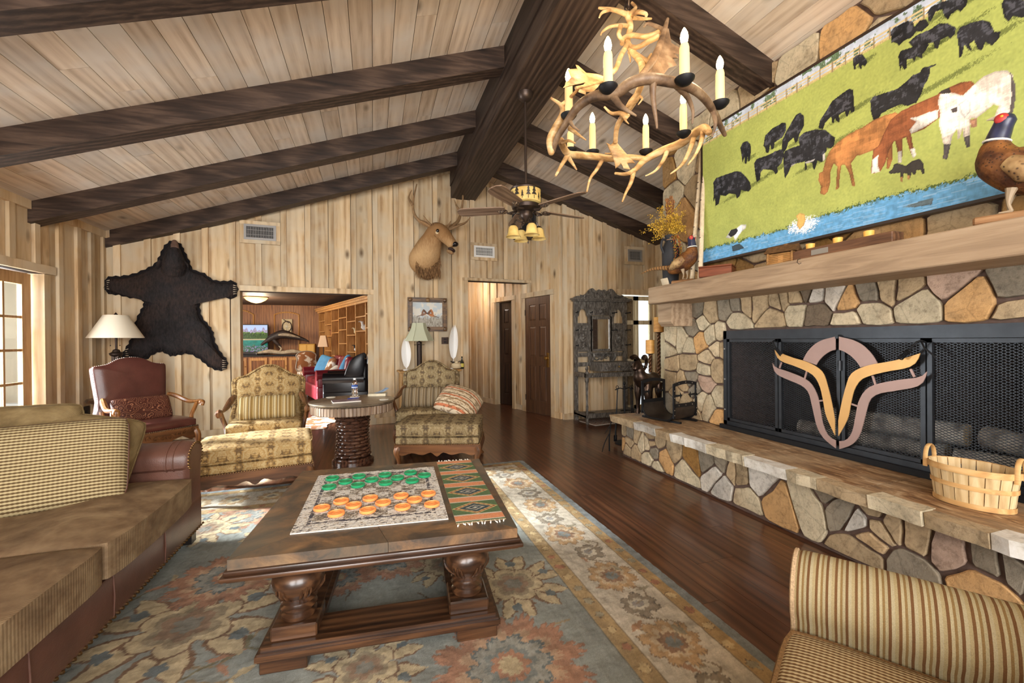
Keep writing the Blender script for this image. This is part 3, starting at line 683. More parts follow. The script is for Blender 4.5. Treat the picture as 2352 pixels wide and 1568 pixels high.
MV=(em('440,370 470,405 560,435 670,480 735,530 780,620 800,720 820,830 850,900 890,940 938,955'),em('440,370 455,430 490,465 580,505 660,540 710,590 735,680 755,770 780,860 830,940 938,1015'))
AR=(em('668,348 700,290 750,235 810,200 880,180 938,172'),em('768,385 790,350 830,310 880,280 910,272 938,268'))
def emb(pairs,mat,x,sg,name):
    up,lo=pairs; L=[Vector((max(p[0],.012)*sg,p[1])) for p in up]; Q=[Vector((max(p[0],.012)*sg,p[1])) for p in lo]
    n=24
    def rs(P):
        P=[Vector((p.x,p.y,0)) for p in P]; C=cat_(P,8); d=[0]
        for a,b in zip(C,C[1:]): d.append(d[-1]+(b-a).length)
        out=[]
        for k in range(n+1):
            t=d[-1]*k/n; j=max(i for i in range(len(d)) if d[i]<=t+1e-9); j=min(j,len(C)-2); f=(t-d[j])/max(1e-9,d[j+1]-d[j]); q=C[j].lerp(C[j+1],f); out.append(Vector((q.x,q.y)))
        return out
    MB()._rib(rs(L),rs(Q),.006,(x,SYC,0),(0,1,0),(0,0,1)).build(name,mat,fs,smooth=0)
for sg in (1,-1):
    emb(AR,mauve,EX-.002,sg,'emblem_halo'); emb(MV,mauve,EX-.004,sg,'emblem_outline'); emb(G,gold,EX-.012,sg,'emblem_horn')
    for t in ('508,365 492,408','697,432 680,490','787,655 835,650'):
        a,b2=em(t); MB().beam((EX,SYC+a[0]*sg,a[1]),(EX,SYC+b2[0]*sg,b2[1]),.012,.006,up=(1,0,0)).build('emblem_strut',mauve,fs)
MB().bb((EX-.008,SYC-.010,em('938,165')[0][1]-.02),(EX+.02,SYC+.010,em('938,165')[0][1]+.005)).build('hinge',blk,fs)
for sg in (1,-1):
    yy=SYC+sg*(2.61-SYC)-sg*.0; z=onx(1785,785,3.06).z
    t=[(3.10,yy,z),(3.06,yy,z+.01),(3.035,yy-sg*.01,z),(3.03,yy-sg*.04,z-.045),(3.03,yy-sg*.075,z-.085)]
    b=MB(); b.tube(t,.006,8)
    p0,p1=Vector(t[3]),Vector(t[4]); d=(p1-p0).normalized(); e1=d.cross(Vector((1,0,0))).normalized(); e2=d.cross(e1)
    b.tube([p0+d*(.075*k/60)+(e1*math.cos(k*.9)+e2*math.sin(k*.9))*.011 for k in range(61)],.0032,5)
    t2=[(3.06,yy,z+.008),(3.03,yy+sg*.03,z-.03),(3.035,yy+sg*.085,z-.09)]; b.tube(t2,.005,6); b.build('spiral_handle',blk2,fs)
# logs inside the firebox
birch=NT('birch_bark',.8); v=birch.co('Object',(1,1,1)); birch.set('Base Color',birch.ramp(birch.noise(v,14,5),[(.35,srgb(92,82,74)),(.5,srgb(176,168,156)),(.75,srgb(214,208,198))])); birch=birch.m
endg=flat('log_end_grain',(196,170,130),.8,0,.2,.2,40)
for (y0,x0,z0,y1,x1,z1,r,l) in [(2.62,3.36,.54,1.72,3.46,.54,.06,'pale birch log lying low behind the left screen doors'),(2.38,3.30,.678,1.6,3.42,.678,.07,'pale birch log resting across the others behind the emblem'),(1.62,3.33,.542,1.16,3.42,.542,.062,'pale birch log lying low behind the right mesh panel'),(1.52,3.44,.68,1.16,3.30,.68,.068,'pale birch log stacked behind the right mesh panel')]:
    b=MB(); pts=[Vector((lerp(x0,x1,k/6)+random.uniform(-.006,.006),lerp(y0,y1,k/6),lerp(z0,z1,k/6))) for k in range(7)]; b.tube(pts,[r*random.uniform(.94,1.05) for _ in pts],12,cap=False)
    t=thing('firewood_log',l,'log',(x0,y0,z0-r),group='logs in the firebox'); b.build('bark',birch,t)
    for a,c2 in ((pts[0],pts[1]),(pts[-1],pts[-2])):
        d=(a-c2).normalized(); MB().cyl(a-d*.004,a+d*.001,r*.97,n=12).build('cut_end',endg,t)
gr=MB()
for yy in np.linspace(2.6,1.2,9): gr.bb((3.25,yy-.008,SZ0+.012),(3.55,yy+.008,SZ0+.03))
for xx in (3.27,3.53): gr.bb((xx-.008,1.18,SZ0+.0045),(xx+.008,2.65,SZ0+.012))
gr.build('log_grate',blk2,label='black iron grate under the logs in the firebox',cat='grate')
# ---- the long painting of cattle and horses
PO=Vector((3.03,3.315,2.0)); PE=Vector((3.08,.80,2.0)); PU=(PE-PO); PW=PU.length; PU.normalize(); PH=1.225; PV=Vector((0,0,1)); PN=PU.cross(PV)
if PN.x>0: PN=-PN
pt=thing('cattle_painting','long panoramic painting of black cattle and horses grazing beside blue water','painting',tuple(PO))
NW,NH=640,296
yy,xx=np.mgrid[0:NH+1,0:NW+1]; A=xx/NW*PW; B=yy/NH*PH
img=np.zeros((NH+1,NW+1,3)); pr=np.random.default_rng(3)
def blur(a,k):
    for ax in (0,1):
        a=sum(np.roll(a,i,ax) for i in range(-k,k+1))/(2*k+1)
    return a
ns=lambda k:(lambda z:(z-z.mean())/z.std())(blur(pr.standard_normal((NH+1,NW+1)),k))
n1,n2,n4,n12=ns(0),ns(1),ns(3),ns(12)
L3=lambda c:np.array(srgb(*c))
img[:]=L3((166,174,94)); img*= (1+.05*n2+.04*n12)[...,None]
def pz(u,v):
    p=onp(1600+u/2.529,v/2.529,PN,PO); return ((p-PO).dot(PU),p.z-PO.z)
def poly(txt): return [pz(*map(float,t.split(','))) for t in txt.split()]
def mask(P,soft=0):
    m=np.zeros(A.shape,bool); n=len(P); xs=[p[0] for p in P]; ys=[p[1] for p in P]
    a0,a1=max(0,int(min(xs)/PW*NW)-1),min(NW+1,int(max(xs)/PW*NW)+3); b0,b1=max(0,int(min(ys)/PH*NH)-1),min(NH+1,int(max(ys)/PH*NH)+3)
    if a1<=a0 or b1<=b0: return m
    a,b=A[b0:b1,a0:a1],B[b0:b1,a0:a1]; ins=np.zeros(a.shape,bool)
    for i in range(n):
        (x0,y0),(x1,y1)=P[i],P[(i+1)%n]
        if y0==y1: continue
        c=((y0>b)!=(y1>b))&(a<(x1-x0)*(b-y0)/(y1-y0)+x0); ins^=c
    m[b0:b1,a0:a1]=ins; return m
def paint(P,c,var=.25,top=0):
    m=mask(P); k=np.clip(1+var*.12*n1+var*.22*n4+var*.2*n12,.35,2)[...,None]
    if top:
        ys=[p[1] for p in P]; g=((B-min(ys))/(max(ys)-min(ys)+1e-6)); k=k*(1+top*(g-.4))[...,None]
    img[m]=(L3(c)*k)[m]; e_=m&~(np.roll(m,2,0)&np.roll(m,-2,0)&np.roll(m,2,1)&np.roll(m,-2,1)); img[e_]*=.72
    if sum(c)>250: h_=m&(n12>.3); img[h_]=np.minimum(1,img[h_]*1.22); h_=m&(n12<-.6); img[h_]*=.78
zf=[pz(50,895)[1],pz(760,430)[1],pz(1420,0)[1]]; zf=sum(zf)/3; zt=zf+.075
wy=[pz(*q) for q in ((55,1450),(510,1335),(740,1250),(1100,1150),(1700,1015))]; wz=np.interp(A,[p[0] for p in wy],[p[1] for p in wy])+.006*n4
m=B>zf; img[m]=(L3((196,205,222))*(1+.12*n12)[...,None])[m]
m=(B>zf)&(n4+n12>.55-.0*B); img[m]=(L3((96,116,88))*np.clip(1+.4*n1,.3,2)[...,None])[m]
m=(B>zf)&(B<zf+.02); img[m]=(L3((196,176,120))*np.clip(1+.2*n1,.3,2)[...,None])[m]
for k in range(3):
    m=np.abs(B-(zf+.014+k*.022))<.0042; img[m]=L3((206,186,140))
m=(np.mod(A,.085)<.009)&(B>zf-.008)&(B<zf+.07); img[m]=L3((150,128,96))
m=B<wz; img[m]=(L3((100,160,206))*(1+.1*ns(2)+.08*blur(pr.standard_normal(A.shape)*4,1)*0)[...,None])[m]
st=np.repeat(pr.standard_normal((NH+1,NW//16+1)),16,1)[:,:NW+1]; m=(B<wz)&(st>1.1); img[m]=img[m]*.55+L3((176,208,232))*.45
m=(np.abs(B-wz)<.010+.006*n1)&(n2>-.4); img[m]=(L3((74,92,40))*np.ones(3))
cows=['108,1060 125,1035 180,1015 240,995 270,1000 300,1030 322,1060 328,1095 315,1115 290,1110 270,1105 262,1140 245,1155 238,1130 200,1125 180,1140 150,1135 140,1185 120,1198 118,1150 108,1175 110,1120',
'265,860 280,830 305,820 325,840 328,880 320,935 312,940 308,910 300,955 290,950 290,915 278,945 272,900',
'400,850 410,790 450,750 510,715 530,715 532,760 510,800 465,830 460,865 445,870 440,840 430,890 415,890 410,860',
'505,890 510,820 530,770 560,720 590,670 615,658 635,675 638,730 610,780 600,820 585,835 575,800 545,830 535,865 520,885',
'345,950 360,925 420,905 470,880 515,865 520,900 505,950 480,975 485,1000 470,1015 455,990 400,985 385,1000 380,1045 360,1060 352,1010',
'605,800 640,770 700,755 760,755 800,790 818,800 810,850 790,865 770,860 765,890 700,850 640,840 610,850',
'515,910 525,880 580,855 650,835 700,845 740,870 760,885 755,930 740,945 715,935 700,985 690,985 685,950 650,945 655,985 640,990 640,940 580,955 560,970 545,1005 525,1040 520,1000',
'720,745 730,700 770,640 800,590 860,545 900,518 922,525 928,590 930,650 910,660 905,640 890,680 880,675 875,650 840,670 845,715 830,710 815,690 810,720 800,715 795,680 760,715 745,755',
'1022,590 1040,565 1100,545 1180,520 1240,470 1270,440 1310,425 1330,395 1365,390 1400,375 1408,380 1370,400 1368,430 1355,470 1335,500 1320,550 1290,600 1240,620 1200,610 1120,645 1090,660 1070,690 1040,700 1025,650',
'922,345 940,325 975,318 990,335 1000,350 1005,370 990,390 975,380 970,405 960,400 955,375 940,380 935,410 925,405',
'1140,190 1160,165 1240,125 1270,130 1280,160 1310,125 1345,115 1365,150 1340,170 1320,190 1290,185 1260,225 1220,240 1190,270 1180,260 1160,250 1145,255',
'1245,250 1290,210 1360,180 1430,140 1470,140 1520,165 1515,200 1490,230 1470,215 1430,240 1415,290 1395,285 1390,250 1330,265 1270,280',
'1185,330 1200,300 1260,280 1330,260 1365,260 1350,290 1325,320 1325,345 1290,330 1280,360 1265,345 1235,350 1235,400 1220,410 1205,385 1195,420',
'1355,75 1375,45 1440,15 1500,0 1590,0 1580,40 1545,75 1530,60 1490,90 1475,120 1455,105 1440,60 1400,75 1375,130 1360,125',
'1525,200 1545,165 1600,140 1680,120 1720,135 1745,190 1780,190 1770,230 1730,270 1690,250 1670,300 1650,295 1625,240 1600,260 1615,300 1590,290 1570,265 1555,330 1540,340 1535,270',
'1785,30 1800,0 1902,0 1950,20 1960,90 1902,110 1850,100 1825,130 1800,110']
for t in cows:
    P=poly(t); cx=sum(p[0] for p in P)/len(P); lo=min(p[1] for p in P); w=max(p[0] for p in P)-min(p[0] for p in P)
    m=(((A-cx-w*.42)/(w*.62))**2+((B-lo-.028-(A-cx)*.16)/.017)**2<1+.5*n1); img[m]=img[m]*.4+L3((60,80,30))*.3
for t in cows:
    P=poly(t); paint(P,(38,38,42),.75,.5); ys=[p[1] for p in P]; mm=mask(P)&(n4+.5*n2>.75)&(B>lerp(min(ys),max(ys),.35)); img[mm]=img[mm]*.55+L3((104,104,114))*.45
for t in ('640,945 700,925 690,940 650,952','745,900 760,890 757,930 744,940','560,962 590,950 560,972'): paint(poly(t),(205,200,195),.1)
for c,t in [((158,102,60),'1100,840 1150,830 1150,930 1130,985 1115,980 1120,920 1100,870'),
 ((172,116,68),'720,1050 725,1005 745,1000 760,940 785,880 830,830 900,780 980,740 1040,700 1100,675 1170,655 1185,665 1160,720 1130,790 1100,840 1080,860 1000,890 940,910 910,950 930,1050 935,1085 915,1080 900,1010 875,960 855,960 845,1020 840,1095 822,1105 825,1040 830,970 810,950 790,1000 790,1060 775,1115 755,1135 730,1125 735,1085'),
 ((140,82,50),'1030,950 1040,870 1070,850 1100,780 1140,700 1200,650 1300,600 1400,560 1480,510 1560,480 1610,475 1635,495 1600,530 1560,560 1420,690 1340,750 1260,780 1270,850 1290,905 1270,920 1250,870 1230,800 1210,810 1210,880 1205,945 1185,950 1180,880 1165,815 1130,880 1110,950 1080,1000 1040,1010 1025,1005'),
 ((226,218,208),'1035,930 1070,900 1065,960 1080,1000 1030,1010'),((226,218,208),'1250,690 1300,680 1380,650 1420,640 1415,690 1340,740 1260,780 1250,760 1290,710'),((226,218,208),'1185,880 1205,880 1205,945 1183,950'),((226,218,208),'1255,870 1280,860 1290,905 1270,922'),
 ((228,214,200),'1415,600 1425,555 1450,530 1490,540 1560,560 1620,500 1680,450 1750,420 1820,412 1850,440 1868,520 1860,620 1830,700 1790,730 1760,720 1740,690 1770,620 1740,610 1680,660 1640,690 1610,690 1600,760 1600,855 1580,860 1565,800 1560,750 1540,810 1530,810 1530,750 1500,790 1490,840 1470,930 1445,925 1450,850 1435,780 1420,720 1430,660'),
 ((206,202,196),'1535,610 1580,575 1610,600 1605,650 1570,690 1545,660'),((90,84,84),'1450,840 1490,840 1470,930 1445,925'),((90,84,84),'1565,800 1600,790 1600,855 1580,860'),((110,100,98),'1835,420 1868,500 1862,620 1835,700 1825,690 1845,560'),((60,52,50),'1420,545 1435,530 1485,510 1490,545 1440,550'),((80,70,70),'1490,640 1530,620 1525,655 1500,660'),((190,140,110),'1600,700 1640,690 1640,740 1610,745'),
 ((54,50,48),'1130,1000 1150,985 1160,955 1180,950 1230,965 1270,935 1310,925 1330,950 1340,1010 1325,1015 1315,990 1290,990 1285,1020 1270,1015 1265,1000 1250,1045 1240,1040 1235,1010 1215,1010 1210,1060 1195,1050 1195,1005 1160,1010 1135,1012'),((190,140,90),'1195,1030 1212,1030 1210,1062 1195,1052'),((190,140,90),'1235,1020 1250,1020 1250,1046 1240,1042'),
 ((236,236,232),'180,1380 195,1360 210,1335 245,1325 270,1305 300,1305 298,1325 275,1345 255,1370 240,1395 230,1390 225,1370 205,1385'),((40,40,44),'195,1365 210,1337 245,1327 252,1340 235,1365 210,1378'),
 ((60,74,84),'215,1430 260,1415 290,1440 250,1455 220,1460'),((120,140,150),'1205,1205 1300,1175 1390,1150 1380,1190 1280,1205'),]: paint(poly(t),c,.35,.25)
q=pz(630,1310); rr=((A-q[0])/.12)**2+((B-q[1])/.065)**2; m=(rr<1.15)&(n1*.6+n2*.5>-1.2+1.9*rr); img[m]=L3((236,240,242))
paint(poly('590,1255 610,1238 640,1245 645,1280 635,1310 610,1335 595,1310 600,1280'),(206,160,92),.3)
img=np.clip(img,0,1)
V=[PO+PU*float(a)+PV*float(b)+PN*.022 for a,b in zip(A.ravel(),B.ravel())]
cv=MB(); idx=np.arange((NH+1)*(NW+1)).reshape(NH+1,NW+1); cv.v=[tuple(p) for p in V]
cv.f=[tuple(q) for q in np.stack([idx[:-1,:-1],idx[:-1,1:],idx[1:,1:],idx[1:,:-1]],-1).reshape(-1,4).tolist()]
cv.c=np.concatenate([img.reshape(-1,3),np.ones(((NH+1)*(NW+1),1))],1)
cv.build('canvas',vcol('painted_canvas',.55,0,spec=.3),pt,smooth=0)
dk=wood('dark_frame',(26,18,14),(48,34,26),(70,52,40),1,1.5,.45,.05,.1,8)
b=MB(); fb_=.018
for a0,b0,a1,b1 in [(-fb_,-fb_,PW+fb_,0),(-fb_,PH,PW+fb_,PH+fb_),(-fb_,0,0,PH),(PW,0,PW+fb_,PH)]:
    b.prism([(a0,b0),(a1,b0),(a1,b1),(a0,b1)],PO-PN*.02,PU,PV,.05 if PU.cross(PV).dot(PN)>0 else -.05)
b.build('frame',dk,pt); b=MB(); b.prism([(0,0),(PW,0),(PW,PH),(0,PH)],PO-PN*.015,PU,PV,.03 if PU.cross(PV).dot(PN)>0 else -.03); b.build('stretcher_board',dk,pt)
# ================================================================== FURNITURE
def puff(mb,poly,o,ux,uy,prof,M=None):
    "lofted outline: prof = [(scale,height)...] towards the centre, along ux x uy"
    o,ux,uy=Vector(o),Vector(ux),Vector(uy); nz=ux.cross(uy).normalized(); n=len(poly); cx=sum(p[0] for p in poly)/n; cy=sum(p[1] for p in poly)/n
    V=[];fs=[]
    for s,h in prof: V+=[o+ux*(cx+(p[0]-cx)*s)+uy*(cy+(p[1]-cy)*s)+nz*h for p in poly]
    for i in range(len(prof)-1): fs+=[(i*n+k,i*n+(k+1)%n,(i+1)*n+(k+1)%n,(i+1)*n+k) for k in range(n)]
    fs+=[tuple(range(n-1,-1,-1)),tuple((len(prof)-1)*n+k for k in range(n))]
    return mb.add(V,fs)
def smoothpoly(P,m=4):
    n=len(P); out=[]
    for i in range(n):
        a,b,c,d=[Vector(P[(i+k)%n]) for k in (-1,0,1,2)]
        for k in range(m):
            t=k/m; out.append(tuple(((2*b)+(c-a)*t+(2*a-5*b+4*c-d)*t*t+(3*b-a-3*c+d)*t**3)*.5))
    return out
def mirror(P): return P+[(-x,y) for x,y in reversed(P) if abs(x)>1e-6]
def nails(pts,r,name,mat,parent):
    m=MB()
    for p in pts: m.ell(p,(r,r,r),n=6,m=4)
    return L_(m,name,mat,parent,kind='stuff')
def spread(path,d):
    P=[Vector(p) for p in path]; out=[]; acc=0
    for a,b in zip(P,P[1:]):
        L=(b-a).length; t=acc
        while t<L: out.append(a.lerp(b,t/L)); t+=d
        acc=t-L
    return out
def damask(name,bg,fg,dk,k=1.0):
    s=NT(name,.85,0,.2); c=s.co(); sp=s.n('SeparateXYZ',Vector=c); pp=lambda a,sc: s.n('Math','Value',operation='PINGPONG',i0=a,i1=sc)
    X=pp(sp.outputs[0],.11*k); Zz=pp(s.math('ADD',sp.outputs[2],s.math('MULTIPLY',sp.outputs[1],.9)),.13*k)
    v=s.n('CombineXYZ','Vector',X=X,Y=Zz,Z=0.0); f=s.noise(v,26/k,3,.6,1.2)
    d=s.n('VectorMath','Value',operation='LENGTH',i0=s.n('VectorMath','Vector',operation='SUBTRACT',i0=v,i1=(.0,.065*k,0)))
    w=s.math('SINE',s.math('ADD',s.math('MULTIPLY',d,70/k),s.math('MULTIPLY',f,7.0))); g=s.math('ADD',s.math('MULTIPLY',w,.10),s.math('ADD',s.math('MULTIPLY',f,.75),s.math('MULTIPLY',s.noise(s.co(),34,4,.6),.25)))
    col=s.ramp(g,[(.36,srgb(*dk)),(.44,srgb(*fg)),(.52,srgb(*bg)),(.58,srgb(*fg)),(.68,srgb(*bg))])
    f2=s.noise(s.co(),4,3); col=s.mix(1.0,col,s.ramp(f2,[(.3,(.72,)*3),(.7,(1.1,)*3)]),'MULTIPLY')
    s.set('Base Color',col); s.bump(s.noise(s.co(),260,2),.2,.002); return s.m
def stripes(name,axis,period,stops,weave=300,rough=.85):
    s=NT(name,rough,0,.2); sp=s.n('SeparateXYZ',Vector=s.co()); x=s.math('FRACT',s.math('DIVIDE',s.math('ADD',sp.outputs[axis],10.0),period))
    col=s.ramp(x,[(p,srgb(*c)) for p,c in stops],'CONSTANT'); f=s.noise(s.co(),weave,2); col=s.mix(1.0,col,s.ramp(f,[(.3,(.75,)*3),(.7,(1,1,1))]),'MULTIPLY')
    s.set('Base Color',col); s.bump(f,.3,.002); return s.m
def dotweave(name,base,dot,px,pz,ax=(0,2)):
    s=NT(name,.9,0,.15); sp=s.n('SeparateXYZ',Vector=s.co()); 
    a=s.math('SINE',s.math('MULTIPLY',sp.outputs[ax[0]],2*PI/px)); b=s.math('SINE',s.math('MULTIPLY',sp.outputs[ax[1]],2*PI/pz))
    g=s.math('ADD',s.math('MULTIPLY',s.math('ADD',s.math('MULTIPLY',a,.35),b),.35),.5)
    s.set('Base Color',s.mix(s.ramp(g,[(.35,(0,0,0)),(.62,(1,1,1))]),srgb(*base),srgb(*dot))); s.bump(g,.5,.004); return s.m
walnut=wood('carved_walnut',(52,30,16),(96,60,34),(132,88,52),2,1.6,.35,.1,.15,9,.5,coat=.2)
darkw=wood('dark_carved_oak',(28,17,10),(58,36,22),(96,64,40),0,1.5,.32,.08,.15,9,.5,coat=.25)
walnutx=wood('carved_walnut_rail',(52,30,16),(96,60,34),(132,88,52),0,1.2,.35,.1,.12,8,.5,coat=.2)
nailm=flat('antique_brass_nail',(120,92,60),.35,.9)
# ---- area rug -----------------------------------------------------------------
def raster(name,mat,P,C,parent=None,W=True,**k):
    h,w=P.shape[:2]; me=bpy.data.meshes.new(name); V=P.reshape(-1,3)
    if W and parent is not None:
        Mi=np.array(XF[parent.name].inverted()); V=V@Mi[:3,:3].T+Mi[:3,3]
    idx=np.arange(h*w).reshape(h,w); Q=np.stack([idx[:-1,:-1],idx[:-1,1:],idx[1:,1:],idx[1:,:-1]],-1).reshape(-1,4)
    me.vertices.add(h*w); me.vertices.foreach_set('co',V.astype(np.float32).ravel()); me.loops.add(Q.size); me.loops.foreach_set('vertex_index',Q.astype(np.int32).ravel())
    me.polygons.add(len(Q)); me.polygons.foreach_set('loop_start',np.arange(0,Q.size,4,dtype=np.int32)); me.update(calc_edges=True)
    ca=me.color_attributes.new('Col','FLOAT_COLOR','POINT'); ca.data.foreach_set('color',np.concatenate([np.clip(C,0,1).reshape(-1,3),np.ones((h*w,1))],1).astype(np.float32).ravel())
    me.materials.append(mat); o=bpy.data.objects.new(name,me); COL.objects.link(o); o.parent=parent; XF[o.name]=XF[parent.name].copy() if parent else Matrix(); tag(o,**k); return o
RX0,RX1,RY0,RY1=-2.15,1.48,.2,4.24
rug=thing('area_rug','large blue-grey floral wool rug with cream border under the coffee table','rug',((RX0+RX1)/2,(RY0+RY1)/2,0))
rn=int((RX1-RX0)/.0062); rm=int((RY1-RY0)/.0062); gx=np.linspace(RX0,RX1,rn+1); gy=np.linspace(RY0,RY1,rm+1); X,Y=np.meshgrid(gx,gy); q=np.random.default_rng(11)
def rns(k):
    z=q.standard_normal(X.shape)
    for ax in (0,1): z=sum(np.roll(z,i,ax) for i in range(-k,k+1))
    return (z-z.mean())/z.std()
r0,r2,r8,r30=rns(0),rns(2),rns(8),rns(30)
C=np.empty(X.shape+(3,)); C[:]=L3((138,144,138)); C*=(1+.10*r8+.07*r30)[...,None]
C[:]=C*(1-.12*np.clip(r30,0,1)[...,None])+L3((150,140,112))*(.12*np.clip(r30,0,1)[...,None])
Xd,Yd=X+.003*r2+.004*r8,Y+.003*r2-.004*r8
def put(m,c,a=1.0): C[m]=C[m]*(1-a)+L3(c)*a*(1+.10*r2[m]+.08*r8[m])[:,None]
def flower(cx,cy,Rr,n,rot,layers,sq=1.0,jag=.0):
    dx,dy=(Xd-cx),(Yd-cy)/sq; box=(np.abs(dx)<Rr*1.5)&(np.abs(dy)<Rr*1.5)
    r=np.hypot(dx,dy); th=np.arctan2(dy,dx)+rot
    sh=.68+.32*np.abs(np.cos(n*th/2))**.7+jag*np.abs(np.sin(n*2.5*th))
    for f,c in layers: put(box&(r<Rr*f*sh),c)
def leaf(cx,cy,ang,L,Wd,c,oc=None):
    ca,sa=math.cos(ang),math.sin(ang); u=(Xd-cx)*ca+(Yd-cy)*sa; v=-(Xd-cx)*sa+(Yd-cy)*ca; t=u/L
    ok=(t>0)&(t<1); w=Wd*np.sin(np.clip(t,0,1)*PI)**.8
    if oc: put(ok&(np.abs(v)<w),oc)
    put(ok&(np.abs(v)<w*.72),c)
def vine(pts,w,c):
    P=cat_([(a,b,0) for a,b in pts],8)
    for a,b in zip(P,P[1:]):
        d=b-a; L2=max(d.length_squared,1e-9); bx=(X>min(a.x,b.x)-.03)&(X<max(a.x,b.x)+.03)&(Y>min(a.y,b.y)-.03)&(Y<max(a.y,b.y)+.03)
        if not bx.any(): continue
        xs,ys=Xd[bx]-a.x,Yd[bx]-a.y; t=np.clip((xs*d.x+ys*d.y)/L2,0,1); m=np.zeros(X.shape,bool); m[bx]=np.hypot(xs-t*d.x,ys-t*d.y)<w; put(m,c)
def fp_(u,v): p=onz(u,v,0); return p.x,p.y
rust,cream,gold_,slate,olive,brn=(174,118,84),(190,168,124),(176,140,76),(92,104,108),(112,104,72),(112,88,64)
def palmette(cx,cy,Rr,rot):
    flower(cx,cy,Rr,12,rot,[(1.05,(152,98,70)),(1.0,rust),(.72,(188,148,110))],1,.16)
    flower(cx,cy,Rr*.62,10,rot+.2,[(1.0,slate),(.9,(150,150,140)),(.62,(120,128,126)),(.45,rust),(.28,cream)],1,.1)
def arab(cx,cy,Rr,rot):
    for k in range(6):
        a=rot+k*PI/3
        for s in (-.35,.35): leaf(cx+Rr*.35*math.cos(a),cy+Rr*.35*math.sin(a),a+s,Rr*.85,Rr*.2,cream,(120,84,54))
    flower(cx,cy,Rr*.62,6,rot,[(1.06,(120,84,54)),(1.0,cream),(.74,(150,132,100)),(.55,(140,108,80)),(.3,(120,116,104))])
    for k in range(6): a=rot+k*PI/3; flower(cx+Rr*.82*math.cos(a),cy+Rr*.82*math.sin(a),Rr*.12,5,0,[(1,slate)])
for _ in range(52):
    a,b,ang=random.uniform(RX0,1),random.uniform(RY0,RY1-.5),random.uniform(0,6.3); L=random.uniform(.2,.4)
    vine([(a,b),(a+L*.5*math.cos(ang),b+L*.5*math.sin(ang)),(a+L*math.cos(ang+.7),b+L*math.sin(ang+.7))],.0055,random.choice([olive,brn,(150,128,92)]))
    for s in (.8,-.8): leaf(a+L*.45*math.cos(ang),b+L*.45*math.sin(ang),ang+s,random.uniform(.08,.14),.022,random.choice([olive,cream,(120,118,92),rust]))
for u,v,R_,k in [(1175,1535,.27,'p'),(430,1440,.34,'a'),(1180,1345,.24,'a'),(520,1330,.24,'p'),(780,1330,.16,'p'),(840,1540,.2,'a'),(640,1230,.2,'a'),(1020,1300,.2,'a'),(900,1290,.18,'p'),(560,1190,.2,'p')]:
    a,b=fp_(u,v); (palmette if k=='p' else arab)(a,b,R_,random.random())
for a,b,R_,k in [(.45,3.2,.22,'p'),(-.2,3.3,.26,'a'),(.5,3.62,.18,'a'),(-1.1,3.4,.24,'a'),(.6,.8,.25,'a'),(-.3,1.2,.22,'p')]: (palmette if k=='p' else arab)(a,b,R_,random.random())
dR=RX1-X; dT=RY1-Y; dB=np.minimum(np.minimum(dR,dT),np.minimum(X-RX0,Y-RY0))
C[(dB<.545)]=0; put(dB<.545,(172,140,84)); put((dB<.46),(198,186,164)); put(dB<.125,(180,142,78)); put(dB<.05,(126,136,140)); put((dB>.122)&(dB<.13),(140,120,90)); put((dB>.455)&(dB<.463),(140,120,90)); put((dB>.54)&(dB<.548),(110,106,96))
for k,b in enumerate(np.arange(RY0+.25,RY1-.2,.26)):
    xx=RX1-.29+random.uniform(-.03,.03)
    if k%2==0: flower(xx,b,.12,9,random.random(),[(1.05,(140,112,84)),(1,(190,150,96)),(.7,(206,180,140)),(.5,(150,110,78)),(.3,(120,128,128))],1.1,.12)
    else:
        flower(xx,b,.085,6,random.random(),[(1.05,(100,92,84)),(1,(138,124,104)),(.6,(196,186,164)),(.35,(140,136,132))],1,.1)
    vine([(xx,b),(xx+.09,b+.1),(xx-.05,b+.2),(xx,b+.26)],.005,(140,122,98))
    leaf(xx+.05,b+.1,random.uniform(0,6),.09,.02,(150,140,112)); leaf(xx-.05,b+.16,random.uniform(0,6),.09,.02,(168,122,84))
for k,a in enumerate(np.arange(RX0+.3,RX1-.2,.26)): flower(a,RY1-.29,.1,8,random.random(),[(1.05,(140,112,84)),(1,(184,150,100)),(.6,(206,190,150)),(.3,(130,128,120))],1,.1)
for dd,st in ((.088,.12),(.50,.11)):
    for k,b in enumerate(np.arange(RY0,RY1-dd,st)): flower(RX1-dd,b,.024,5,random.random(),[(1.1,(120,90,56)),(1,random.choice([(206,176,116),(168,104,66),(150,140,110)]))])
    for k,a in enumerate(np.arange(RX0,RX1-dd,st)): flower(a,RY1-dd,.024,5,0,[(1.1,(120,90,56)),(1,random.choice([(206,176,116),(168,104,66)]))])
C[:]=C*.8+C.mean(axis=2,keepdims=True)*.2; C[:]=C*.86+L3((176,170,156))*.14; C*=(1+.05*r0)[...,None]
raster('pile',vcol('wool_rug',.95,.3,420,.6,.1),np.stack([X,Y,np.full_like(X,.012)+.0012*r2.clip(-1,1)],-1),C,rug)
MB().bb((RX0,RY0,0.001),(RX1,RY1,.0105)).build('backing',flat('rug_edge',(128,134,138),.95),rug)
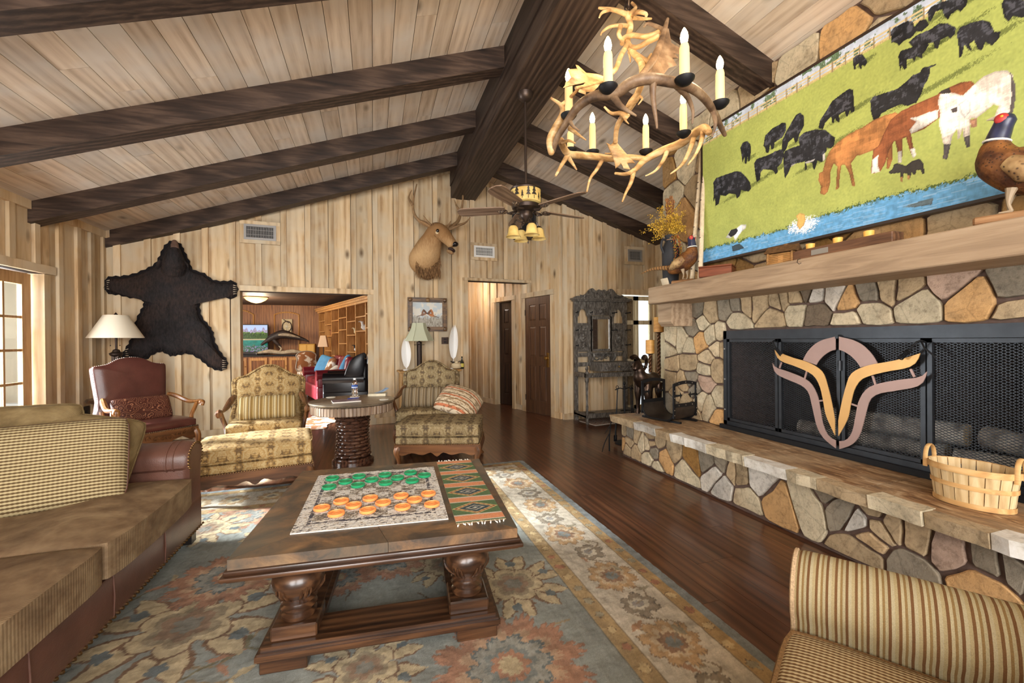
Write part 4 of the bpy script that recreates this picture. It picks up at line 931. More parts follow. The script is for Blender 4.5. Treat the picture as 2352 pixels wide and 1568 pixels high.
# ---- coffee table ---------------------------------------------------------------
CT=(.074,2.25,.014); ct=thing('coffee_table','square slate-topped coffee table on carved dark baluster legs','coffee table',CT,R(-5))
def slatem():
    s=NT('slate_top',.42,0,.45); v=s.co('Object',rnd=9); f=s.noise(v,5,7,.68,.7); g=s.noise(v,1.6,3)
    c=s.ramp(f,[(.28,srgb(34,32,30)),(.42,srgb(70,58,48)),(.55,srgb(112,84,58)),(.72,srgb(150,116,78))]); c=s.mix(s.ramp(g,[(.42,(0,0,0)),(.6,(.8,)*3)]),c,srgb(66,68,62)); s.set('Base Color',c); s.bump(f,.25,.006); return s.m
slate_m=slatem(); h=.535
def tile(P):
    b=MB(); P=inset(P,.0012); n=len(P); b.prism(P,(0,0,.447),(1,0,0),(0,1,0),.04); L_(b,'slate_tile',slate_m,ct,smooth=0)
c4=.2
tiles=[[(-h,-h),(.02,-h),(-.03,-h+.16),(-h+.22,-h+.2)],[(.02,-h),(h,-h),(h-.2,-h+.18),(-.03,-h+.16)],[(h,-h),(h,.05),(h-.18,.02),(h-.2,-h+.18)],[(h,.05),(h,h),(h-.2,h-.2),(h-.18,.02)],[(h,h),(-.02,h),(.02,h-.18),(h-.2,h-.2)],[(-.02,h),(-h,h),(-h+.2,h-.2),(.02,h-.18)],[(-h,h),(-h,0),(-h+.2,.02),(-h+.2,h-.2)],[(-h,0),(-h,-h),(-h+.22,-h+.2),(-h+.2,.02)],[(-h+.22,-h+.2),(-.03,-h+.16),(h-.2,-h+.18),(h-.18,.02),(-h+.2,.02)],[(-h+.2,.02),(h-.18,.02),(h-.2,h-.2),(.02,h-.18),(-h+.2,h-.2)]]
for P in tiles:
    # tiles are convex enough for the inset; use the raw outline where they are not
    b=MB(); cx=sum(p[0] for p in P)/len(P); cy=sum(p[1] for p in P)/len(P); P=[(cx+(x-cx)*.996,cy+(y-cy)*.996) for x,y in P]; A=sum(P[i][0]*P[(i+1)%len(P)][1]-P[(i+1)%len(P)][0]*P[i][1] for i in range(len(P)))
    if A<0: P=P[::-1]
    b.prism(P,(0,0,.447),(1,0,0),(0,1,0),.04); L_(b,'slate_tile',slate_m,ct,smooth=0)
b=MB(); 
for a,z0,z1 in [(.546,.43,.449),(.556,.414,.431),(.54,.404,.416)]: b.rbox((0,0,(z0+z1)/2),(2*a,2*a,z1-z0),.006,seg=2)
L_(b,'top_moulding',darkw,ct)
b=MB(); w=.2; e=.465
for x0,y0,x1,y1 in [(-e,-e,e,-e+w),(-e,e-w,e,e),(-e,-e+w,-e+w,e-w),(e-w,-e+w,e,e-w)]:
    b.bb((x0,y0,.05),(x1,y1,.085))
b2=MB()
for x0,y0,x1,y1 in [(-e,-e,e,-e+w),(-e,e-w,e,e),(-e,-e,-e+w,e),(e-w,-e,e,e)]:
    sgnx=(x0+x1)/2; sgny=(y0+y1)/2
L_(b,'base_frame',darkw,ct); b=MB()
for a,z0,z1 in [(.472,.058,.078),(.455,.083,.1)]:
    wi=a-.17
    b.ring([(-a,-a),(a,-a),(a,a),(-a,a)],[(-wi,-wi),(wi,-wi),(wi,wi),(-wi,wi)],(0,0,z0),(1,0,0),(0,1,0),z1-z0)
L_(b,'base_moulding',darkw,ct,smooth=0)
prof=[(.058,.15),(.066,.156),(.068,.17),(.056,.178),(.062,.186),(.070,.196),(.056,.206),(.052,.212),(.070,.222),(.054,.234),(.074,.252),(.092,.275),(.1,.302),(.096,.325),(.08,.348),(.06,.36),(.052,.368),(.056,.382),(.07,.392),(.07,.406)]
for sx_ in (-1,1):
    for sy_ in (-1,1):
        cx,cy=sx_*.345,sy_*.345; b=MB(); b.lathe(prof,(cx,cy,0),24)
        lg=L_(b,'leg',darkw,ct)
        b=MB(); b.rbox((cx,cy,.125),(.17,.17,.055),.006,seg=1); L_(b,'leg_block',darkw,lg)
        b=MB()   # carved acanthus leaves on the vase of the leg
        for k in range(6):
            a=k*PI/3
            for j,s in ((0,1),(-.24,.75),(.24,.75)):
                pts=[Vector((cx+math.cos(a+j*(1-t*.3))*(rr+.003),cy+math.sin(a+j*(1-t*.3))*(rr+.003),z)) for t,rr,z in [(0,.056,.236),(.35,.076,.254),(.7,.092,.275),(1,.097,.272+.026*s)]]
                b.tube(pts,[.004,.008*s,.007*s,.002],5)
        L_(b,'carved_leaves',darkw,lg)
        b=MB(); b.rbox((sx_*.375,sy_*.375,.025),(.17,.17,.05),.004,seg=1); L_(b,'foot',darkw,ct)
MC_=Matrix.Translation(CT)@Matrix.Rotation(R(-5),4,'Z'); TZ=CT[2]+.487
# woven checkers mat traced on the table top
def ont(u,v,z=TZ): return onz(u,v,z)
ctn=[ont(666,1228),ont(1030,1193),ont(996,1073),ont(732,1094)]
cmx=200; aa,bb_=np.meshgrid(np.linspace(0,1,201),np.linspace(0,1,201)); cn=np.array([tuple(p) for p in ctn]); PT=(cn[0]*((1-aa)*(1-bb_))[...,None]+cn[1]*(aa*(1-bb_))[...,None]+cn[2]*(aa*bb_)[...,None]+cn[3]*((1-aa)*bb_)[...,None]); PT[...,2]=TZ+.005
z=np.random.default_rng(5).standard_normal(aa.shape); z2=sum(np.roll(z,i,1) for i in range(-2,3))/2.2
CC=np.empty(aa.shape+(3,)); CC[:]=L3((226,222,216)); m=z2>1.0; CC[m]=L3((140,132,126)); m=z2<-1.3; CC[m]=L3((190,160,110)); m=z2>1.5; CC[m]=L3((60,56,60))
u_=(aa-.1)/.8*8; v_=(bb_-.13)/.78*8; ins=(u_>0)&(u_<8)&(v_>0)&(v_<8); ck=ins&((np.floor(u_)+np.floor(v_))%2==0)&(z2<.9); CC[ck]=L3((140,128,112))*(1+.25*z2[ck])[:,None]
fr=((np.abs(aa-.085)<.012)|(np.abs(aa-.915)<.012)|(np.abs(bb_-.11)<.013)|(np.abs(bb_-.925)<.013))&(aa>.07)&(aa<.93)&(bb_>.09)&(bb_<.94)&(z2<1); CC[fr]=L3((84,82,90))
cm=thing('checkers_mat','speckled white and black rag-woven checkers mat on the coffee table','game mat',tuple(ont(850,1150)))
PT[...,2]+=.0015*z2.clip(-1,1); raster('weave',vcol('rag_weave',.95,.25,350,.5,.1),PT,CC,cm)
b=MB(); b.prism([(p.x,p.y) for p in ctn],(0,0,TZ+.0005),(1,0,0),(0,1,0),.004); b.build('backing',flat('rag_edge',(206,200,190),.95),cm)
# game pieces
grn=flat('green_plastic',(28,142,92),.35,0,.5); org=flat('orange_plastic',(246,152,84),.38,0,.5)
def piece(u,v,mat,label):
    p=ont(u,v,TZ+.011); t=thing('checker_piece',label,'checker',(p.x,p.y,TZ+.0066),group='checkers on the woven mat')
    b=MB(); b.lathe([(.0,0),(.034,0),(.0365,.003),(.0365,.011),(.0345,.0135)],(0,0,0),24,cap=False); b.lathe([(.0345,.0135),(.030,.0135),(.029,.0105),(.0001,.0105)],(0,0,0),24,cap=False); L_(b,'disc',mat,t)
    b=MB(); b.lathe([(.016,.0105),(.016,.0122),(.0135,.0122),(.0135,.0105)],(0,0,0),16,cap=False); L_(b,'raised_ring',mat,t)
k=3.075
G_=[(810,212,'leftmost of the back row'),(998,198,'second in the back row'),(1182,187,'third in the back row'),(1362,172,'last of the back row'),(903,236,'first of the middle row'),(1088,222,'second of the middle row'),(1270,208,'third of the middle row'),(1460,190,'rightmost of the middle row'),(787,273,'leftmost of the front row'),(990,260,'second of the front row'),(1187,244,'third of the front row'),(1374,229,'rightmost of the front row')]
O_=[(873,374,'leftmost of the row nearest the green ones'),(1078,353,'second of the row nearest the green ones'),(1295,336,'third of the row nearest the green ones'),(1488,320,'rightmost of the row nearest the green ones'),(735,422,'leftmost of the middle row'),(960,403,'second of the middle row'),(1168,384,'third of the middle row'),(1390,363,'rightmost of the middle row'),(837,461,'leftmost of the nearest row'),(1060,438,'second of the nearest row'),(1306,415,'third of the nearest row'),(1513,395,'rightmost of the nearest row')]
for x,y,t in G_: piece(500+x/k,1030+y/k,grn,'round green checker, '+t)
for x,y,t in O_: piece(500+x/k,1030+y/k,org,'round orange checker, '+t)
# kilim runner
cn=[ont(1048,1204),ont(1162,1192),ont(1080,1057),ont(1003,1062)]
kr=thing('kilim_runner','narrow green and orange diamond kilim runner with tied white fringe','runner',tuple(ont(1090,1130)))
aa,bb_=np.meshgrid(np.linspace(0,1,60),np.linspace(0,1,320)); c_=np.array([tuple(p) for p in cn]); PT=(c_[0]*((1-aa)*(1-bb_))[...,None]+c_[1]*(aa*(1-bb_))[...,None]+c_[2]*(aa*bb_)[...,None]+c_[3]*((1-aa)*bb_)[...,None]); PT[...,2]=TZ+.005
CC=np.empty(aa.shape+(3,)); CC[:]=L3((96,118,84)); t=(bb_-.04)/.92*4; ft=np.mod(t,1); m=(ft<.16)|(ft>.9); CC[m]=L3((222,150,110)); m=np.abs(ft-.17)<.025; CC[m]=L3((206,196,180)); m=np.abs(ft-.89)<.02; CC[m]=L3((206,196,180))
dd=np.abs(aa-.5)*2+np.abs(ft-.53)/.33
for f,c in ((1.0,(206,186,130)),(.9,(150,60,52)),(.8,(206,186,130)),(.7,(70,84,92)),(.42,(180,176,160)),(.3,(60,74,86)),(.14,(200,196,180))): CC[(dd<f)&~((ft<.16)|(ft>.9))]=L3(c)
CC*=(1+.08*np.random.default_rng(2).standard_normal(aa.shape))[...,None]
raster('weave',vcol('kilim_weave',.95,.3,500,.5,.1),PT,CC,kr)
b=MB(); b.prism([(p.x,p.y) for p in cn],(0,0,TZ+.0005),(1,0,0),(0,1,0),.004); b.build('backing',flat('kilim_edge',(150,130,100),.95),kr)
fr=MB()
for e0,e1,sg in ((cn[0],cn[1],-1),(cn[3],cn[2],1)):
    for i in range(11):
        p=e0.lerp(e1,(i+.5)/11); d=Vector((random.uniform(-.5,.5),sg,0))*random.uniform(.018,.032); m_=p+d*.5+Vector((random.uniform(-.006,.006),0,.004)); fr.tube([p+Vector((0,0,.003)),m_,p+d+Vector((0,0,.003))],[.0022,.002,.0026],5); fr.ell(p+d*.75+Vector((0,0,.004)),(.0035,.0035,.0035),n=6,m=4)
fr.build('fringe',flat('white_cotton',(236,230,220),.9),kr,kind='stuff')
# ---- leather and chenille sofa on the left ------------------------------------------
lea=leather('brown_sofa_leather',(100,66,54),.4)
def cheni(name,a,b_,c):
    s=NT(name,.85,0,.2); v=s.co('Object',(10,10,26)); f=s.noise(v,1.2,5,.65); g=s.noise(s.co(),3.2,4,.6,1.5); rib=s.n('TexWave','Fac',Vector=s.co('Object',rot=(0,0,R(22))),Scale=60.0,Distortion=1.0,bands_direction='X')
    col=s.ramp(g,[(.3,srgb(*a)),(.5,srgb(*b_)),(.68,srgb(*c))]); col=s.mix(.35,col,s.ramp(f,[(.3,srgb(*a)),(.7,srgb(*c))])); col=s.mix(s.math('MULTIPLY',rib,.3),col,srgb(*a)); vf=s.n('TexVoronoi','Distance',Vector=s.co('Object',(1,1,0)),Scale=3.2); pet=s.math('ADD',vf,s.math('MULTIPLY',s.noise(s.co(),30,2),.12)); col=s.mix(s.ramp(pet,[(.15,(.8,)*3),(.2,(0,0,0))]),col,srgb(*c)); s.set('Base Color',col); s.bump(rib,.25,.003); return s.m
chen=cheni('brown_chenille',(88,68,50),(126,102,76),(168,146,114)); chen2=cheni('brocade_band',(104,86,58),(152,130,94),(188,170,132))
so=thing('leather_sofa','brown leather sofa with floral chenille seat cushions, at left','sofa',(-1.55,2.0,.0),0)
FXs=-1.05; def_=0
b=MB(); b.rbox((-1.56,1.75,.19),(1.0,2.98,.2),.02,seg=2); b.build('base',lea,so)
for yy in (2.72,2.25,1.78,1.3,.85): MB().tube([(FXs-.012,yy,.10),(FXs-.0075,yy,.19),(FXs-.012,yy,.285)],.004,6).build('seam',lea,so)
b=MB(); pts=[(FXs-.01,y,.10) for y in np.arange(.3,3.25,.032)]; m=MB()
for p in pts: m.ell(p,(.008,.008,.008),n=6,m=4)
m.build('nailheads',nailm,so,kind='stuff')
for x,y in ((-1.12,3.17),(-1.98,3.17),(-1.12,.33),(-1.98,.33)): MB().box((x,y,.051),(.07,.07,.078)).build('leg',flat('black_leg',(28,22,20),.4),so)
# rolled far arm (runs along X, scroll faces +X) and the near one outside the frame
def arm(yc,sg):
    prof=[(0,.28),(0,.5),(-.02*sg,.56),(0,.61),(.06*sg,.645),(.13*sg,.65),(.19*sg,.62),(.215*sg,.57),(.2*sg,.52),(.17*sg,.49),(.17*sg,.1),(0,.1)]
    P=smoothpoly([(yc+a,z) for a,z in prof[1:10]],3); P=P[:-3]; P=[(yc+.0,.12)]+P+[(yc+.17*sg,.12)]
    b=MB(); n=len(P); xs=[-2.02,-1.6,-1.22,-1.16,-1.1,-1.075,-1.065]; sc=[1,1,1,1.02,1.02,.97,.9]; V=[];fs=[]; cy=sum(p[0] for p in P)/n; cz=sum(p[1] for p in P)/n
    for x,s in zip(xs,sc): V+=[(x,cy+(a-cy)*s,cz+(z-cz)*s if z>.2 else z) for a,z in P]
    for i in range(len(xs)-1): fs+=[(i*n+k,i*n+(k+1)%n,(i+1)*n+(k+1)%n,(i+1)*n+k) for k in range(n)]
    fs+=[tuple(range(n)),tuple((len(xs)-1)*n+k for k in range(n))[::-1]]
    b.add(V,fs); a=b.build('arm',lea,so,smooth=40)
    m=MB(); Q=[(-1.064,cy+(p-cy)*.9,cz+(z-cz)*.9 if z>.2 else z) for p,z in P]
    for p in spread(Q[1:-1],.02): m.ell(p,(.008,.008,.008),n=6,m=4)
    m.build('nailheads',nailm,a,kind='stuff')
    for x in (-1.14,-1.175): MB().tube([(x,cy+(p-cy)*1.025,cz+(z-cz)*1.025 if z>.2 else z) for p,z in P[1:-1]],.005,6).build('piping',lea,a)
    MB().tube([(-1.55,cy+(p-cy)*1.008,cz+(z-cz)*1.008) for p,z in P[1:-1]],.0035,6).build('seam',flat('tan_seam',(150,104,84),.5),a)
arm(3.05,1); arm(.45,-1)
b=MB(); b.rbox((-1.98,1.75,.52),(.24,2.6,.62),.08,seg=4); b.build('back',lea,so)
def seat(y0,y1,lab):
    def fn(p,a,b_,s): return p+Vector((0,0,.012*math.sin(a*5+y0*3)*(1-b_*b_)))
    m=MB(); m.cushion((-1.425,(y0+y1)/2,.375),(.79,y1-y0,.19),n=18,e=.1,edge=.78,fn=fn); o=m.build('seat_cushion',chen,so,smooth=50)
    MB().bb((FXs-.012,y0+.03,.318),(FXs+.001,y1-.03,.43)).build('boxing_band',chen2,o)
    for zz in (.436,.312): MB().tube([(FXs+.0,y,zz) for y in np.linspace(y0+.015,y1-.015,12)],.0065,6).build('piping',lea,o)
seat(2.16,3.04,''); seat(1.29,2.15,''); seat(.46,1.28,'')
def placed(mb,name,mat,label,cat,loc,M3,group=None,parts=(),smooth=50):
    t=thing(name,label,cat,loc,0,group); Mx=M3.to_4x4(); o=L_(mb,'cover',mat,t,smooth=smooth); o.matrix_local=Mx
    for n2,m2,mt2 in parts: p=L_(m2,n2,mt2,t,smooth=smooth); p.matrix_local=Mx
    return t
def edgecord(w,l,r=.006,k=.0,e=.16): 
    m=MB(); pts=[]
    n=12
    for i in range(n): pts.append((-w/2+w*i/n,-l/2,0))
    for i in range(n): pts.append((w/2,-l/2+l*i/n,0))
    for i in range(n): pts.append((w/2-w*i/n,l/2,0))
    for i in range(n): pts.append((-w/2,l/2-l*i/n,0))
    pts=[(x*(1-e*.35*(abs(y)/(l/2))**8),y*(1-e*.35*(abs(x)/(w/2))**8),z) for x,y,z in pts]
    return m.tube(pts,r,6,closed=True)
dw=dotweave('ribbed_dot_weave',(88,70,46),(172,156,118),.016,.0155,(0,1))
pm=rotM(x=R(64),z=R(20)); m=MB(); m.cushion((0,0,0),(.68,.44,.17),n=16,edge=.06,e=.12)
placed(m,'throw_pillow',dw,'large tan ribbed pillow with leather piping leaning on the sofa','pillow',(-1.595,2.74,.665),pm,parts=[('piping',edgecord(.675,.435,.008,e=.12),lea)])
m=MB(); m.cushion((0,0,0),(.46,.46,.15),n=14,edge=.06); velv=cheni('olive_velvet',(80,64,40),(120,100,66),(158,138,100))
placed(m,'velvet_pillow',velv,'olive velvet pillow tucked behind the ribbed pillow by the sofa arm','pillow',(-1.52,2.93,.66),rotM(x=R(70),y=R(14),z=R(14)),parts=[('piping',edgecord(.458,.458),velv)])
m=MB(); m.cushion((0,0,0),(.5,.46,.17),n=14,edge=.06)
placed(m,'back_pillow',velv,'olive velvet pillow showing only its top behind the ribbed pillow','pillow',(-1.78,2.93,.72),rotM(x=R(80),z=R(10)),parts=[('piping',edgecord(.498,.458),velv)])
m=MB(); m.cushion((0,0,0),(.62,.5,.2),n=14,edge=.5,e=.2)
placed(m,'leather_back_cushion',lea,'brown leather cushion rising behind the pillows at the far left','cushion',(-1.88,2.35,.76),rotM(x=R(78),z=R(84)))
# ---- carved armchairs with ottomans -------------------------------------------------
def armchair(name,label,loc,rz,fab,wd,lum,seat_w=.66):
    t=thing(name,label,'armchair',loc,rz); back=mirror([(0,1.04),(-.07,1.03),(-.16,.975),(-.24,.925),(-.31,.91),(-.355,.875),(-.36,.80),(-.35,.60),(-.33,.36)])
    back=[(-x,y) for x,y in back]; o=Vector((0,.30,0)); uy=Vector((0,math.sin(R(9)),math.cos(R(9)))); base=Vector((0,.30-.30*.16,0))
    m=MB(); puff(m,smoothpoly(back,3),base,(1,0,0),uy,[(1,-.11),(1.01,-.08),(1.01,-.02),(.985,.005),(.94,.012)]); bk=L_(m,'back',fab,t,smooth=50)
    inner=[(x*.86,.05+(y)*.93) for x,y in back]; m=MB(); puff(m,smoothpoly(inner,3),base,(1,0,0),uy,[(1,.0),(.99,.022),(.9,.04),(.6,.055),(.25,.06)]); L_(m,'back_panel',fab,t,smooth=60)
    nz=Vector((1,0,0)).cross(uy); pth=[base+Vector((1,0,0))*x*.87+uy*(.05+y*.935)+nz*.02 for x,y in smoothpoly(inner and [(x*.87/.87,y) for x,y in back],3)][:]
    nails(spread([base+Vector((1,0,0))*x*.885+uy*(.045+y*.94)+nz*.015 for x,y in smoothpoly(back,3)],.02),.0065,'nailheads',nailm,bk)
    m=MB(); m.cushion((0,-.03,.42),(seat_w,.62,.16),n=16,e=.1,edge=.6); L_(m,'seat_cushion',fab,t,smooth=50)
    m=MB(); m.rbox((0,0,.305),(.68,.62,.1),.02,seg=2); L_(m,'seat_base',fab,t)
    m=MB(); ap_=[(-.34,.27),(.34,.27),(.34,.2),(.26,.17),(.16,.19),(.08,.165),(0,.15),(-.08,.165),(-.16,.19),(-.26,.17),(-.34,.2)]; m.prism(ap_[::-1],(0,-.31,0),(1,0,0),(0,0,1),.03); m.bb((-.345,-.3,.2),(-.315,.3,.27)); m.bb((.315,-.3,.2),(.345,.3,.27)); L_(m,'apron',walnutx,t)
    for sg in (-1,1):
        p=[(.315*sg,.26,.70),(.335*sg,.18,.67),(.36*sg,.02,.615),(.375*sg,-.12,.60),(.38*sg,-.22,.615),(.38*sg,-.265,.60),(.375*sg,-.25,.575)]
        m=MB(); P=cat_(p,5); m.tube(P,[.024+.008*math.sin(i*.3) for i in range(len(P))],8); m.ell((.38*sg,-.255,.597),(.034,.034,.03))
        p2=[(.378*sg,-.19,.6),(.372*sg,-.14,.54),(.35*sg,-.12,.46),(.335*sg,-.14,.38),(.33*sg,-.16,.3)]; P=cat_(p2,4); m.tube(P,[.022]*len(P),8); L_(m,'arm',wd,t)
        for yy,k in ((-.29,-1),(.28,1)):
            p=[(.31*sg,yy,.27),(.325*sg,yy+.02*k,.2),(.315*sg,yy+.015*k,.12),(.31*sg,yy,.05),(.32*sg,yy+.03*k,.012),(.325*sg,yy+.04*k,.0)]; P=cat_(p,4); m=MB(); m.tube(P,[lerp(.042,.02,min(1,i/14)) for i in range(len(P))],8); L_(m,'leg',wd,t)
    return t
def ottoman(name,label,loc,rz,fab,wd,w=.82,d=.62):
    t=thing(name,label,'ottoman',loc,rz); m=MB(); m.cushion((0,0,.375),(w,d,.16),n=18,e=.1,edge=.66,fn=lambda p,a,b,s:p+Vector((0,0,.008*math.sin(a*7+b*3)*(1-a*a)*(1-b*b)))); c=L_(m,'top_cushion',fab,t,smooth=50)
    for zz in (.327,.425): L_(edgecord(w*1.0,d*1.0,.006,e=.1),'piping',fab,c).location=(0,0,zz)
    m=MB(); m.rbox((0,0,.272),(w*.99,d*.99,.07),.02,seg=2); L_(m,'upholstered_band',fab,t)
    x=w/2-.005; ap_=[(-x,.24),(-x,.15),(-x*.82,.13),(-x*.6,.155),(-x*.35,.135),(-x*.15,.16),(0,.12),(x*.15,.16),(x*.35,.135),(x*.6,.155),(x*.82,.13),(x,.15),(x,.24)]
    P=[]; 
    for k in range(len(ap_)-1):
        a,b=ap_[k],ap_[k+1]; P+=[(lerp(a[0],b[0],j/3),lerp(a[1],b[1],(1-math.cos(PI*j/3))/2)) for j in range(3)]
    P.append(ap_[-1]); m=MB(); m.prism(P,(0,-d/2+.03,0),(1,0,0),(0,0,1),.03); m.prism(P,(0,d/2,0),(1,0,0),(0,0,1),.03)
    for sg in (-1,1): m.bb((sg*x-.015,-d/2+.02,.15),(sg*x+.015,d/2-.02,.24))
    L_(m,'apron',walnutx,t); y=d/2*.995+.004; nails(spread([(-w/2,y,.238),(-w/2-.001,-y,.238),(w/2,-y,.238),(w/2,y,.238)],.018),.0065,'nailheads',nailm,t)
    for sx_ in (-1,1):
        for sy_ in (-1,1):
            p=[(sx_*(w/2-.05),sy_*(d/2-.05),.22),(sx_*(w/2-.02),sy_*(d/2-.02),.17),(sx_*(w/2-.03),sy_*(d/2-.03),.1),(sx_*(w/2-.035),sy_*(d/2-.035),.04),(sx_*(w/2-.01),sy_*(d/2-.01),.0)]; P=cat_(p,4); m=MB(); m.tube(P,[lerp(.045,.02,min(1,i/12)) for i in range(len(P))],8); L_(m,'leg',wd,t)
    return t
dg=damask('gold_damask',(192,170,126),(168,134,82),(112,90,62)); do=damask('olive_damask',(160,144,112),(128,108,74),(90,76,60)); 
armchair('damask_armchair','gold damask carved armchair left of the round table',(-1.06,5.02,0),R(8),dg,walnut,None)
ottoman('damask_ottoman','gold damask ottoman with scalloped wood apron in front of the gold armchair',(-.96,4.20,.0135),R(9),dg,walnut,.84,.62)
armchair('damask_armchair','olive brown damask carved armchair right of the round table',(.62,5.22,0),R(-14),do,walnut,None)
ottoman('damask_ottoman','olive brown damask ottoman in front of the right-hand armchair',(.68,4.52,.0135),R(-18),do,walnut,.84,.60)
so.location.z=.0135
def bolster(name,mat,label,loc,rz,w=.52,hh=.24):
    m=MB(); m.cushion((0,0,0),(w,hh,.15),n=14,edge=.12,e=.2); return placed(m,name,mat,label,'pillow',loc,rotM(x=R(68),z=rz),parts=[('piping',edgecord(w,hh,.005,e=.2),mat)])
s1=stripes('gold_stripe',0,.085,[(0,(150,122,70)),(.18,(196,174,126)),(.3,(120,96,60)),(.36,(206,190,150)),(.55,(164,136,84)),(.72,(112,100,84)),(.78,(200,180,136)),(.92,(134,104,58))])
s2=stripes('olive_stripe',0,.085,[(0,(112,96,72)),(.2,(166,150,122)),(.3,(92,78,60)),(.38,(176,162,136)),(.46,(120,102,76)),(.75,(150,134,108)),(.85,(96,82,64))])
bolster('lumbar_pillow',s1,'gold and brown striped lumbar pillow on the gold armchair',(-1.045,4.97,.605),R(8)); bolster('lumbar_pillow',s2,'grey olive striped lumbar pillow on the right-hand armchair',(.575,5.17,.605),R(-14))
def kil():
    s=NT('kilim_cushion',.9,0,.15); sp=s.n('SeparateXYZ',Vector=s.co()); y=s.math('FRACT',s.math('MULTIPLY',s.math('ADD',sp.outputs[1],9),7.0)); f=s.noise(s.co('Object',(26,70,20)),1.0,2)
    c=s.ramp(y,[(0,srgb(206,186,156)),(.22,srgb(150,122,88)),(.34,srgb(212,196,170)),(.5,srgb(196,118,84)),(.66,srgb(206,186,156)),(.8,srgb(120,96,70)),(.88,srgb(206,190,162))],'CONSTANT'); c=s.mix(s.ramp(f,[(.5,(0,0,0)),(.56,(.7,)*3)]),c,srgb(112,84,58)); s.set('Base Color',c); s.bump(s.noise(s.co(),200,2),.4,.003); return s.m
m=MB(); m.cushion((0,0,0),(.48,.46,.16),n=16,edge=.06,fn=lambda p,a,b,s:p+Vector((0,0,-.1*a*a*(1 if a>0 else .1)-.03*b*b)))
placed(m,'kilim_pillow',kil(),'orange and cream kilim pillow slumped over the arm of the right-hand armchair','pillow',(.95,4.92,.60),rotM(x=R(28),y=R(14),z=R(-30)))
# ---- leather armchair in the corner ---------------------------------------------------
oxb=leather('oxblood_leather',(90,50,44),.3); carv=wood('carved_golden_walnut',(84,48,22),(140,90,46),(176,124,70),2,1.8,.3,.1,.1,8,.5,coat=.3)
lc=thing('leather_armchair','oxblood leather carved armchair in the corner under the bear skin','armchair',(-2.2,5.3,0),R(46))
bk=mirror([(0,1.14),(-.1,1.125),(-.19,1.075),(-.26,1.06),(-.305,1.05),(-.31,.98),(-.29,.7),(-.275,.5)]); bk=[(-x,y) for x,y in bk]; uy=Vector((0,math.sin(R(8)),math.cos(R(8)))); base=Vector((0,.2,0))
m=MB(); puff(m,smoothpoly(bk,3),base,(1,0,0),uy,[(1,-.05),(1.0,.02),(.97,.035),(.7,.05),(.3,.055)]); o=L_(m,'back',oxb,lc,smooth=50)
nails(spread([base+Vector((x,0,0))*1.0+uy*y+Vector((0,-.012,0)) for x,y in smoothpoly(bk,3)],.017),.006,'nailheads',flat('bright_nail',(200,186,170),.3,1),o)
m=MB(); m.cushion((0,0,.445),(.64,.56,.11),n=14,e=.12,edge=.5); L_(m,'seat',oxb,lc,smooth=50); y=-.285; nails(spread([(-.32,.25,.405),(-.325,-.27,.405),(0,-.295,.405),(.325,-.27,.405),(.32,.25,.405)],.017),.0065,'nailheads',flat('bright_nail',(200,186,170),.3,1),lc)
m=MB(); P=[(-.32,.4),(-.32,.3),(-.25,.27),(-.17,.32),(-.1,.3),(0,.26),(.1,.3),(.17,.32),(.25,.27),(.32,.3),(.32,.4)]; m.prism(P,(0,-.255,0),(1,0,0),(0,0,1),.035); m.bb((-.32,-.25,.32),(-.285,.25,.4)); m.bb((.285,-.25,.32),(.32,.25,.4)); ap2=L_(m,'apron',walnutx,lc)
m=MB()
for k in range(-4,5):
    c0=Vector((k*.065,-.296,.345-.02*math.cos(k*.8))); m.tube([c0+Vector((math.cos(a)*r_,0,math.sin(a)*r_)) for a,r_ in [(i*.7,.028-.0028*i) for i in range(9)]],.006,5)
L_(m,'carved_scrolls',walnut,ap2)
for sg in (-1,1):
    m=MB(); P=cat_([(.28*sg,.2,.72),(.31*sg,.1,.695),(.345*sg,-.05,.645),(.355*sg,-.17,.65),(.36*sg,-.24,.66),(.36*sg,-.285,.645),(.355*sg,-.28,.615)],5); m.tube(P,[.02+.006*math.sin(i*.25) for i in range(len(P))],8); m.ell((.36*sg,-.275,.64),(.03,.032,.032)); P=cat_([(.355*sg,-.2,.645),(.345*sg,-.17,.58),(.325*sg,-.15,.5),(.315*sg,-.18,.42)],4); m.tube(P,.019,8); L_(m,'arm',carv,lc)
    for yy,k in ((-.25,-1),(.23,1)):
        m=MB(); P=cat_([(.29*sg,yy,.38),(.315*sg,yy+.03*k,.3),(.305*sg,yy+.02*k,.18),(.285*sg,yy,.07),(.3*sg,yy+.03*k,.015),(.31*sg,yy+.045*k,.0)],4); m.tube(P,[lerp(.04,.017,min(1,i/14)) for i in range(len(P))],8); L_(m,'leg',carv,lc)
    m=MB(); m.tube([(.27*sg,.2,.4),(.275*sg,.24,.6)],.02,8); L_(m,'back_post',carv,lc)
def tool():
    s=NT('tooled_leather',.4,0,.4); v=s.co('Object',(14,14,14)); f=s.n('TexVoronoi','Distance',feature='DISTANCE_TO_EDGE',Vector=v,Scale=1.3); w=s.math('SINE',s.math('MULTIPLY',s.n('TexVoronoi','Distance',Vector=v,Scale=1.3),26.0))
    s.set('Base Color',s.mix(s.ramp(w,[(.8,(0,0,0)),(.95,(1,1,1))]),srgb(78,40,32),srgb(170,120,92))); s.bump(w,.2,.003); return s.m
m=MB(); m.cushion((0,0,0),(.5,.26,.11),n=12,edge=.1,e=.16); fr=MB()
for i in range(60):
    x=-.24+.48*i/59; fr.tube([(x,-.128,0),(x+random.uniform(-.01,.01),-.15,random.uniform(-.01,.02)),(x+random.uniform(-.02,.02),-.175,random.uniform(-.01,.03))],.002,4)
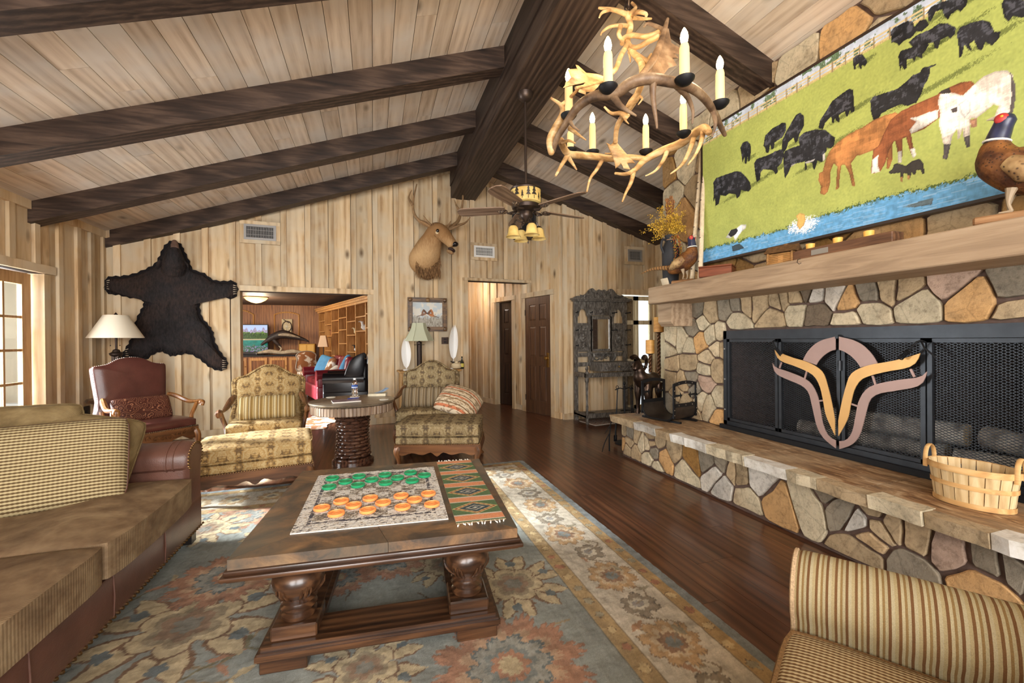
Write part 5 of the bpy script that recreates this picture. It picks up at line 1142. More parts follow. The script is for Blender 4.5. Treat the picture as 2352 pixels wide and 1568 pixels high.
placed(m,'tooled_pillow',tool(),'dark tooled leather lumbar pillow with suede fringe on the leather armchair','pillow',(-2.27,5.37,.60),rotM(x=R(66),z=R(46)),parts=[('fringe',fr,flat('suede_fringe',(120,84,60),.9))])
# ---- lamp on a small table behind it -------------------------------------------------
iron=flat('bronze_iron',(58,46,40),.45,.7)
st=thing('side_table','small dark side table hidden behind the leather armchair','side table',(-2.88,6.22,0))
m=MB(); m.lathe([(.22,.0),(.22,.03),(.04,.05),(.035,.5),(.05,.6)],(0,0,0),20); L_(m,'pedestal',darkw,st); m=MB(); m.lathe([(.26,.6),(.27,.61),(.27,.625),(.26,.638)],(0,0,0),28); L_(m,'top',darkw,st)
lp=thing('table_lamp','bronze column lamp with cream empire shade beside the bear skin','lamp',(-2.88,6.22,.64))
m=MB(); m.rbox((0,0,.015),(.17,.17,.03),.008,seg=1); m.box((0,0,.05),(.12,.12,.04)); L_(m,'base',iron,lp)
m=MB()
for a in range(4): m.box((.018*(1 if a%2 else -1),.018*(1 if a//2 else -1),.28),(.03,.03,.42))
m.lathe([(.045,.07),(.05,.09),(.035,.1)],(0,0,0),12); m.lathe([(.035,.48),(.06,.5),(.065,.52),(.04,.535),(.03,.56),(.012,.57),(.012,.74)],(0,0,0),16); L_(m,'column',iron,lp)
shade_m=NT('linen_shade',.9,0,.1); shade_m.set('Base Color',srgb(226,216,196)); shade_m.set('Subsurface Weight',.0); shade_m=shade_m.m
m=MB(); m.lathe([(.255,.70),(.257,.705),(.115,.965),(.112,.968),(.108,.962),(.25,.706)],(0,0,0),36,cap=False); m.lathe([(.25,.706),(.255,.70)],(0,0,0),36,cap=False); sh=L_(m,'shade',shade_m,lp); m=MB(); m.lathe([(.012,.96),(.02,.975),(.01,.99),(.004,1.0)],(0,0,0),10); m.cyl((-.11,0,.962),(.11,0,.962),.003,n=6); L_(m,'finial',iron,lp)
for sg in (-1,1): m=MB(); m.tube([(sg*.045,-.02,.72),(sg*.045,-.02,.62)],.0015,4); m.ell((sg*.045,-.02,.612),(.006,.006,.008),n=8,m=5); L_(m,'pull_chain',iron,lp)
# ---- round pebble-pedestal table --------------------------------------------------------
rt=thing('round_table','round fluted-edge table on a stacked dark pebble pedestal between the armchairs','side table',(-.215,4.84,0))
TT=.655; m=MB(); m.lathe([(.0001,TT-.03),(.40,TT-.03),(.425,TT-.02),(.43,TT-.006),(.425,TT),(.0001,TT)],(0,0,0),48,cap=False)
def zinc():
    s=NT('mottled_zinc',.38,.55,.5); f=s.noise(s.co(),4,6,.7); s.set('Base Color',s.ramp(f,[(.3,srgb(84,74,62)),(.5,srgb(132,118,100)),(.7,srgb(176,166,150))])); return s.m
L_(m,'top',zinc(),rt); m=MB(); m.lathe([(.37,TT-.115),(.395,TT-.115),(.395,TT-.03),(.37,TT-.03)],(0,0,0),48); ap3=L_(m,'apron',flat('dark_apron',(44,32,26),.5),rt)
flute=MB(); flute.rbox((0,0,0),(.022,.034,.086),.006,seg=1); fm=wood('grey_walnut_flute',(70,52,40),(120,98,80),(160,140,120),2,2,.35,.2,.05,8,.5); f0=None
for k in range(72):
    a=2*PI*k/72; Mx=Matrix.Translation((.402*math.cos(a),.402*math.sin(a),TT-.073))@Matrix.Rotation(a,4,'Z')
    if f0 is None: f0=L_(flute,'flute',fm,rt); f0.matrix_local=Mx
    else: inst(f0,rt,Mx)
peb=MB(); peb.ell((0,0,0),(.034,.066,.021),n=12,m=8); pm_=wood('dark_pebble_wood',(34,20,14),(72,46,34),(104,72,54),1,2,.22,.25,.0,8,.6,coat=.5); p0=None
z=.085; row=0
while z<TT-.12:
    rr=.135+.03*abs((z-.3)/.3)**1.5
    for k in range(9):
        a=2*PI*(k+(row%2)*.5)/9; Mx=Matrix.Translation((rr*math.cos(a),rr*math.sin(a),z))@Matrix.Rotation(a,4,'Z')
        if p0 is None: p0=L_(peb,'pebble',pm_,rt); p0.matrix_local=Mx
        else: inst(p0,rt,Mx)
    z+=.035; row+=1
m=MB(); m.lathe([(.10,.05),(.10,TT-.1)],(0,0,0),20); L_(m,'core',flat('dark_core',(30,20,16),.5),rt); m=MB(); m.lathe([(.21,0),(.21,.03),(.19,.045),(.19,.06),(.16,.065)],(0,0,0),32); L_(m,'base',pm_,rt)
# things on the round table
def rtp(u,v): p=onz(u,v,TT); return (p.x,p.y,TT+.001)
p=rtp(815,912); t=thing('coaster','pale round coaster under the water bottle','coaster',p); m=MB(); m.lathe([(.052,0),(.054,.003),(.052,.007)],(0,0,0),28); L_(m,'disc',flat('pale_stone',(206,200,186),.7),t)
t=thing('water_bottle','clear plastic water bottle with blue label on the round table','bottle',(p[0],p[1],p[2]+.008)); m=MB(); prof=[(.002,.0),(.03,.0),(.033,.008)]+[(.031+.0018*math.cos(i*1.3),.012+i*.008) for i in range(9)]+[(.033,.09),(.033,.13),(.032,.145),(.028,.16),(.016,.18),(.0125,.188),(.0125,.198)]; m.lathe(prof,(0,0,0),24,cap=False); L_(m,'body',glass('clear_pet',(.97,.99,1)),t)
m=MB(); m.lathe([(.0338,.092),(.0338,.128)],(0,0,0),24,cap=False); L_(m,'label',vcol('bottle_label',.4) if False else stripes('bottle_label',2,.04,[(0,(60,90,160)),(.5,(225,228,235)),(.72,(60,90,160))]),t); m=MB(); m.lathe([(.0145,.186),(.0145,.202),(.013,.204)],(0,0,0),20); L_(m,'cap',flat('white_cap',(235,235,235),.4),t)
p=rtp(795,922); t=thing('magazine','magazine with dark printed cover lying on the round table','magazine',p,R(10)); m=MB(); m.rbox((0,0,.006),(.27,.2,.012),.003,seg=1); L_(m,'pages',flat('paper',(228,222,212),.8),t); m=MB(); m.box((0,0,.0132),(.272,.202,.0012)); L_(m,'cover',flat('magazine_cover',(120,104,112),.35,0,.5,.7,26),t)
p=rtp(868,908); t=thing('paperback_book','cream paperback book lying on the round table','book',p,R(-12)); m=MB(); m.box((0,0,.013),(.19,.125,.024)); L_(m,'pages',flat('paper',(228,222,212),.8),t); m=MB(); m.box((0,0,.0265),(.194,.129,.002)); m.box((0,-.064,.013),(.194,.002,.027)); L_(m,'cover',flat('book_cover',(206,196,170),.5,0,.4,.2,12),t)
t=thing('folded_brochure','blue and white brochure curling up on the paperback','brochure',(p[0]+.03,p[1]+.0,p[2]+.029),R(20)); m=MB(); m.grid(lambda a,b:(-.06+.14*a,-.05+.1*b,.001+.05*a*a),8,2); m.grid(lambda a,b:(-.06+.14*a,-.05+.1*b,.0022+.05*a*a),8,2); L_(m,'sheet',flat('brochure_print',(150,176,206),.4,0,.4,.5,20),t)
for (u,v,l) in ((760,913,'left of the magazine'),(882,918,'near the table edge on the right')):
    p=rtp(u,v); t=thing('coaster','pale round coaster lying empty, '+l,'coaster',p); m=MB(); m.lathe([(.048,0),(.05,.003),(.048,.007)],(0,0,0),24); L_(m,'disc',flat('pale_stone',(206,200,186),.7),t)
p=rtp(812,918); t=thing('ballpoint_pen','blue pen lying across the magazine','pen',(p[0],p[1]-.01,p[2]+.0145),R(20)); m=MB(); m.tube([(-.06,0,.004),(.05,0,.004),(.062,0,.004)],[.004,.004,.001],8); L_(m,'barrel',flat('blue_pen',(50,60,150),.35),t); m=MB(); m.box((-.045,0,.0085),(.035,.003,.001)); L_(m,'clip',flat('bright_steel',(190,190,190),.3,1),t)
# ---- striped chair at the lower right ------------------------------------------------------
fd=Vector((-.54,.84,0)).normalized(); rz=math.atan2(fd.x,-fd.y)
sc_=thing('striped_armchair','tan and brown striped upholstered armchair at the lower right','armchair',(1.15,.36,0),rz)
inv=XF[sc_.name].inverted(); q=inv@onz(1830,1290,.62); 
sf=stripes('tan_brown_stripe',1,.042,[(0,(164,148,110)),(.16,(112,80,48)),(.3,(174,162,128)),(.44,(134,108,68)),(.56,(166,154,120)),(.7,(108,76,46)),(.84,(172,160,128))],420)
ax=q.x; ay=q.y
def arm2(x0,sg):
    P=[]; 
    for a in range(-40,221,20): P.append((x0+.105*math.cos(R(a)),.54+.1*math.sin(R(a))))
    P=[(x0+.075,.1)]+P+[(x0-.075,.1)]; n=len(P); m=MB(); ys=[ay-.005,ay+.012,ay+.05,ay+.3,ay+.62,ay+.8]; scs=[.93,.99,1,1,1,1]; V=[];fs=[]; cz=.5
    for y,s in zip(ys,scs): V+=[(x0+(x-x0)*s,y,cz+(z-cz)*s if z>.2 else z) for x,z in P]
    for i in range(len(ys)-1): fs+=[(i*n+k,i*n+(k+1)%n,(i+1)*n+(k+1)%n,(i+1)*n+k) for k in range(n)]
    fs+=[tuple(range(n)),tuple((len(ys)-1)*n+k for k in range(n))]; m.add(V,fs); a=L_(m,'arm',sf,sc_,smooth=45)
    m=MB(); m.tube([(x0+(x-x0)*.97,ay-.002,cz+(z-cz)*.97 if z>.2 else z) for x,z in P],.006,6); L_(m,'gimp_trim',flat('tan_gimp',(176,150,118),.9,0,.2,.3,200),a)
xa=ax-.02 if ax>0 else ax+.02
arm2(ax,1); arm2(ax-math.copysign(.82,ax),-1); xm=ax-math.copysign(.41,ax)
m=MB(); m.rbox((xm,ay+.42,.21),(.66,.74,.22),.02,seg=2); L_(m,'base',sf,sc_)
cw=dotweave('nubby_stripe_weave',(104,76,48),(178,160,124),.012,.013,(1,0)); m=MB(); m.cushion((xm,ay+.33,.40),(.615,.68,.17),n=18,e=.1,edge=.7); c=L_(m,'seat_cushion',cw,sc_,smooth=50); e=edgecord(.618,.683,.008,e=.1); o=L_(e,'piping',flat('brown_cord',(112,84,52),.9,0,.2,.4,160),c); o.location=(xm,ay+.33,.458)
m=MB(); m.rbox((xm,ay+.78,.55),(.84,.22,.72),.09,seg=4); L_(m,'back',sf,sc_)
for sx_ in (-.3,.3):
    for y in (ay+.1,ay+.76): m=MB(); m.lathe([(.02,0),(.03,.1)],(xm+sx_,y,0),10); L_(m,'leg',darkw,sc_)
sc_.location.z=.0135
pl_=XF[sc_.name]@Vector((xm+.0,ay+.56,.62)); m=MB(); m.cushion((0,0,0),(.46,.44,.15),n=14,edge=.06)
placed(m,'ribbed_pillow',stripes('ribbed_brown',0,.02,[(0,(150,112,70)),(.5,(196,160,108))]),'brown ribbed pillow on the striped armchair at the frame edge','pillow',(pl_.x,pl_.y,.66),rotM(x=R(60),z=rz))
# ================================================================== CHANDELIER
CD=2.5
def cp(x,y,dd=0,ox=1230,oy=0,k=3.266,base=CD): 
    d=ray(ox+x/k,oy+y/k); return d*((base+dd))+Vector((0,0,H))
ant=NT('antler',.5,0,.4); v=ant.co('Object',(3,3,9)); ant.set('Base Color',ant.ramp(ant.noise(v,2.5,5,.6),[(.3,srgb(120,84,48)),(.5,srgb(190,150,98)),(.72,srgb(226,200,154))])); ant.bump(ant.noise(ant.co(),60,3),.25,.004); ant=ant.m
antd=NT('dark_antler',.5,0,.4); v=antd.co('Object',(4,4,4)); antd.set('Base Color',antd.ramp(antd.noise(v,2.5,5,.6),[(.3,srgb(70,52,38)),(.5,srgb(118,92,68)),(.72,srgb(160,134,104))])); antd.bump(antd.noise(antd.co(),50,3),.35,.006); antd=antd.m
ch=thing('antler_chandelier','antler chandelier with eight lit candle lamps hanging from the ridge','chandelier',tuple(cp(690,900,0)))
def curve3(spec,r0,r1,mid=None):
    P=cat_([cp(*q) for q in spec],5); n=len(P); return P,[max(.003,lerp(r0,r1,i/(n-1))*(1 if mid is None else 1+mid*math.sin(PI*i/(n-1)))) for i in range(n)]
def antler(mat,name,main,tines=(),palms=()):
    m=MB(); P,r=curve3(*main); m.tube(P,r,9); m.ell(P[0],(r[0]*1.15,)*3,n=9,m=6); m.ell(P[-1],(r[-1],)*3,n=8,m=5)
    for t in tines: P,r=curve3(*t); m.tube(P,r,8)
    for poly_,th in palms:
        Q=[cp(*q) for q in poly_]; c=sum(Q,Vector())/len(Q); nn=(c-Vector((0,0,H))).normalized(); n=len(Q); V=[p-nn*th*.3 for p in Q]+[c+(p-c)*.8-nn*th for p in Q]+[p+nn*th*.3 for p in Q]+[c+(p-c)*.8+nn*th for p in Q]
        fs_=[(i,(i+1)%n,n+(i+1)%n,n+i) for i in range(n)]+[(2*n+(i+1)%n,2*n+i,3*n+i,3*n+(i+1)%n) for i in range(n)]+[((i+1)%n,i,2*n+i,2*n+(i+1)%n) for i in range(n)]+[tuple(range(n,2*n)),tuple(range(4*n-1,3*n-1,-1))]; m.add(V,fs_)
    return m.build(name,mat,ch,smooth=60)
antler(antd,'antler',([(130,1130,.02),(165,1030,-.04),(240,910,-.14),(320,800,-.24),(430,725,-.34),(560,705,-.4),(620,690,-.42),(720,620,-.46),(850,590,-.48),(1000,610,-.46),(1150,650,-.4),(1260,730,-.3),(1340,840,-.18),(1390,950,-.06),(1420,1010,.0)],.014,.012,1.1),
 [([(580,715,-.4),(630,785,-.44),(690,830,-.47),(755,868,-.5)],.02,.004),([(890,595,-.48),(880,680,-.46),(890,800,-.45),(905,900,-.44),(912,965,-.44)],.02,.004),([(1060,640,-.42),(1140,730,-.36),(1180,830,-.32),(1175,930,-.3)],.018,.004),([(250,890,-.14),(280,945,-.18),(332,982,-.2)],.014,.003),([(1330,830,-.2),(1350,930,-.22),(1320,1030,-.2)],.015,.004)])
antler(ant,'antler',([(190,1060,.06),(240,1150,.2),(330,1165,.32),(460,1175,.42),(560,1190,.46),(700,1180,.48),(820,1190,.46)],.02,.018,.25),
 [([(245,1160,.2),(200,1230,.18),(150,1320,.16)],.018,.007),([(240,1170,.2),(280,1230,.22),(310,1275,.22)],.015,.004),([(500,1200,.44),(460,1270,.43),(410,1340,.42),(385,1440,.42)],.016,.006),([(560,1190,.46),(600,1160,.42),(520,1150,.4)],.012,.004)])
antler(ant,'antler',([(600,1300,.36),(680,1305,.4),(750,1270,.44),(820,1200,.46),(950,1130,.42),(1080,1080,.34),(1180,1010,.24),(1260,960,.14),(1300,990,.06)],.008,.02,.9),
 [([(740,1270,.44),(715,1370,.42),(680,1440,.41),(650,1515,.4)],.018,.005),([(990,1120,.4),(960,1200,.38),(900,1280,.36),(825,1320,.35)],.018,.004),([(1190,1020,.24),(1160,1120,.22),(1110,1220,.2),(1060,1270,.2),(1010,1305,.2)],.018,.004),([(1260,980,.14),(1240,1070,.12),(1200,1160,.1),(1140,1240,.1)],.018,.004)])
antler(ant,'antler',([(118,738,-.1),(190,790,-.1),(200,860,-.06),(150,960,-.02),(110,1050,.0),(118,1140,.02)],.006,.02,.6),[([(190,790,-.1),(230,760,-.1),(300,690,-.14),(330,650,-.16)],.013,.006),([(255,960,-.08),(320,1010,-.12),(380,1052,-.14)],.014,.003),([(200,1070,.04),(250,1055,.0),(300,1075,-.02)],.012,.004)])
antler(ant,'antler',([(530,570,-.2),(600,520,-.16),(640,420,-.1),(690,330,-.03)],.014,.014),[([(510,600,-.22),(400,640,-.26),(300,660,-.3)],.012,.008)],[([(520,575,-.21),(470,555,-.23),(380,545,-.27),(320,490,-.3),(300,485,-.3),(310,515,-.3),(240,520,-.32),(265,580,-.31),(205,660,-.33),(290,640,-.3),(380,620,-.26),(320,690,-.28),(375,710,-.27),(380,690,-.26),(430,690,-.25),(470,650,-.23)],.012)])
antler(antd,'antler',([(990,145,-.1),(970,215,-.14),(930,350,-.2),(870,470,-.26),(800,560,-.3)],.008,.016,.6),[([(815,200,-.08),(840,178,-.08),(900,195,-.1),(960,225,-.14)],.006,.014)],[([(950,200,-.13),(1000,215,-.14),(1020,320,-.17),(1085,360,-.18),(1105,405,-.18),(1045,400,-.19),(1075,440,-.2),(1035,440,-.2),(1060,490,-.22),(1000,510,-.23),(960,560,-.26),(880,550,-.28),(800,565,-.3),(850,500,-.27),(900,430,-.24),(940,330,-.2),(965,260,-.16)],.013)])
antler(ant,'antler',([(600,1060,.3),(610,960,.24),(650,880,.18),(720,790,.1),(770,690,.02),(800,600,-.06),(795,480,-.06),(730,390,-.03),(690,320,0)],.014,.016,.3),[([(690,890,.14),(640,850,.14),(570,850,.16),(515,800,.16)],.018,.006),([(770,720,.04),(800,740,.02),(770,785,.02)],.01,.003),([(700,860,.14),(670,890,.14),(700,930,.14)],.012,.003)],[([(530,1070,.32),(565,1085,.32),(600,1050,.31),(620,1080,.32),(680,1150,.34),(750,1225,.36),(690,1225,.36),(710,1270,.37),(660,1262,.36),(640,1230,.36),(600,1265,.36),(590,1210,.35),(570,1160,.34)],.012),([(770,690,.02),(740,700,.04),(700,750,.08),(660,820,.12),(720,800,.1),(765,770,.06),(790,730,.03)],.012)])
antler(ant,'antler',([(690,110,0),(712,200,0),(690,300,0),(720,380,0),(800,440,-.04),(865,475,-.06)],.018,.014),
 [([(690,110,0),(600,78,-.04),(520,65,-.06),(475,60,-.08)],.016,.006),([(560,70,-.05),(500,95,-.07),(478,132,-.08)],.012,.004),([(700,110,0),(770,90,-.06),(830,105,-.1),(825,130,-.1)],.016,.006),([(720,130,0),(800,140,.05),(870,140,.08)],.014,.005),([(720,20,.05),(750,60,.04),(700,110,0)],.008,.014),([(700,200,0),(650,190,.02),(560,200,.05),(500,240,.08),(490,265,.08)],.014,.004),([(650,330,0),(660,290,0),(720,265,-.04),(820,275,-.08),(900,255,-.1),(945,225,-.12)],.014,.016),([(680,340,0),(760,355,-.06),(850,310,-.1),(930,270,-.13)],.012,.016),([(640,190,0),(625,260,0),(660,310,0)],.014,.012),([(840,450,-.05),(870,400,-.06)],.012,.004),([(700,390,0),(710,440,0),(712,470,0)],.01,.003)])
m=MB()
top=cp(685,100,0); zc0=RIDZ-.03
for i in range(14):
    z=top.z+.03+i*.036
    if z>zc0: break
    a=PI/2*(i%2); m.tube([Vector((top.x+.014*math.cos(t)*math.cos(a),top.y+.014*math.cos(t)*math.sin(a),z+.026*math.sin(t))) for t in np.linspace(0,2*PI,13)[:-1]],.004,6,closed=True)
m.build('chain',iron,ch); m=MB(); m.lathe([(.07,RIDZ-.002),(.065,RIDZ-.02),(.02,RIDZ-.04),(.006,RIDZ-.05)],(top.x,top.y,0),20); m.build('canopy',iron,ch); m=MB(); m.tube([(top.x+.012,top.y,top.z),(top.x+.016,top.y,(top.z+RIDZ)/2),(top.x+.008,top.y,RIDZ-.03)],.003,6); m.build('cord',flat('tan_cord',(150,120,90),.7),ch)
wax=NT('ivory_wax',.55); wax.set('Base Color',srgb(236,206,150)); wax.set('Emission Color',srgb(255,190,110)); wax.set('Emission Strength',.12); wax=wax.m
blb=emit('lit_bulb',(255,226,170),16.0)
for (x,yb,yt,dd) in [(545,655,395,-.43),(1118,595,335,-.49),(1385,775,530,-.22),(428,1140,930,.46),(828,1135,940,.47),(1110,1000,785,.2),(250,865,620,-.1),(262,1125,990,.38)]:
    B_=cp(x,yb,dd); T_=cp(x,yt,dd); hh=T_.z-B_.z; r=.0225
    m=MB(); m.lathe([(r,0),(r*1.02,hh*.3),(r*.98,hh*.9),(r*.8,hh),(r*.5,hh+.002)],B_,16); c=m.build('candle_sleeve',wax,ch)
    m=MB(); m.lathe([(.012,-.03),(.03,-.02),(.044,-.004),(.046,.004),(.042,.006),(.02,.0)],B_,24); m.build('drip_pan',blk2,c)
    if yt!=990:
        m=MB(); m.lathe([(.009,.0),(.016,.016),(.019,.034),(.015,.055),(.006,.074),(.001,.08)],B_+Vector((0,0,hh)),14); m.build('bulb',blb,c)
        l=bpy.data.lights.new('candle_lamp','POINT'); l.energy=3.2; l.color=(1,.76,.46); l.shadow_soft_size=.03; lo=bpy.data.objects.new('candle_lamp',l); COL.objects.link(lo); lo.location=B_+Vector((0,0,hh+.1))
# ================================================================== CEILING FAN
fx,fy=1.383,3.79; fd_=fx*math.sin(YAW)+fy*math.cos(YAW)
def fz(v): return H+(784-v+ -4+.0085*(1206-1176))*fd_/F
bronze=flat('fan_bronze',(70,58,52),.4,.75); amber=NT('amber_art_glass',.5); amber.set('Base Color',amber.ramp(amber.noise(amber.co(),6,3),[(.35,srgb(196,160,86)),(.65,srgb(236,208,134))])); amber=amber.m
fan=thing('ceiling_fan','bronze ceiling fan with pine-tree drum, five blades and bell lights','ceiling fan',(fx,fy,fz(480)))
c0=Vector((fx,fy,0)); A_=lambda m,n,mat,p=None,**k:m.build(n,mat,p or fan,**k)
m=MB(); m.lathe([(.075,RIDZ-.001),(.07,RIDZ-.03),(.055,RIDZ-.06),(.03,RIDZ-.075),(.012,RIDZ-.085)],c0,24); A_(m,'canopy',bronze); m=MB(); m.cyl(c0+Vector((0,0,fz(425))),c0+Vector((0,0,RIDZ-.07)),.0125,n=12); A_(m,'down_rod',bronze)
m=MB(); m.lathe([(.025,fz(424)),(.035,fz(428)),(.03,fz(432)),(.14,fz(434)),(.15,fz(437)),(.145,fz(440)),(.1,fz(441))],c0,32); A_(m,'housing_top',bronze)
m=MB(); m.lathe([(.143,fz(440)),(.142,fz(456)),(.138,fz(468)),(.12,fz(471))],c0,32); dr=A_(m,'drum_shade',amber)
m=MB()
for k in range(16):
    a=2*PI*k/16+.2; e1=Vector((math.cos(a),math.sin(a),0)); e2=Vector((-math.sin(a),math.cos(a),0)); s=1+.35*math.sin(k*2.3); zb=fz(466)
    for zz,w in ((.03,.022),(.055,.017),(.078,.011)): m.add([c0+e1*.1445+e2*w*s+Vector((0,0,zb+zz*s)),c0+e1*.1445-e2*w*s+Vector((0,0,zb+zz*s)),c0+e1*.1445+Vector((0,0,zb+(zz+.034)*s)),c0+e1*.147+Vector((0,0,zb+(zz+.005)*s))],[(0,1,2),(0,3,1),(1,3,2),(0,2,3)])
    m.beam(c0+e1*.1448+Vector((0,0,zb)),c0+e1*.1448+Vector((0,0,zb+.03)),.004,.004)
A_(m,'tree_silhouette',flat('black_overlay',(40,34,28),.5),dr)
m=MB(); m.lathe([(.12,fz(471)),(.14,fz(474)),(.13,fz(481)),(.09,fz(486)),(.06,fz(488)),(.065,fz(494)),(.06,fz(500)),(.03,fz(508)),(.018,fz(512))],c0,28); A_(m,'motor_housing',bronze)
bladew=wood('fan_blade_wood',(84,64,52),(122,98,80),(150,126,106),0,1.6,.5,.06,.1,9,.4); cone=NT('pine_cone',.6,.3); w=cone.n('TexVoronoi','Distance',Vector=cone.co(),Scale=70.0); cone.set('Base Color',cone.ramp(w,[(.1,srgb(150,126,100)),(.6,srgb(60,46,38))])); cone.bump(w,.8,.01); cone=cone.m
zb=fz(484)
for k in range(5):
    a=-YAW+R(-44+72*k); Mx=Matrix.Translation((fx,fy,zb))@Matrix.Rotation(a,4,'Z'); inv=XF[fan.name].inverted()@Mx
    m=MB(); t=R(12); P=[(.2,-.058),(.24,-.066),(.56,-.075),(.63,-.066),(.66,-.03),(.66,.03),(.63,.066),(.56,.075),(.24,.066),(.2,.058)]; V=[(x,y*math.cos(t),.01+y*math.sin(t)+s) for s in (-.004,.004) for x,y in P]; n=len(P); m.add(V,[tuple(range(n-1,-1,-1)),tuple(range(n,2*n))]+[(i,(i+1)%n,n+(i+1)%n,n+i) for i in range(n)])
    b=L_(m,'blade',bladew,fan,smooth=0); b.matrix_local=inv
    m=MB(); m.tube(cat_([(.09,.0,-.01),(.13,.03,-.02),(.17,0,-.02),(.2,0,.0),(.24,0,.004)],4),.009,8); m.tube(cat_([(.09,.0,-.01),(.13,-.03,-.02),(.17,0,-.02),(.2,0,.0)],4),.007,8); i_=L_(m,'blade_iron',bronze,b); m=MB(); m.ell((.225,0,.0),(.05,.03,.02)); L_(m,'pine_cone',cone,b)
for k in range(4):
    a=-YAW+R(-70+90*k); e=Vector((math.cos(a),math.sin(a),0)); m=MB(); m.tube(cat_([c0+Vector((0,0,fz(505))),c0+e*.05+Vector((0,0,fz(512))),c0+e*.1+Vector((0,0,fz(508))),c0+e*.125+Vector((0,0,fz(520)))],5),.007,8); ar=A_(m,'light_arm',bronze)
    q=c0+e*.13; zt=fz(520); m=MB(); m.lathe([(.012,.01),(.026,.0),(.03,-.012)],q+Vector((0,0,zt)),16); m.build('socket_cup',bronze,ar); m=MB(); m.lathe([(.03,-.01),(.045,-.03),(.05,-.07),(.06,-.1),(.072,-.112),(.068,-.113),(.055,-.098),(.045,-.07),(.04,-.03)],q+Vector((0,0,zt)),24,cap=False); b=m.build('bell_shade',amber,ar)
m=MB(); m.tube([c0+Vector((.01,-.02,fz(512))),c0+Vector((.01,-.02,fz(556)))],.0015,4); m.ell(c0+Vector((.01,-.02,fz(558))),(.007,.007,.012),n=8,m=5); A_(m,'pull_chain',bronze)
# ================================================================== ELK HEAD
def ew(r,u_,o): return onb(985,600,0)+BD*r+Vector((0,0,u_))-BN*o
elk=thing('elk_head_mount','tawny elk shoulder mount with tall antlers on the plank wall','taxidermy',tuple(ew(0,-.3,.0)))
fur=NT('elk_fur',.9,0,.1); sp=fur.n('SeparateXYZ',Vector=fur.co()); nz_=fur.noise(fur.co('Object',(30,30,9)),1.5,4,.7); g=fur.math('ADD',fur.math('MULTIPLY',sp.outputs[2],1.15),fur.math('MULTIPLY',nz_,.5)); fur.set('Base Color',fur.ramp(g,[(.2,srgb(112,82,54)),(.42,srgb(176,138,96)),(.62,srgb(196,160,116)),(.95,srgb(150,112,74))])); fur.bump(nz_,.6,.02); fur=fur.m
pts=[(-.09,-.02,0.01),(-.09,.0,.08),(-.07,.08,.17),(-.04,.18,.26),(0,.29,.33),(.03,.37,.38),(.07,.39,.43),(.12,.345,.48),(.17,.28,.52),(.215,.22,.55),(.25,.175,.57),(.27,.15,.58)]; rad=[.23,.245,.225,.195,.155,.135,.13,.118,.1,.085,.078,.05]
m=MB(); m.tube([ew(*p) for p in cat_(pts,3)],[lerp(rad[min(i//3,11)],rad[min(i//3+1,11)],(i%3)/3) for i in range(34)],16); bd=m.build('head_and_neck',fur,elk,smooth=80,sub=1)
mane_m=NT('elk_mane',.9,0,.1); mane_m.set('Base Color',mane_m.ramp(mane_m.noise(mane_m.co('Object',(40,40,8)),1.4,3),[(.35,srgb(84,60,40)),(.65,srgb(150,114,78))])); mane_m=mane_m.m
m=MB(); m.ell(ew(-.05,-.12,.13),(.17,.11,.2),n=16,m=10); m.ell(ew(-.03,.03,.2),(.15,.11,.2),n=14,m=9)
for _ in range(900):
    a,b_=random.uniform(-.24,.14),random.uniform(-.26,.2); p=ew(a,b_,.19+.07*random.random()); d=Vector((random.uniform(-.03,.03),-.02,-.09)); m.add([p+Vector((.006,0,0)),p-Vector((.006,0,0)),p+d],[(0,1,2)])
m.build('mane',mane_m,elk,smooth=80)
ear=flat('elk_ear',(160,126,90),.9,0,.1,.3,20); MB().ell(ew(.045,.455,.44),(.1,.07,.06)).build('forehead_tuft',mane_m,elk)
for p0,p1 in (((-.04,.45,.4),(-.23,.55,.36)),((.14,.46,.4),(.32,.53,.34))):
    a,b_=ew(*p0),ew(*p1); m=MB(); m.tube([a.lerp(b_,t) for t in (0,.25,.55,.8,1)],[.03,.06,.065,.04,.004],10,flat=.35); m.build('ear',ear,elk)
for p in ((.03,.36,.555),(.19,.35,.515)):
    MB().ell(ew(*p),(.026,.026,.028)).build('eye',flat('glass_eye',(24,16,12),.08,0,.8),elk); MB().ell(ew(p[0],p[1]-.022,p[2]-.016),(.03,.026,.026)).build('eye_patch',flat('pale_eye_patch',(214,190,150),.9),elk)
MB().ell(ew(.28,.17,.6),(.055,.055,.04)).build('nose',flat('wet_nose',(28,22,22),.25),elk); m=MB(); m.ell(ew(.235,.085,.575),(.06,.07,.03),rotM(y=R(25))); jw=m.build('open_mouth',flat('dark_mouth',(46,26,24),.5),elk); m=MB(); m.ell(ew(.215,.055,.56),(.06,.07,.024),rotM(y=R(25))); m.build('lower_jaw',ear,elk)
def eb(x,y,o): return onb(900+x/4.704,380+y/4.704,o)
eant=flat('elk_antler',(142,112,80),.55,0,.3,.3,14)
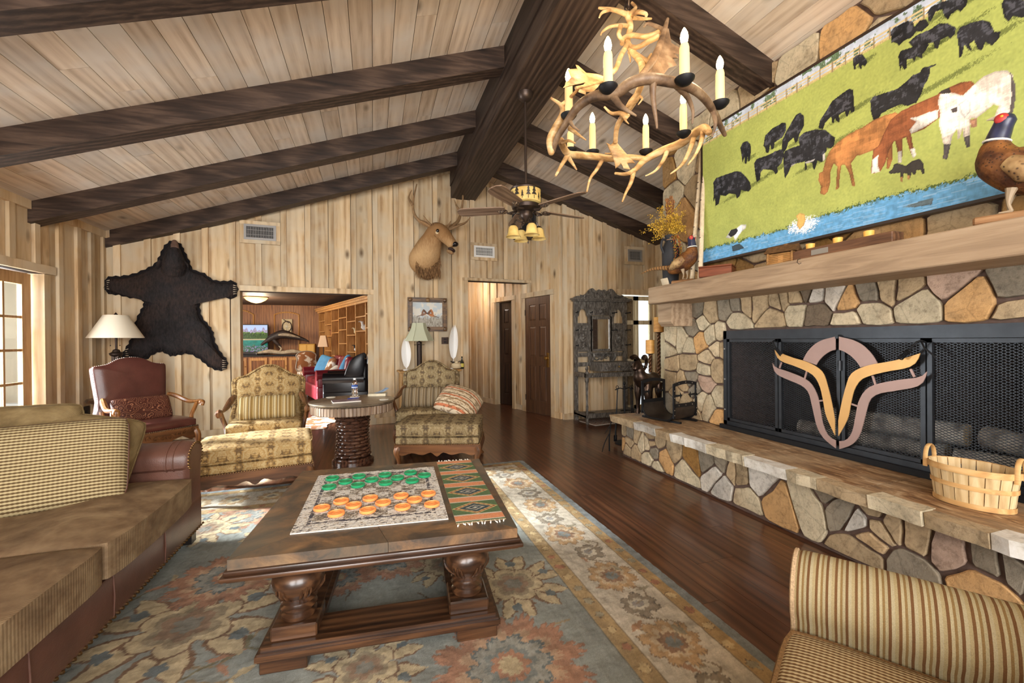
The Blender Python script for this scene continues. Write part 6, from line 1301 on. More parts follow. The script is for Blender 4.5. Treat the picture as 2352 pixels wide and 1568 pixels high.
for nm,mainp,tn in (('antler',[(470,690,.38),(390,650,.36),(300,600,.33),(245,530,.3),(228,440,.28),(240,330,.26),(270,200,.24)],[[(228,430,.28),(190,370,.24),(185,330,.22),(215,265,.2)],[(460,680,.38),(395,615,.44),(340,540,.48)],[(470,690,.38),(510,620,.46),(523,515,.5)],[(300,600,.33),(360,610,.38),(430,650,.4)]]),('antler',[(585,700,.38),(650,655,.34),(715,600,.3),(745,520,.27),(760,430,.25),(768,340,.24),(760,258,.22)],[[(745,500,.27),(700,440,.24),(672,365,.22)],[(590,695,.38),(615,645,.44),(636,600,.48)],[(620,690,.38),(720,650,.42),(780,620,.44)],[(700,650,.38),(790,620,.36),(850,560,.36)]])):
    m=MB(); P=cat_([eb(*p) for p in mainp],5); n=len(P); m.tube(P,[lerp(.034,.010,i/(n-1)) for i in range(n)],9)
    for t in tn: P=cat_([eb(*p) for p in t],4); n=len(P); m.tube(P,[lerp(.024,.005,i/(n-1)) for i in range(n)],8)
    m.build(nm,eant,elk,smooth=60)
# ================================================================== BEAR SKIN
bt_=[(1255,485),(1310,510),(1335,560),(1370,630),(1395,690),(1480,720),(1540,765),(1620,775),(1690,775),(1718,830),(1690,895),(1600,885),(1500,880),(1450,905),(1445,960),(1460,1030),(1510,1090),(1540,1140),(1555,1210),(1600,1290),(1640,1340),(1635,1395),(1580,1410),(1510,1380),(1450,1330),(1370,1290),(1290,1300),(1240,1305),(1180,1275),(1120,1290),(1050,1335),(960,1320),(890,1310),(930,1240),(960,1180),(985,1080),(1020,1000),(1050,940),(1030,900),(950,890),(870,870),(800,860),(755,800),(800,745),(880,740),(970,725),(1060,690),(1130,650),(1165,590),(1200,520)]
def bw(x,y,o=0): return onb(x/3.136,400+y/3.136,o)
b0=bw(1240,950); Q=[((bw(x,y)-b0).dot(BD),(bw(x,y)-b0).z) for x,y in bt_]; Qs=smoothpoly(Q,3)
bear=thing('bear_skin','black bear skin with head spread on the plank wall','bear skin',tuple(b0-Vector((0,0,.75))))
felt=flat('black_felt',(30,27,28),.95,0,.1); m=MB(); n=len(Qs); cx=sum(p[0] for p in Qs)/n; cy=sum(p[1] for p in Qs)/n
sc=[]
A_n=[]
for i,p in enumerate(Qs):
    a,c=Vector(Qs[i-1]),Vector(Qs[(i+1)%n]); d=(c-a).normalized(); nn=Vector((d.y,-d.x)); 
    A_n.append(nn)
ar_=sum(Qs[i][0]*Qs[(i+1)%n][1]-Qs[(i+1)%n][0]*Qs[i][1] for i in range(n)); sg=1 if ar_>0 else -1
for i,p in enumerate(Qs): sc.append((p[0]+A_n[i].x*sg*(.012 if i%2 else -.002),p[1]+A_n[i].y*sg*(.012 if i%2 else -.002)))
NBN=-BN; UXb=BD; m.add([b0+BD*x+Vector((0,0,y))+NBN*.044 for x,y in sc]+[b0+BD*x+Vector((0,0,y))+NBN*(.054+.006*(i%2)) for i,(x,y) in enumerate(sc)],[tuple(range(n)),tuple(range(2*n-1,n-1,-1))]+[(i,(i+1)%n,n+(i+1)%n,n+i) for i in range(n)])
m.build('felt_border',felt,bear,smooth=0)
bf=NT('bear_fur',.75,0,.3); f=bf.noise(bf.co('Object',(40,40,14)),1.2,4,.7); g=bf.noise(bf.co(),3,3); bf.set('Base Color',bf.mix(bf.ramp(g,[(.45,(0,0,0)),(.72,(1,1,1))]),bf.ramp(f,[(.3,srgb(12,10,11)),(.7,srgb(42,36,37))]),bf.ramp(f,[(.3,srgb(24,17,15)),(.7,srgb(66,48,40))]))); bf.bump(f,.7,.02); bf=bf.m
ins_=[(p[0]-A_n[i].x*sg*.028,p[1]-A_n[i].y*sg*.028) for i,p in enumerate(Qs)]
m=MB(); puff(m,ins_,b0+NBN*.057,BD,(0,0,1),[(1,0),(1.0,-.006),(.97,-.022),(.85,-.035),(.6,-.05),(.3,-.06)] if BD.cross(Vector((0,0,1))).dot(NBN)<0 else [(1,0),(1,.006),(.97,.022),(.85,.035),(.6,.05),(.3,.06)]); m.build('hide',bf,bear,smooth=80)
def inpoly(x,y,P):
    c=False
    for i in range(len(P)):
        (x0,y0),(x1,y1)=P[i],P[i-1]
        if (y0>y)!=(y1>y) and x<(x1-x0)*(y-y0)/(y1-y0)+x0: c=not c
    return c
m=MB(); xs=[p[0] for p in ins_]; ys=[p[1] for p in ins_]; cnt=0
while cnt<5200:
    x,y=random.uniform(min(xs),max(xs)),random.uniform(min(ys),max(ys))
    if not inpoly(x,y,ins_): continue
    cnt+=1; p=b0+BD*x+Vector((0,0,y))+NBN*(.07+.045*max(0,1-abs(x)/.35)*max(0,1-abs(y)/.6)); s=.03+.025*random.random(); d=BD*(x*.5+random.uniform(-.4,.4))*s+Vector((0,0,-s))+NBN*.012; w=BD*.0035; m.add([p+w,p-w,p+d],[(0,1,2)])
m.build('fur',bf,bear,kind='stuff',smooth=0)
def bb3(x,y,o): return bw(x,y,o)
m=MB(); m.tube([bb3(1258,700,.05),bb3(1256,630,.13),bb3(1255,570,.17),bb3(1257,530,.17),bb3(1258,500,.14)],[.14,.125,.085,.055,.035],14); m.build('head',bf,bear,smooth=80); m=MB(); m.tube([bb3(1258,535,.2),bb3(1258,505,.17),bb3(1257,487,.13)],[.045,.04,.03],12); m.build('snout',flat('bear_snout',(112,88,76),.7,0,.2,.2,20),bear); MB().ell(bb3(1257,484,.13),(.026,.026,.022)).build('nose',flat('wet_nose',(28,22,22),.25),bear)
for x in (1150,1345):
    m=MB(); m.tube([bb3(x+(20 if x<1200 else -30),620,.12),bb3(x+(0 if x<1200 else 0),650,.1),bb3(x-(8 if x<1200 else -10),685,.07)],[.045,.05,.02],10,flat=.4); m.build('ear',bf,bear)
for x in (1225,1290): MB().ell(bb3(x,585,.2),(.011,.011,.011),n=8,m=6).build('eye',flat('glass_eye',(24,16,12),.08,0,.8),bear)
for (cxp,cyp,dx) in ((790,795,-1),(1680,830,1),(1600,1370,1),(925,1290,-1)):
    for k in range(5):
        a=bw(cxp,cyp+(k-2)*16,.075); b_=a+BD*dx*.045+Vector((0,0,-.012+.005*k))-NBN*.02; m=MB(); m.tube([a,a.lerp(b_,.5)+NBN*.012,b_],[.006,.005,.001],6); m.build('claw',flat('horn_claw',(176,160,140),.4),bear)
# ================================================================== WALL BITS
met=flat('grey_grille',(150,146,142),.5,.3); wht=flat('white_enamel',(232,230,226),.4); drk=flat('duct_dark',(36,34,36),.9)
def vent(p0,p1,D,Nn,label,frame_m,wood_m=True):
    "grille between two wall points (top-left, bottom-right)"
    w=(p1-p0).dot(D); h_=p0.z-p1.z; o=p0-Vector((0,0,h_)); t=thing('air_vent',label,'vent',tuple(o),0,group='wall return air grilles')
    def bx(a0,b0_,a1,b1,n0,n1): 
        m=MB(); P=[o+D*a+Vector((0,0,b))+Nn*n0 for a,b in ((a0,b0_),(a1,b0_),(a1,b1),(a0,b1))]; P+=[p+Nn*(n1-n0) for p in P]; return m.add(P,[(0,1,2,3),(5,4,7,6),(0,4,5,1),(1,5,6,2),(2,6,7,3),(3,7,4,0)])
    k=.05
    for a in ((-k,-k,w+k,0),(-k,h_,w+k,h_+k),(-k,0,0,h_),(w,0,w+k,h_)): bx(*a,.042,.062).build('wood_surround',wallw,t)
    for a in ((0,0,w,.03),(0,h_-.03,w,h_),(0,.03,.03,h_-.03),(w-.03,.03,w,h_-.03)): bx(*a,.042,.07).build('frame',frame_m,t)
    bx(.03,.03,w-.03,h_-.03,.04,.047).build('duct',drk,t); nb=max(6,int(w/.022)); sl=bx(0,0,.006,h_-.06,.047,.06).build('slat',frame_m,t)
    for i in range(nb):
        x=.03+(w-.06)*(i+.5)/nb
        if i==0: sl.location=tuple(XF[t.name].inverted().to_3x3()@(D*(x-.003)+Vector((0,0,.03))))
        else: c=sl.copy(); COL.objects.link(c); c.parent=t; c.location=tuple(D*(x-.003)+Vector((0,0,.03)))
    for z in (.35,.65): bx(.03,h_*z-.002,w-.03,h_*z+.002,.047,.058).build('slat',frame_m,t)
vent(onb(562,516),onb(636,556),BD,-BN,'white slatted air vent above the den opening',met); vent(onb(1086,565),onb(1133,594),BD,-BN,'white slatted air vent right of the elk head',wht); vent(ony(1437,574,TY),ony(1470,603,TY),Vector((1,0,0)),Vector((0,-1,0)),'grey slatted air vent by the chimney',met)
p=ona(1195,587); t=MB(); t.rbox((0,0,0),(.05,.03,.09),.006,seg=1); o=t.build('wall_sensor',wht,label='small white plastic sensor on the wall above the brown door',cat='sensor'); o.location=p+Vector((-.03,-.03,0))
def plate(u,v,w,h_,mat,label,wall='b'):
    q=onb(u,v,.03) if wall=='b' else onx(u,v,LX+.02); D=BD if wall=='b' else Vector((0,1,0)); Nn=-BN if wall=='b' else Vector((1,0,0)); t=thing('outlet_plate',label,'outlet',tuple(q))
    Mx=Matrix((D,Nn,Vector((0,0,1)))).transposed(); m=MB(); m.box((0,0,0),(w,.012,h_),Mx); L_(m,'plate',mat,t)
    for k in (-1,1): m=MB(); m.box(Nn*.006+Vector((0,0,k*h_*.2)),(w*.4,.006,h_*.2),Mx); L_(m,'socket',drk,t)
plate(1022,782,.11,.11,flat('bronze_plate',(62,46,38),.5,.5),'dark bronze switch plate under the framed picture'); plate(195,955,.16,.22,flat('dark_plate',(40,30,26),.5),'black outlet box low on the left wall','l')
# speaker box high on the wall
q=onb(1205,521,.16); t=thing('wall_speaker','black wall speaker box behind the ceiling fan','speaker',tuple(q-Vector((0,0,.19)))); Mx=rotM(z=R(-25)); m=MB(); m.box((0,0,.19),(.40,.26,.40),Mx); L_(m,'cabinet',flat('speaker_black',(34,28,26),.6),t); m=MB(); m.box(Mx@Vector((0,-.134,.19)),(.36,.01,.36),Mx); L_(m,'grille',flat('speaker_grille',(20,18,18),.9),t); m=MB(); m.beam((0,.02,.19),BN*.12+Vector((0,0,.19)),.05,.05); L_(m,'bracket',iron,t)
# framed picture of game birds
def framed(name,label,p0,p1,D,Nn,fm,img_,fw=.07,off=.034,dep=.05):
    w=(p1-p0).dot(D); h_=p0.z-p1.z; o=p0-Vector((0,0,h_))+Nn*off; t=thing(name,label,'picture',tuple(o)); m=MB()
    for lay,(a,bq) in enumerate(((0,dep*.7),(fw*.35,dep),(fw*.7,dep*.75))):
        i0,i1=a,min(fw,a+fw*.4); out=[(i0,i0),(w-i0,i0),(w-i0,h_-i0),(i0,h_-i0)]; inn=[(i1,i1),(w-i1,i1),(w-i1,h_-i1),(i1,h_-i1)]; m.ring(out,inn,o,D,Vector((0,0,1)),bq if D.cross(Vector((0,0,1))).dot(Nn)>0 else -bq)
    for cxx,czz in ((0,0),(w,0),(w,h_),(0,h_),(w/2,0),(w/2,h_)):
        sx_=1 if cxx<w/2 else -1; c=o+D*min(max(cxx,fw*.5),w-fw*.5)+Vector((0,0,min(max(czz,fw*.5),h_-fw*.5)))+Nn*dep; m.ell(c,(.035,.02,.035),n=8,m=6)
    m.build('frame',fm,t); nh,nw=img_.shape[:2]; a,b_=np.meshgrid(np.linspace(fw,w-fw,nw),np.linspace(fw,h_-fw,nh)); P=np.array(o)+a[...,None]*np.array(D)+b_[...,None]*np.array((0,0,1))+np.array(Nn)*dep*.4
    raster('print',vcol('printed_picture',.5,0,spec=.3),P,img_,t); return t
g=np.random.default_rng(9); ih,iw=110,140; yy,xx=np.mgrid[0:ih,0:iw]; xx=xx/iw; yy=yy/ih; im=np.empty((ih,iw,3)); im[:]=L3((188,196,200)); cl_=blur(g.standard_normal((ih,iw)),7); cl_/=cl_.std(); m_=cl_>0; im[m_]=L3((216,210,198)); m_=yy<.38+.06*cl_; im[m_]=L3((168,160,146)); st_=np.repeat(g.standard_normal((ih//8+1,iw)),8,0)[:ih]; m_=(yy<.45)&(st_>.8); im[m_]=L3((112,104,92)); m_=(yy<.4)&(st_<-1); im[m_]=L3((196,190,178))
def bird(cx_,cy_,s,flip,c):
    for (ax_,ay_,rx,ry,rot,cc) in ((0,0,.09,.04,.4,c),(-.02,.09,.03,.1,-.3,c),(.05,.09,.03,.09,.5,(120,76,48)),(.1,.05,.025,.02,0,(60,50,54)),(-.12,-.05,.09,.012,.4,(112,80,54))):
        dx=(xx-cx_)*flip/s-ax_; dy=(yy-cy_)/s-ay_; u2=dx*math.cos(rot)+dy*math.sin(rot); v2=-dx*math.sin(rot)+dy*math.cos(rot); mm=(u2/rx)**2+(v2/ry)**2<1; im[mm]=L3(cc)*(1+.2*cl_[mm])[:,None]
bird(.36,.5,1.15,1,(140,104,84)); bird(.62,.48,1.3,-1,(176,112,66))
framed('framed_picture','gilt-framed picture of flying pheasants above the green-shaded lamp',onb(935,683),onb(1025,761),BD,-BN,wood('antique_frame',(50,34,22),(92,66,42),(140,104,64),0,2,.4,.05,.2,7,.5),im,.075)
# ================================================================== CHEST AND WHAT STANDS ON IT
cb=onb(985,800,.25); chz=.83
chest=thing('painted_chest','small painted chest with blue drawers behind the right-hand armchair','chest',(cb.x,cb.y-.02,0),BWA); tan_=wood('ochre_painted_wood',(112,78,40),(160,118,64),(190,150,92),0,1.6,.5,.1,.1,8,.4); blu=flat('blue_grey_paint',(74,84,104),.6,0,.3,.3,16)
m=MB(); m.bb((-.44,-.17,.05),(.44,.17,chz-.03)); L_(m,'carcass',tan_,chest); m=MB(); m.rbox((0,0,chz-.015),(.94,.38,.03),.008,seg=1); L_(m,'top',tan_,chest)
for i in range(4):
    for sx_ in (-1,1):
        z0=.1+i*.175; m=MB(); m.rbox((sx_*.215,-.176,z0+.075),(.39,.02,.15),.005,seg=1); d=L_(m,'drawer',blu if sx_>0 or i%2 else tan_,chest); m=MB(); m.ell((sx_*.215,-.195,z0+.075),(.014,.014,.014),n=8,m=6); L_(m,'knob',brass,d)
for sx_ in (-.4,.4):
    for sy_ in (-.13,.13): m=MB(); m.box((sx_,sy_,.025),(.06,.06,.05)); L_(m,'foot',tan_,chest)
def onchest(u,back=.0): 
    q=onb(u,800,.27); return Vector((q.x,q.y,chz+.001))
q=onchest(963); gl=thing('table_lamp','dark column lamp with pale green panelled shade on the chest','lamp',tuple(q)); dd_=q.x*math.sin(YAW)+q.y*math.cos(YAW); zz=lambda v:H+(782-v)*dd_/F-chz
m=MB(); m.lathe([(.09,0),(.09,.02),(.04,.035)],(0,0,0),20); L_(m,'base',iron,gl); m=MB()
for k in range(4): a=k*PI/2+.4; m.cyl((.035*math.cos(a),.035*math.sin(a),.03),(.035*math.cos(a),.035*math.sin(a),zz(790)),.008,n=8)
m.lathe([(.026,.03),(.026,zz(792)),(.04,zz(790)),(.04,zz(786)),(.012,zz(784)),(.012,zz(775))],(0,0,0),14); m.cyl((-.08,0,zz(792)),(.08,0,zz(792)),.004,n=6); L_(m,'column',iron,gl)
m=MB(); n=6; pr=[(.222,zz(783)),(.165,zz(768)),(.12,zz(755)),(.1,zz(742))]; m.lathe(pr,(0,0,0),6*1,cap=False); m.lathe([(r-.004,z) for r,z in pr],(0,0,0),6,cap=False); sh=L_(m,'shade',flat('sage_shade',(190,192,166),.85,0,.15),gl,smooth=20)
for k in range(6): m=MB(); m.tube([(r*math.cos(k*PI/3),r*math.sin(k*PI/3),z) for r,z in pr],.004,5); L_(m,'rib',flat('sage_trim',(160,160,134),.85),sh)
def feather(u,v0,v1,tilt,label):
    q=onchest(u); t=thing('feather_sculpture',label,'sculpture',tuple(q)); d2=q.x*math.sin(YAW)+q.y*math.cos(YAW); h0,h1=0,H+(782-v0)*d2/F-chz; hl=H+(782-v1)*d2/F-chz; m=MB(); m.lathe([(.05,0),(.05,.012),(.012,.018)],(0,0,0),16); m.tube([(0,0,.01),(0,0,hl),(tilt*.4,0,(hl+h1)/2),(tilt,0,h1)],[.006,.005,.004,.002],8); L_(m,'stem',wht,t)
    m=MB(); n=26
    for i in range(n):
        f=i/(n-1); z=lerp(hl,h1*.97,f); w=.072*math.sin(PI*min(1,.12+f*.86))**.6; x0=tilt*f*f
        for s in (-1,1): m.add([(x0,0,z),(x0+s*w,-.012,z+.045),(x0+s*w*.98,-.012,z+.058),(x0,0,z+.02),(x0,.004,z+.01)],[(0,1,2,3),(0,4,1),(3,2,4)])
    L_(m,'vane',wht,t,smooth=0)
feather(1041,752,826,.02,'white metal feather sculpture standing right of the lamp'); feather(933,782,846,-.01,'white metal feather sculpture standing left of the lamp')
q=onchest(1046)+Vector((0,-.08,0)); t=thing('stoneware_jug','cream stoneware jug with tan base on the chest','jug',tuple(q)); m=MB(); m.lathe([(.045,0),(.075,.02),(.085,.05),(.07,.085),(.03,.1),(.028,.115),(.034,.12)],(0,0,0),20); L_(m,'body',flat('cream_glaze',(216,196,160),.4),t); m=MB(); m.tube(cat_([(.03,0,.11),(.07,0,.12),(.085,0,.08),(.075,0,.05)],4),.008,8); m.tube([(-.03,0,.1),(-.07,0,.11),(-.09,0,.125)],[.016,.012,.01],8); L_(m,'handle_and_spout',flat('dark_glaze',(52,44,40),.4),t)
q=onchest(1058)+Vector((.0,-.1,0)); t=thing('small_bottle','small dark bottle with yellow label on the chest','bottle',tuple(q)); m=MB(); m.lathe([(.028,0),(.03,.01),(.03,.1),(.012,.14),(.011,.19),(.013,.195)],(0,0,0),16); L_(m,'body',flat('dark_green_glass',(22,30,24),.12,0,.6),t); m=MB(); m.lathe([(.0305,.03),(.0305,.085)],(0,0,0),16,cap=False); L_(m,'label',flat('yellow_label',(206,190,84),.6),t)
# ================================================================== HALL TREE
oak=NT('pewter_oak',.4,.15,.5); f=oak.noise(oak.co('Object',(20,20,6)),2,5,.6); oak.set('Base Color',oak.ramp(f,[(.3,srgb(52,47,42)),(.5,srgb(96,90,83)),(.75,srgb(152,146,139))])); oak.bump(f,.3,.004); oak=oak.m
HX,HY=3.50,6.10; ht=thing('hall_tree','tall carved dark oak hall tree with mirror and coat hooks','hall tree',(HX,HY,0)); W2=.45
def hb(a,b,name='frame_board',p=None,mat=None): m=MB(); m.bb(a,b); return L_(m,name,mat or oak,p or ht,smooth=0)
for x in (-W2,W2): hb((x-.03,0,0),(x+.03,.045,1.88),'post')
for x in (-.2,.2): hb((x-.028,.0,.86),(x+.028,.04,1.86),'stile')
for z0,z1 in ((1.80,1.88),(.85,.91),(1.0,1.06)): hb((-W2,.005,z0),(W2,.04,z1),'rail')
m=MB(); m.bb((-W2-.05,-.05,1.88),(W2+.05,.05,1.905)); m.bb((-W2-.075,-.075,1.905),(W2+.075,.05,1.93)); L_(m,'cornice',oak,ht)
cr=[(0,2.06),(.05,2.075),(.1,2.05),(.16,2.09),(.22,2.07),(.28,2.0),(.32,1.985),(.38,1.96),(.42,1.965),(.44,1.93)]; P=[(-x,z) for x,z in reversed(cr)]+cr[1:]+[(.44,1.93),(-.44,1.93)]; m=MB(); m.prism(smoothpoly(P[:-2],3)+P[-2:],(0,.01,0),(1,0,0),(0,0,1),.035); cre=L_(m,'crest',oak,ht)
def scrolls(parent,x0,x1,z0,z1,y,n,name='carved_relief'):
    m=MB(); cxx=(x0+x1)/2; w=(x1-x0); hh=z1-z0
    for i in range(n):
        fz_=z0+hh*(i+.5)/n
        for s in (-1,1):
            r=min(w*.2,hh/n*.5); c=Vector((cxx+s*w*.25,y,fz_)); m.tube([c+Vector((math.cos(t*s+i)*r*(1-t/8),0,math.sin(t*s+i)*r*(1-t/8))) for t in np.linspace(0,6.5,14)],[lerp(.012,.005,k/13) for k in range(14)],5)
            m.tube([Vector((cxx,y,fz_-hh/n*.4)),Vector((cxx+s*w*.12,y-.005,fz_)),Vector((cxx+s*w*.4,y,fz_+hh/n*.35))],[.008,.012,.004],5)
        m.ell((cxx,y-.006,fz_),(.018,.014,.022),n=8,m=6)
    return L_(m,name,oak,parent)
scrolls(cre,-.24,.24,1.95,2.05,-.028,1); scrolls(cre,-.42,-.2,1.94,1.99,-.028,1); scrolls(cre,.2,.42,1.94,1.99,-.028,1)
for sg in (-1,1):
    x0,x1=(.228,.42) if sg>0 else (-.42,-.228); cxx=(x0+x1)/2
    hb((x0,.012,1.10),(x1,.03,1.50),'carved_panel'); scrolls(ht,x0+.01,x1-.01,1.12,1.48,.008,4); MB_=MB(); MB_.ell((cxx,-.005,1.3),(.03,.03,.035)); L_(MB_,'lion_mask',oak,ht)
    # arch at the top of each side bay
    m=MB(); arc=[(x0,1.80),(x1,1.80),(x1,1.62)]+[(cxx+(x1-x0)*.36*math.cos(a),1.66+.085*math.sin(a)*1.2) for a in np.linspace(0,PI,13)]+[(x0,1.62)]; m.prism(arc,(0,.035,0),(1,0,0),(0,0,1),.025); L_(m,'arch',oak,ht,smooth=0)
    for z in (1.5,1.08): hb((x0,.0,z),(x1,.035,z+.035),'dentil_rail')
hb((-.17,.012,1.66),(.17,.03,1.80),'carved_panel'); scrolls(ht,-.16,.16,1.67,1.79,.006,1); MB_=MB(); MB_.ell((0,-.01,1.73),(.035,.035,.04)); L_(MB_,'lion_mask',oak,ht)
mir=NT('mirror',.02,1.0); mir.set('Base Color',(.85,.85,.84)); 
hb((-.17,.018,1.10),(.17,.024,1.62),'mirror',None,mir.m); m=MB(); m.ring([(-.19,1.08),(.19,1.08),(.19,1.65),(-.19,1.65)],[(-.15,1.12),(.15,1.12),(.15,1.60),(-.15,1.60)],(0,.02,0),(1,0,0),(0,0,1),.02); L_(m,'mirror_frame',oak,ht,smooth=0)
for x in (-W2,W2,-.2,.2):
    for z in ((1.70,1.42,1.18) if abs(x)>.3 else (1.70,1.42)):
        s=1 if x>0 else -1; m=MB(); m.tube([(x,0,z),(x,-.05,z),(x+s*.02,-.1,z+.005)],[.009,.007,.007],8); m.ell((x+s*.02,-.105,z+.005),(.013,.013,.013),n=8,m=6); L_(m,'coat_hook',blk2,ht)
m=MB(); m.bb((-.22,-.12,1.05),(.22,.03,1.07)); L_(m,'glove_shelf',oak,ht); scrolls(ht,-.18,.18,.93,1.04,-.0,1,'shelf_bracket_carving')
for s in (-1,1): m=MB(); m.tube(cat_([(s*.19,-.09,1.05),(s*.19,-.1,1.0),(s*.19,-.05,.95),(s*.19,-.0,.92)],4),.022,8); L_(m,'shelf_bracket',oak,ht)
m=MB(); m.bb((-.2,-.3,.78),(.44,.03,.92)); L_(m,'drawer_box',oak,ht); m=MB(); m.bb((-.17,-.312,.795),(.41,-.30,.90)); d=L_(m,'drawer',oak,ht); scrolls(d,-.16,.1,.80,.895,-.316,1); scrolls(d,.1,.4,.80,.895,-.316,1); m=MB(); m.ell((.12,-.325,.85),(.016,.016,.016),n=8,m=6); L_(m,'drawer_knob',brass,d)
hb((-W2-.03,-.36,.70),(-W2+.03,.0,.765),'umbrella_rail'); hb((W2-.03,-.36,.70),(W2+.03,.0,.765),'umbrella_rail'); m=MB(); m.bb((-W2-.03,-.37,.70),(W2+.1,-.33,.765)); fr_=L_(m,'front_rail',oak,ht)
m=MB()
for k in range(26): m.ell((-W2+.06+k*.035,-.372,.733),(.013,.008,.024),rotM(y=R(25)),n=8,m=5)
L_(m,'gadroon_carving',oak,fr_)
for x in (-W2,W2):
    m=MB(); m.lathe([(.02,0),(.026,.02),(.02,.06),(.03,.1),(.03,.12),(.018,.2),(.022,.26),(.016,.3),(.019,.5),(.022,.62),(.03,.64),(.03,.70)],(x,-.345,0),14); m.lathe([(.032,.765),(.03,.78),(.012,.8),(.028,.83),(.02,.86),(.004,.875)],(x,-.345,0),14); L_(m,'turned_leg',oak,ht)
m=MB(); m.bb((-W2-.03,-.37,.1),(W2+.03,.04,.125)); L_(m,'drip_shelf',oak,ht); m=MB(); m.bb((-W2-.03,-.375,.09),(W2+.03,-.35,.16)); m.bb((-W2-.03,-.37,.09),(-W2-.01,.03,.16)); m.bb((W2+.01,-.37,.09),(W2+.03,.03,.16)); L_(m,'shelf_rail',oak,ht)
for x in (-.33,.33): m=MB(); m.lathe([(.09,.1255),(.095,.135),(.085,.135),(.08,.128)],(x,-.2,0),20,sx=1.1,sy=.9); L_(m,'drip_pan',blk2,ht)
p0=onz(1385,968,0); t=thing('door_mat','small red and cream woven mat in front of the hall tree','mat',(p0.x,p0.y,0),R(8)); a,b_=np.meshgrid(np.linspace(-.3,.3,120),np.linspace(-.2,.2,80)); zz_=np.random.default_rng(4).standard_normal(a.shape); z3=blur(zz_,1); z3/=z3.std(); CC=np.empty(a.shape+(3,)); CC[:]=L3((196,180,164)); CC[z3>.6]=L3((150,92,80)); CC[z3<-.9]=L3((112,100,104)); P=np.stack([a,b_,np.full_like(a,.008)],-1); raster('weave',vcol('rag_weave',.95,.25,350,.5,.1),P,CC,t,W=False); m=MB(); m.bb((-.3,-.2,.001),(.3,.2,.0075)); L_(m,'backing',flat('rag_edge',(206,200,190),.95),t)
# ================================================================== ON AND AROUND THE HEARTH
HZ=.4475
brz=NT('dark_bronze',.32,.85); f=brz.noise(brz.co(),9,4); brz.set('Base Color',brz.ramp(f,[(.3,srgb(34,26,22)),(.6,srgb(74,58,48)),(.8,srgb(120,100,84))])); brz.bump(f,.4,.008); brz=brz.m
# bronze ram
rp=onz(1466,951,HZ); ram=thing('bronze_ram','dark bronze ram figure with curled horns at the end of the hearth','statue',(rp.x+.13,rp.y+.0,HZ),R(28))
def seg(P,r,n=10): P=cat_(P,4); k=len(P); rr=[]; 
def tub(m,P,r,n=10):
    Q=cat_(P,4); k=len(Q); idx=np.linspace(0,len(r)-1,k); rr=np.interp(idx,range(len(r)),r); m.tube(Q,list(rr),n)
m=MB()   # local: faces -x
tub(m,[(.19,0,.36),(.14,0,.37),(.02,0,.355),(-.1,0,.37),(-.17,0,.41),(-.2,0,.47),(-.215,0,.52),(-.235,0,.55)],[.05,.085,.085,.095,.085,.06,.05,.045],12); tub(m,[(-.22,0,.56),(-.255,0,.55),(-.29,0,.52),(-.305,0,.5)],[.045,.045,.032,.02],10)
for sx_,fs_ in ((-.12,((-.14,.03),(-.13,-.05))),(.15,((.2,.0),(.17,.03)))):
    for s,(fx_,lift) in zip((-1,1),fs_): tub(m,[(sx_,s*.05,.34),(sx_-.01,s*.055,.24),(sx_+(.02 if sx_>0 else -.01),s*.055,.16),(fx_,s*.055,.07),(fx_-.01,s*.055,.012)],[.05,.04,.024,.019,.022],8)
m.ell((.21,0,.38),(.03,.02,.03)); L_(m,'body',brz,ram,smooth=70)
for s in (-1,1):
    m=MB(); m.tube([Vector((-.215+.075*math.cos(t)*1.0+.02,s*(.04+.022*t*.6),.56+.08*math.sin(t)+.0)) for t in np.linspace(2.2,-3.2,24)],[lerp(.026,.006,i/23) for i in range(24)],9); L_(m,'horn',brz,ram,smooth=60)
    m=MB(); m.tube([(-.22,s*.045,.545),(-.21,s*.085,.53),(-.2,s*.1,.515)],[.012,.014,.003],6,flat=.5); L_(m,'ear',brz,ram)
# firewood holder
lh=onz(1548.5,973,HZ); axd=Vector((.972,.21,0)); crd=Vector((-.21,.972,0)); hc=lh+axd*.165+crd*.2; hold=thing('firewood_holder','dark riveted iron firewood cradle on the hearth','log holder',(hc.x,hc.y,HZ),math.atan2(.21,.972)-PI/2); gun=flat('gunmetal',(70,62,56),.42,.7,.5,.25,12); HW,HL=.2,.165
U=[(-HW,.17)]+[(-HW*(1-.0),.13)]+[(-HW+.11*(1-math.cos(a)),.125-.11*math.sin(a)) for a in np.linspace(.1,PI/2,6)]+[(HW-.11*(1-math.cos(a)),.125-.11*math.sin(a)) for a in np.linspace(PI/2,.1,6)]+[(HW,.13),(HW,.17)]
m=MB(); n=len(U)
for s in (0,.004): m.add([(x*(1-s*4),y,z+s) for y in (-HL,HL) for x,z in U],[(i,i+1,n+i+1,n+i) for i in range(n-1)])
L_(m,'sheet_cradle',gun,hold)
riv=flat('bright_rivet',(170,166,160),.3,1)
for y in (-HL,HL):
    m=MB(); m.tube([(x,y,z) for x,z in U],.009,6); L_(m,'end_strap',blk2,hold)
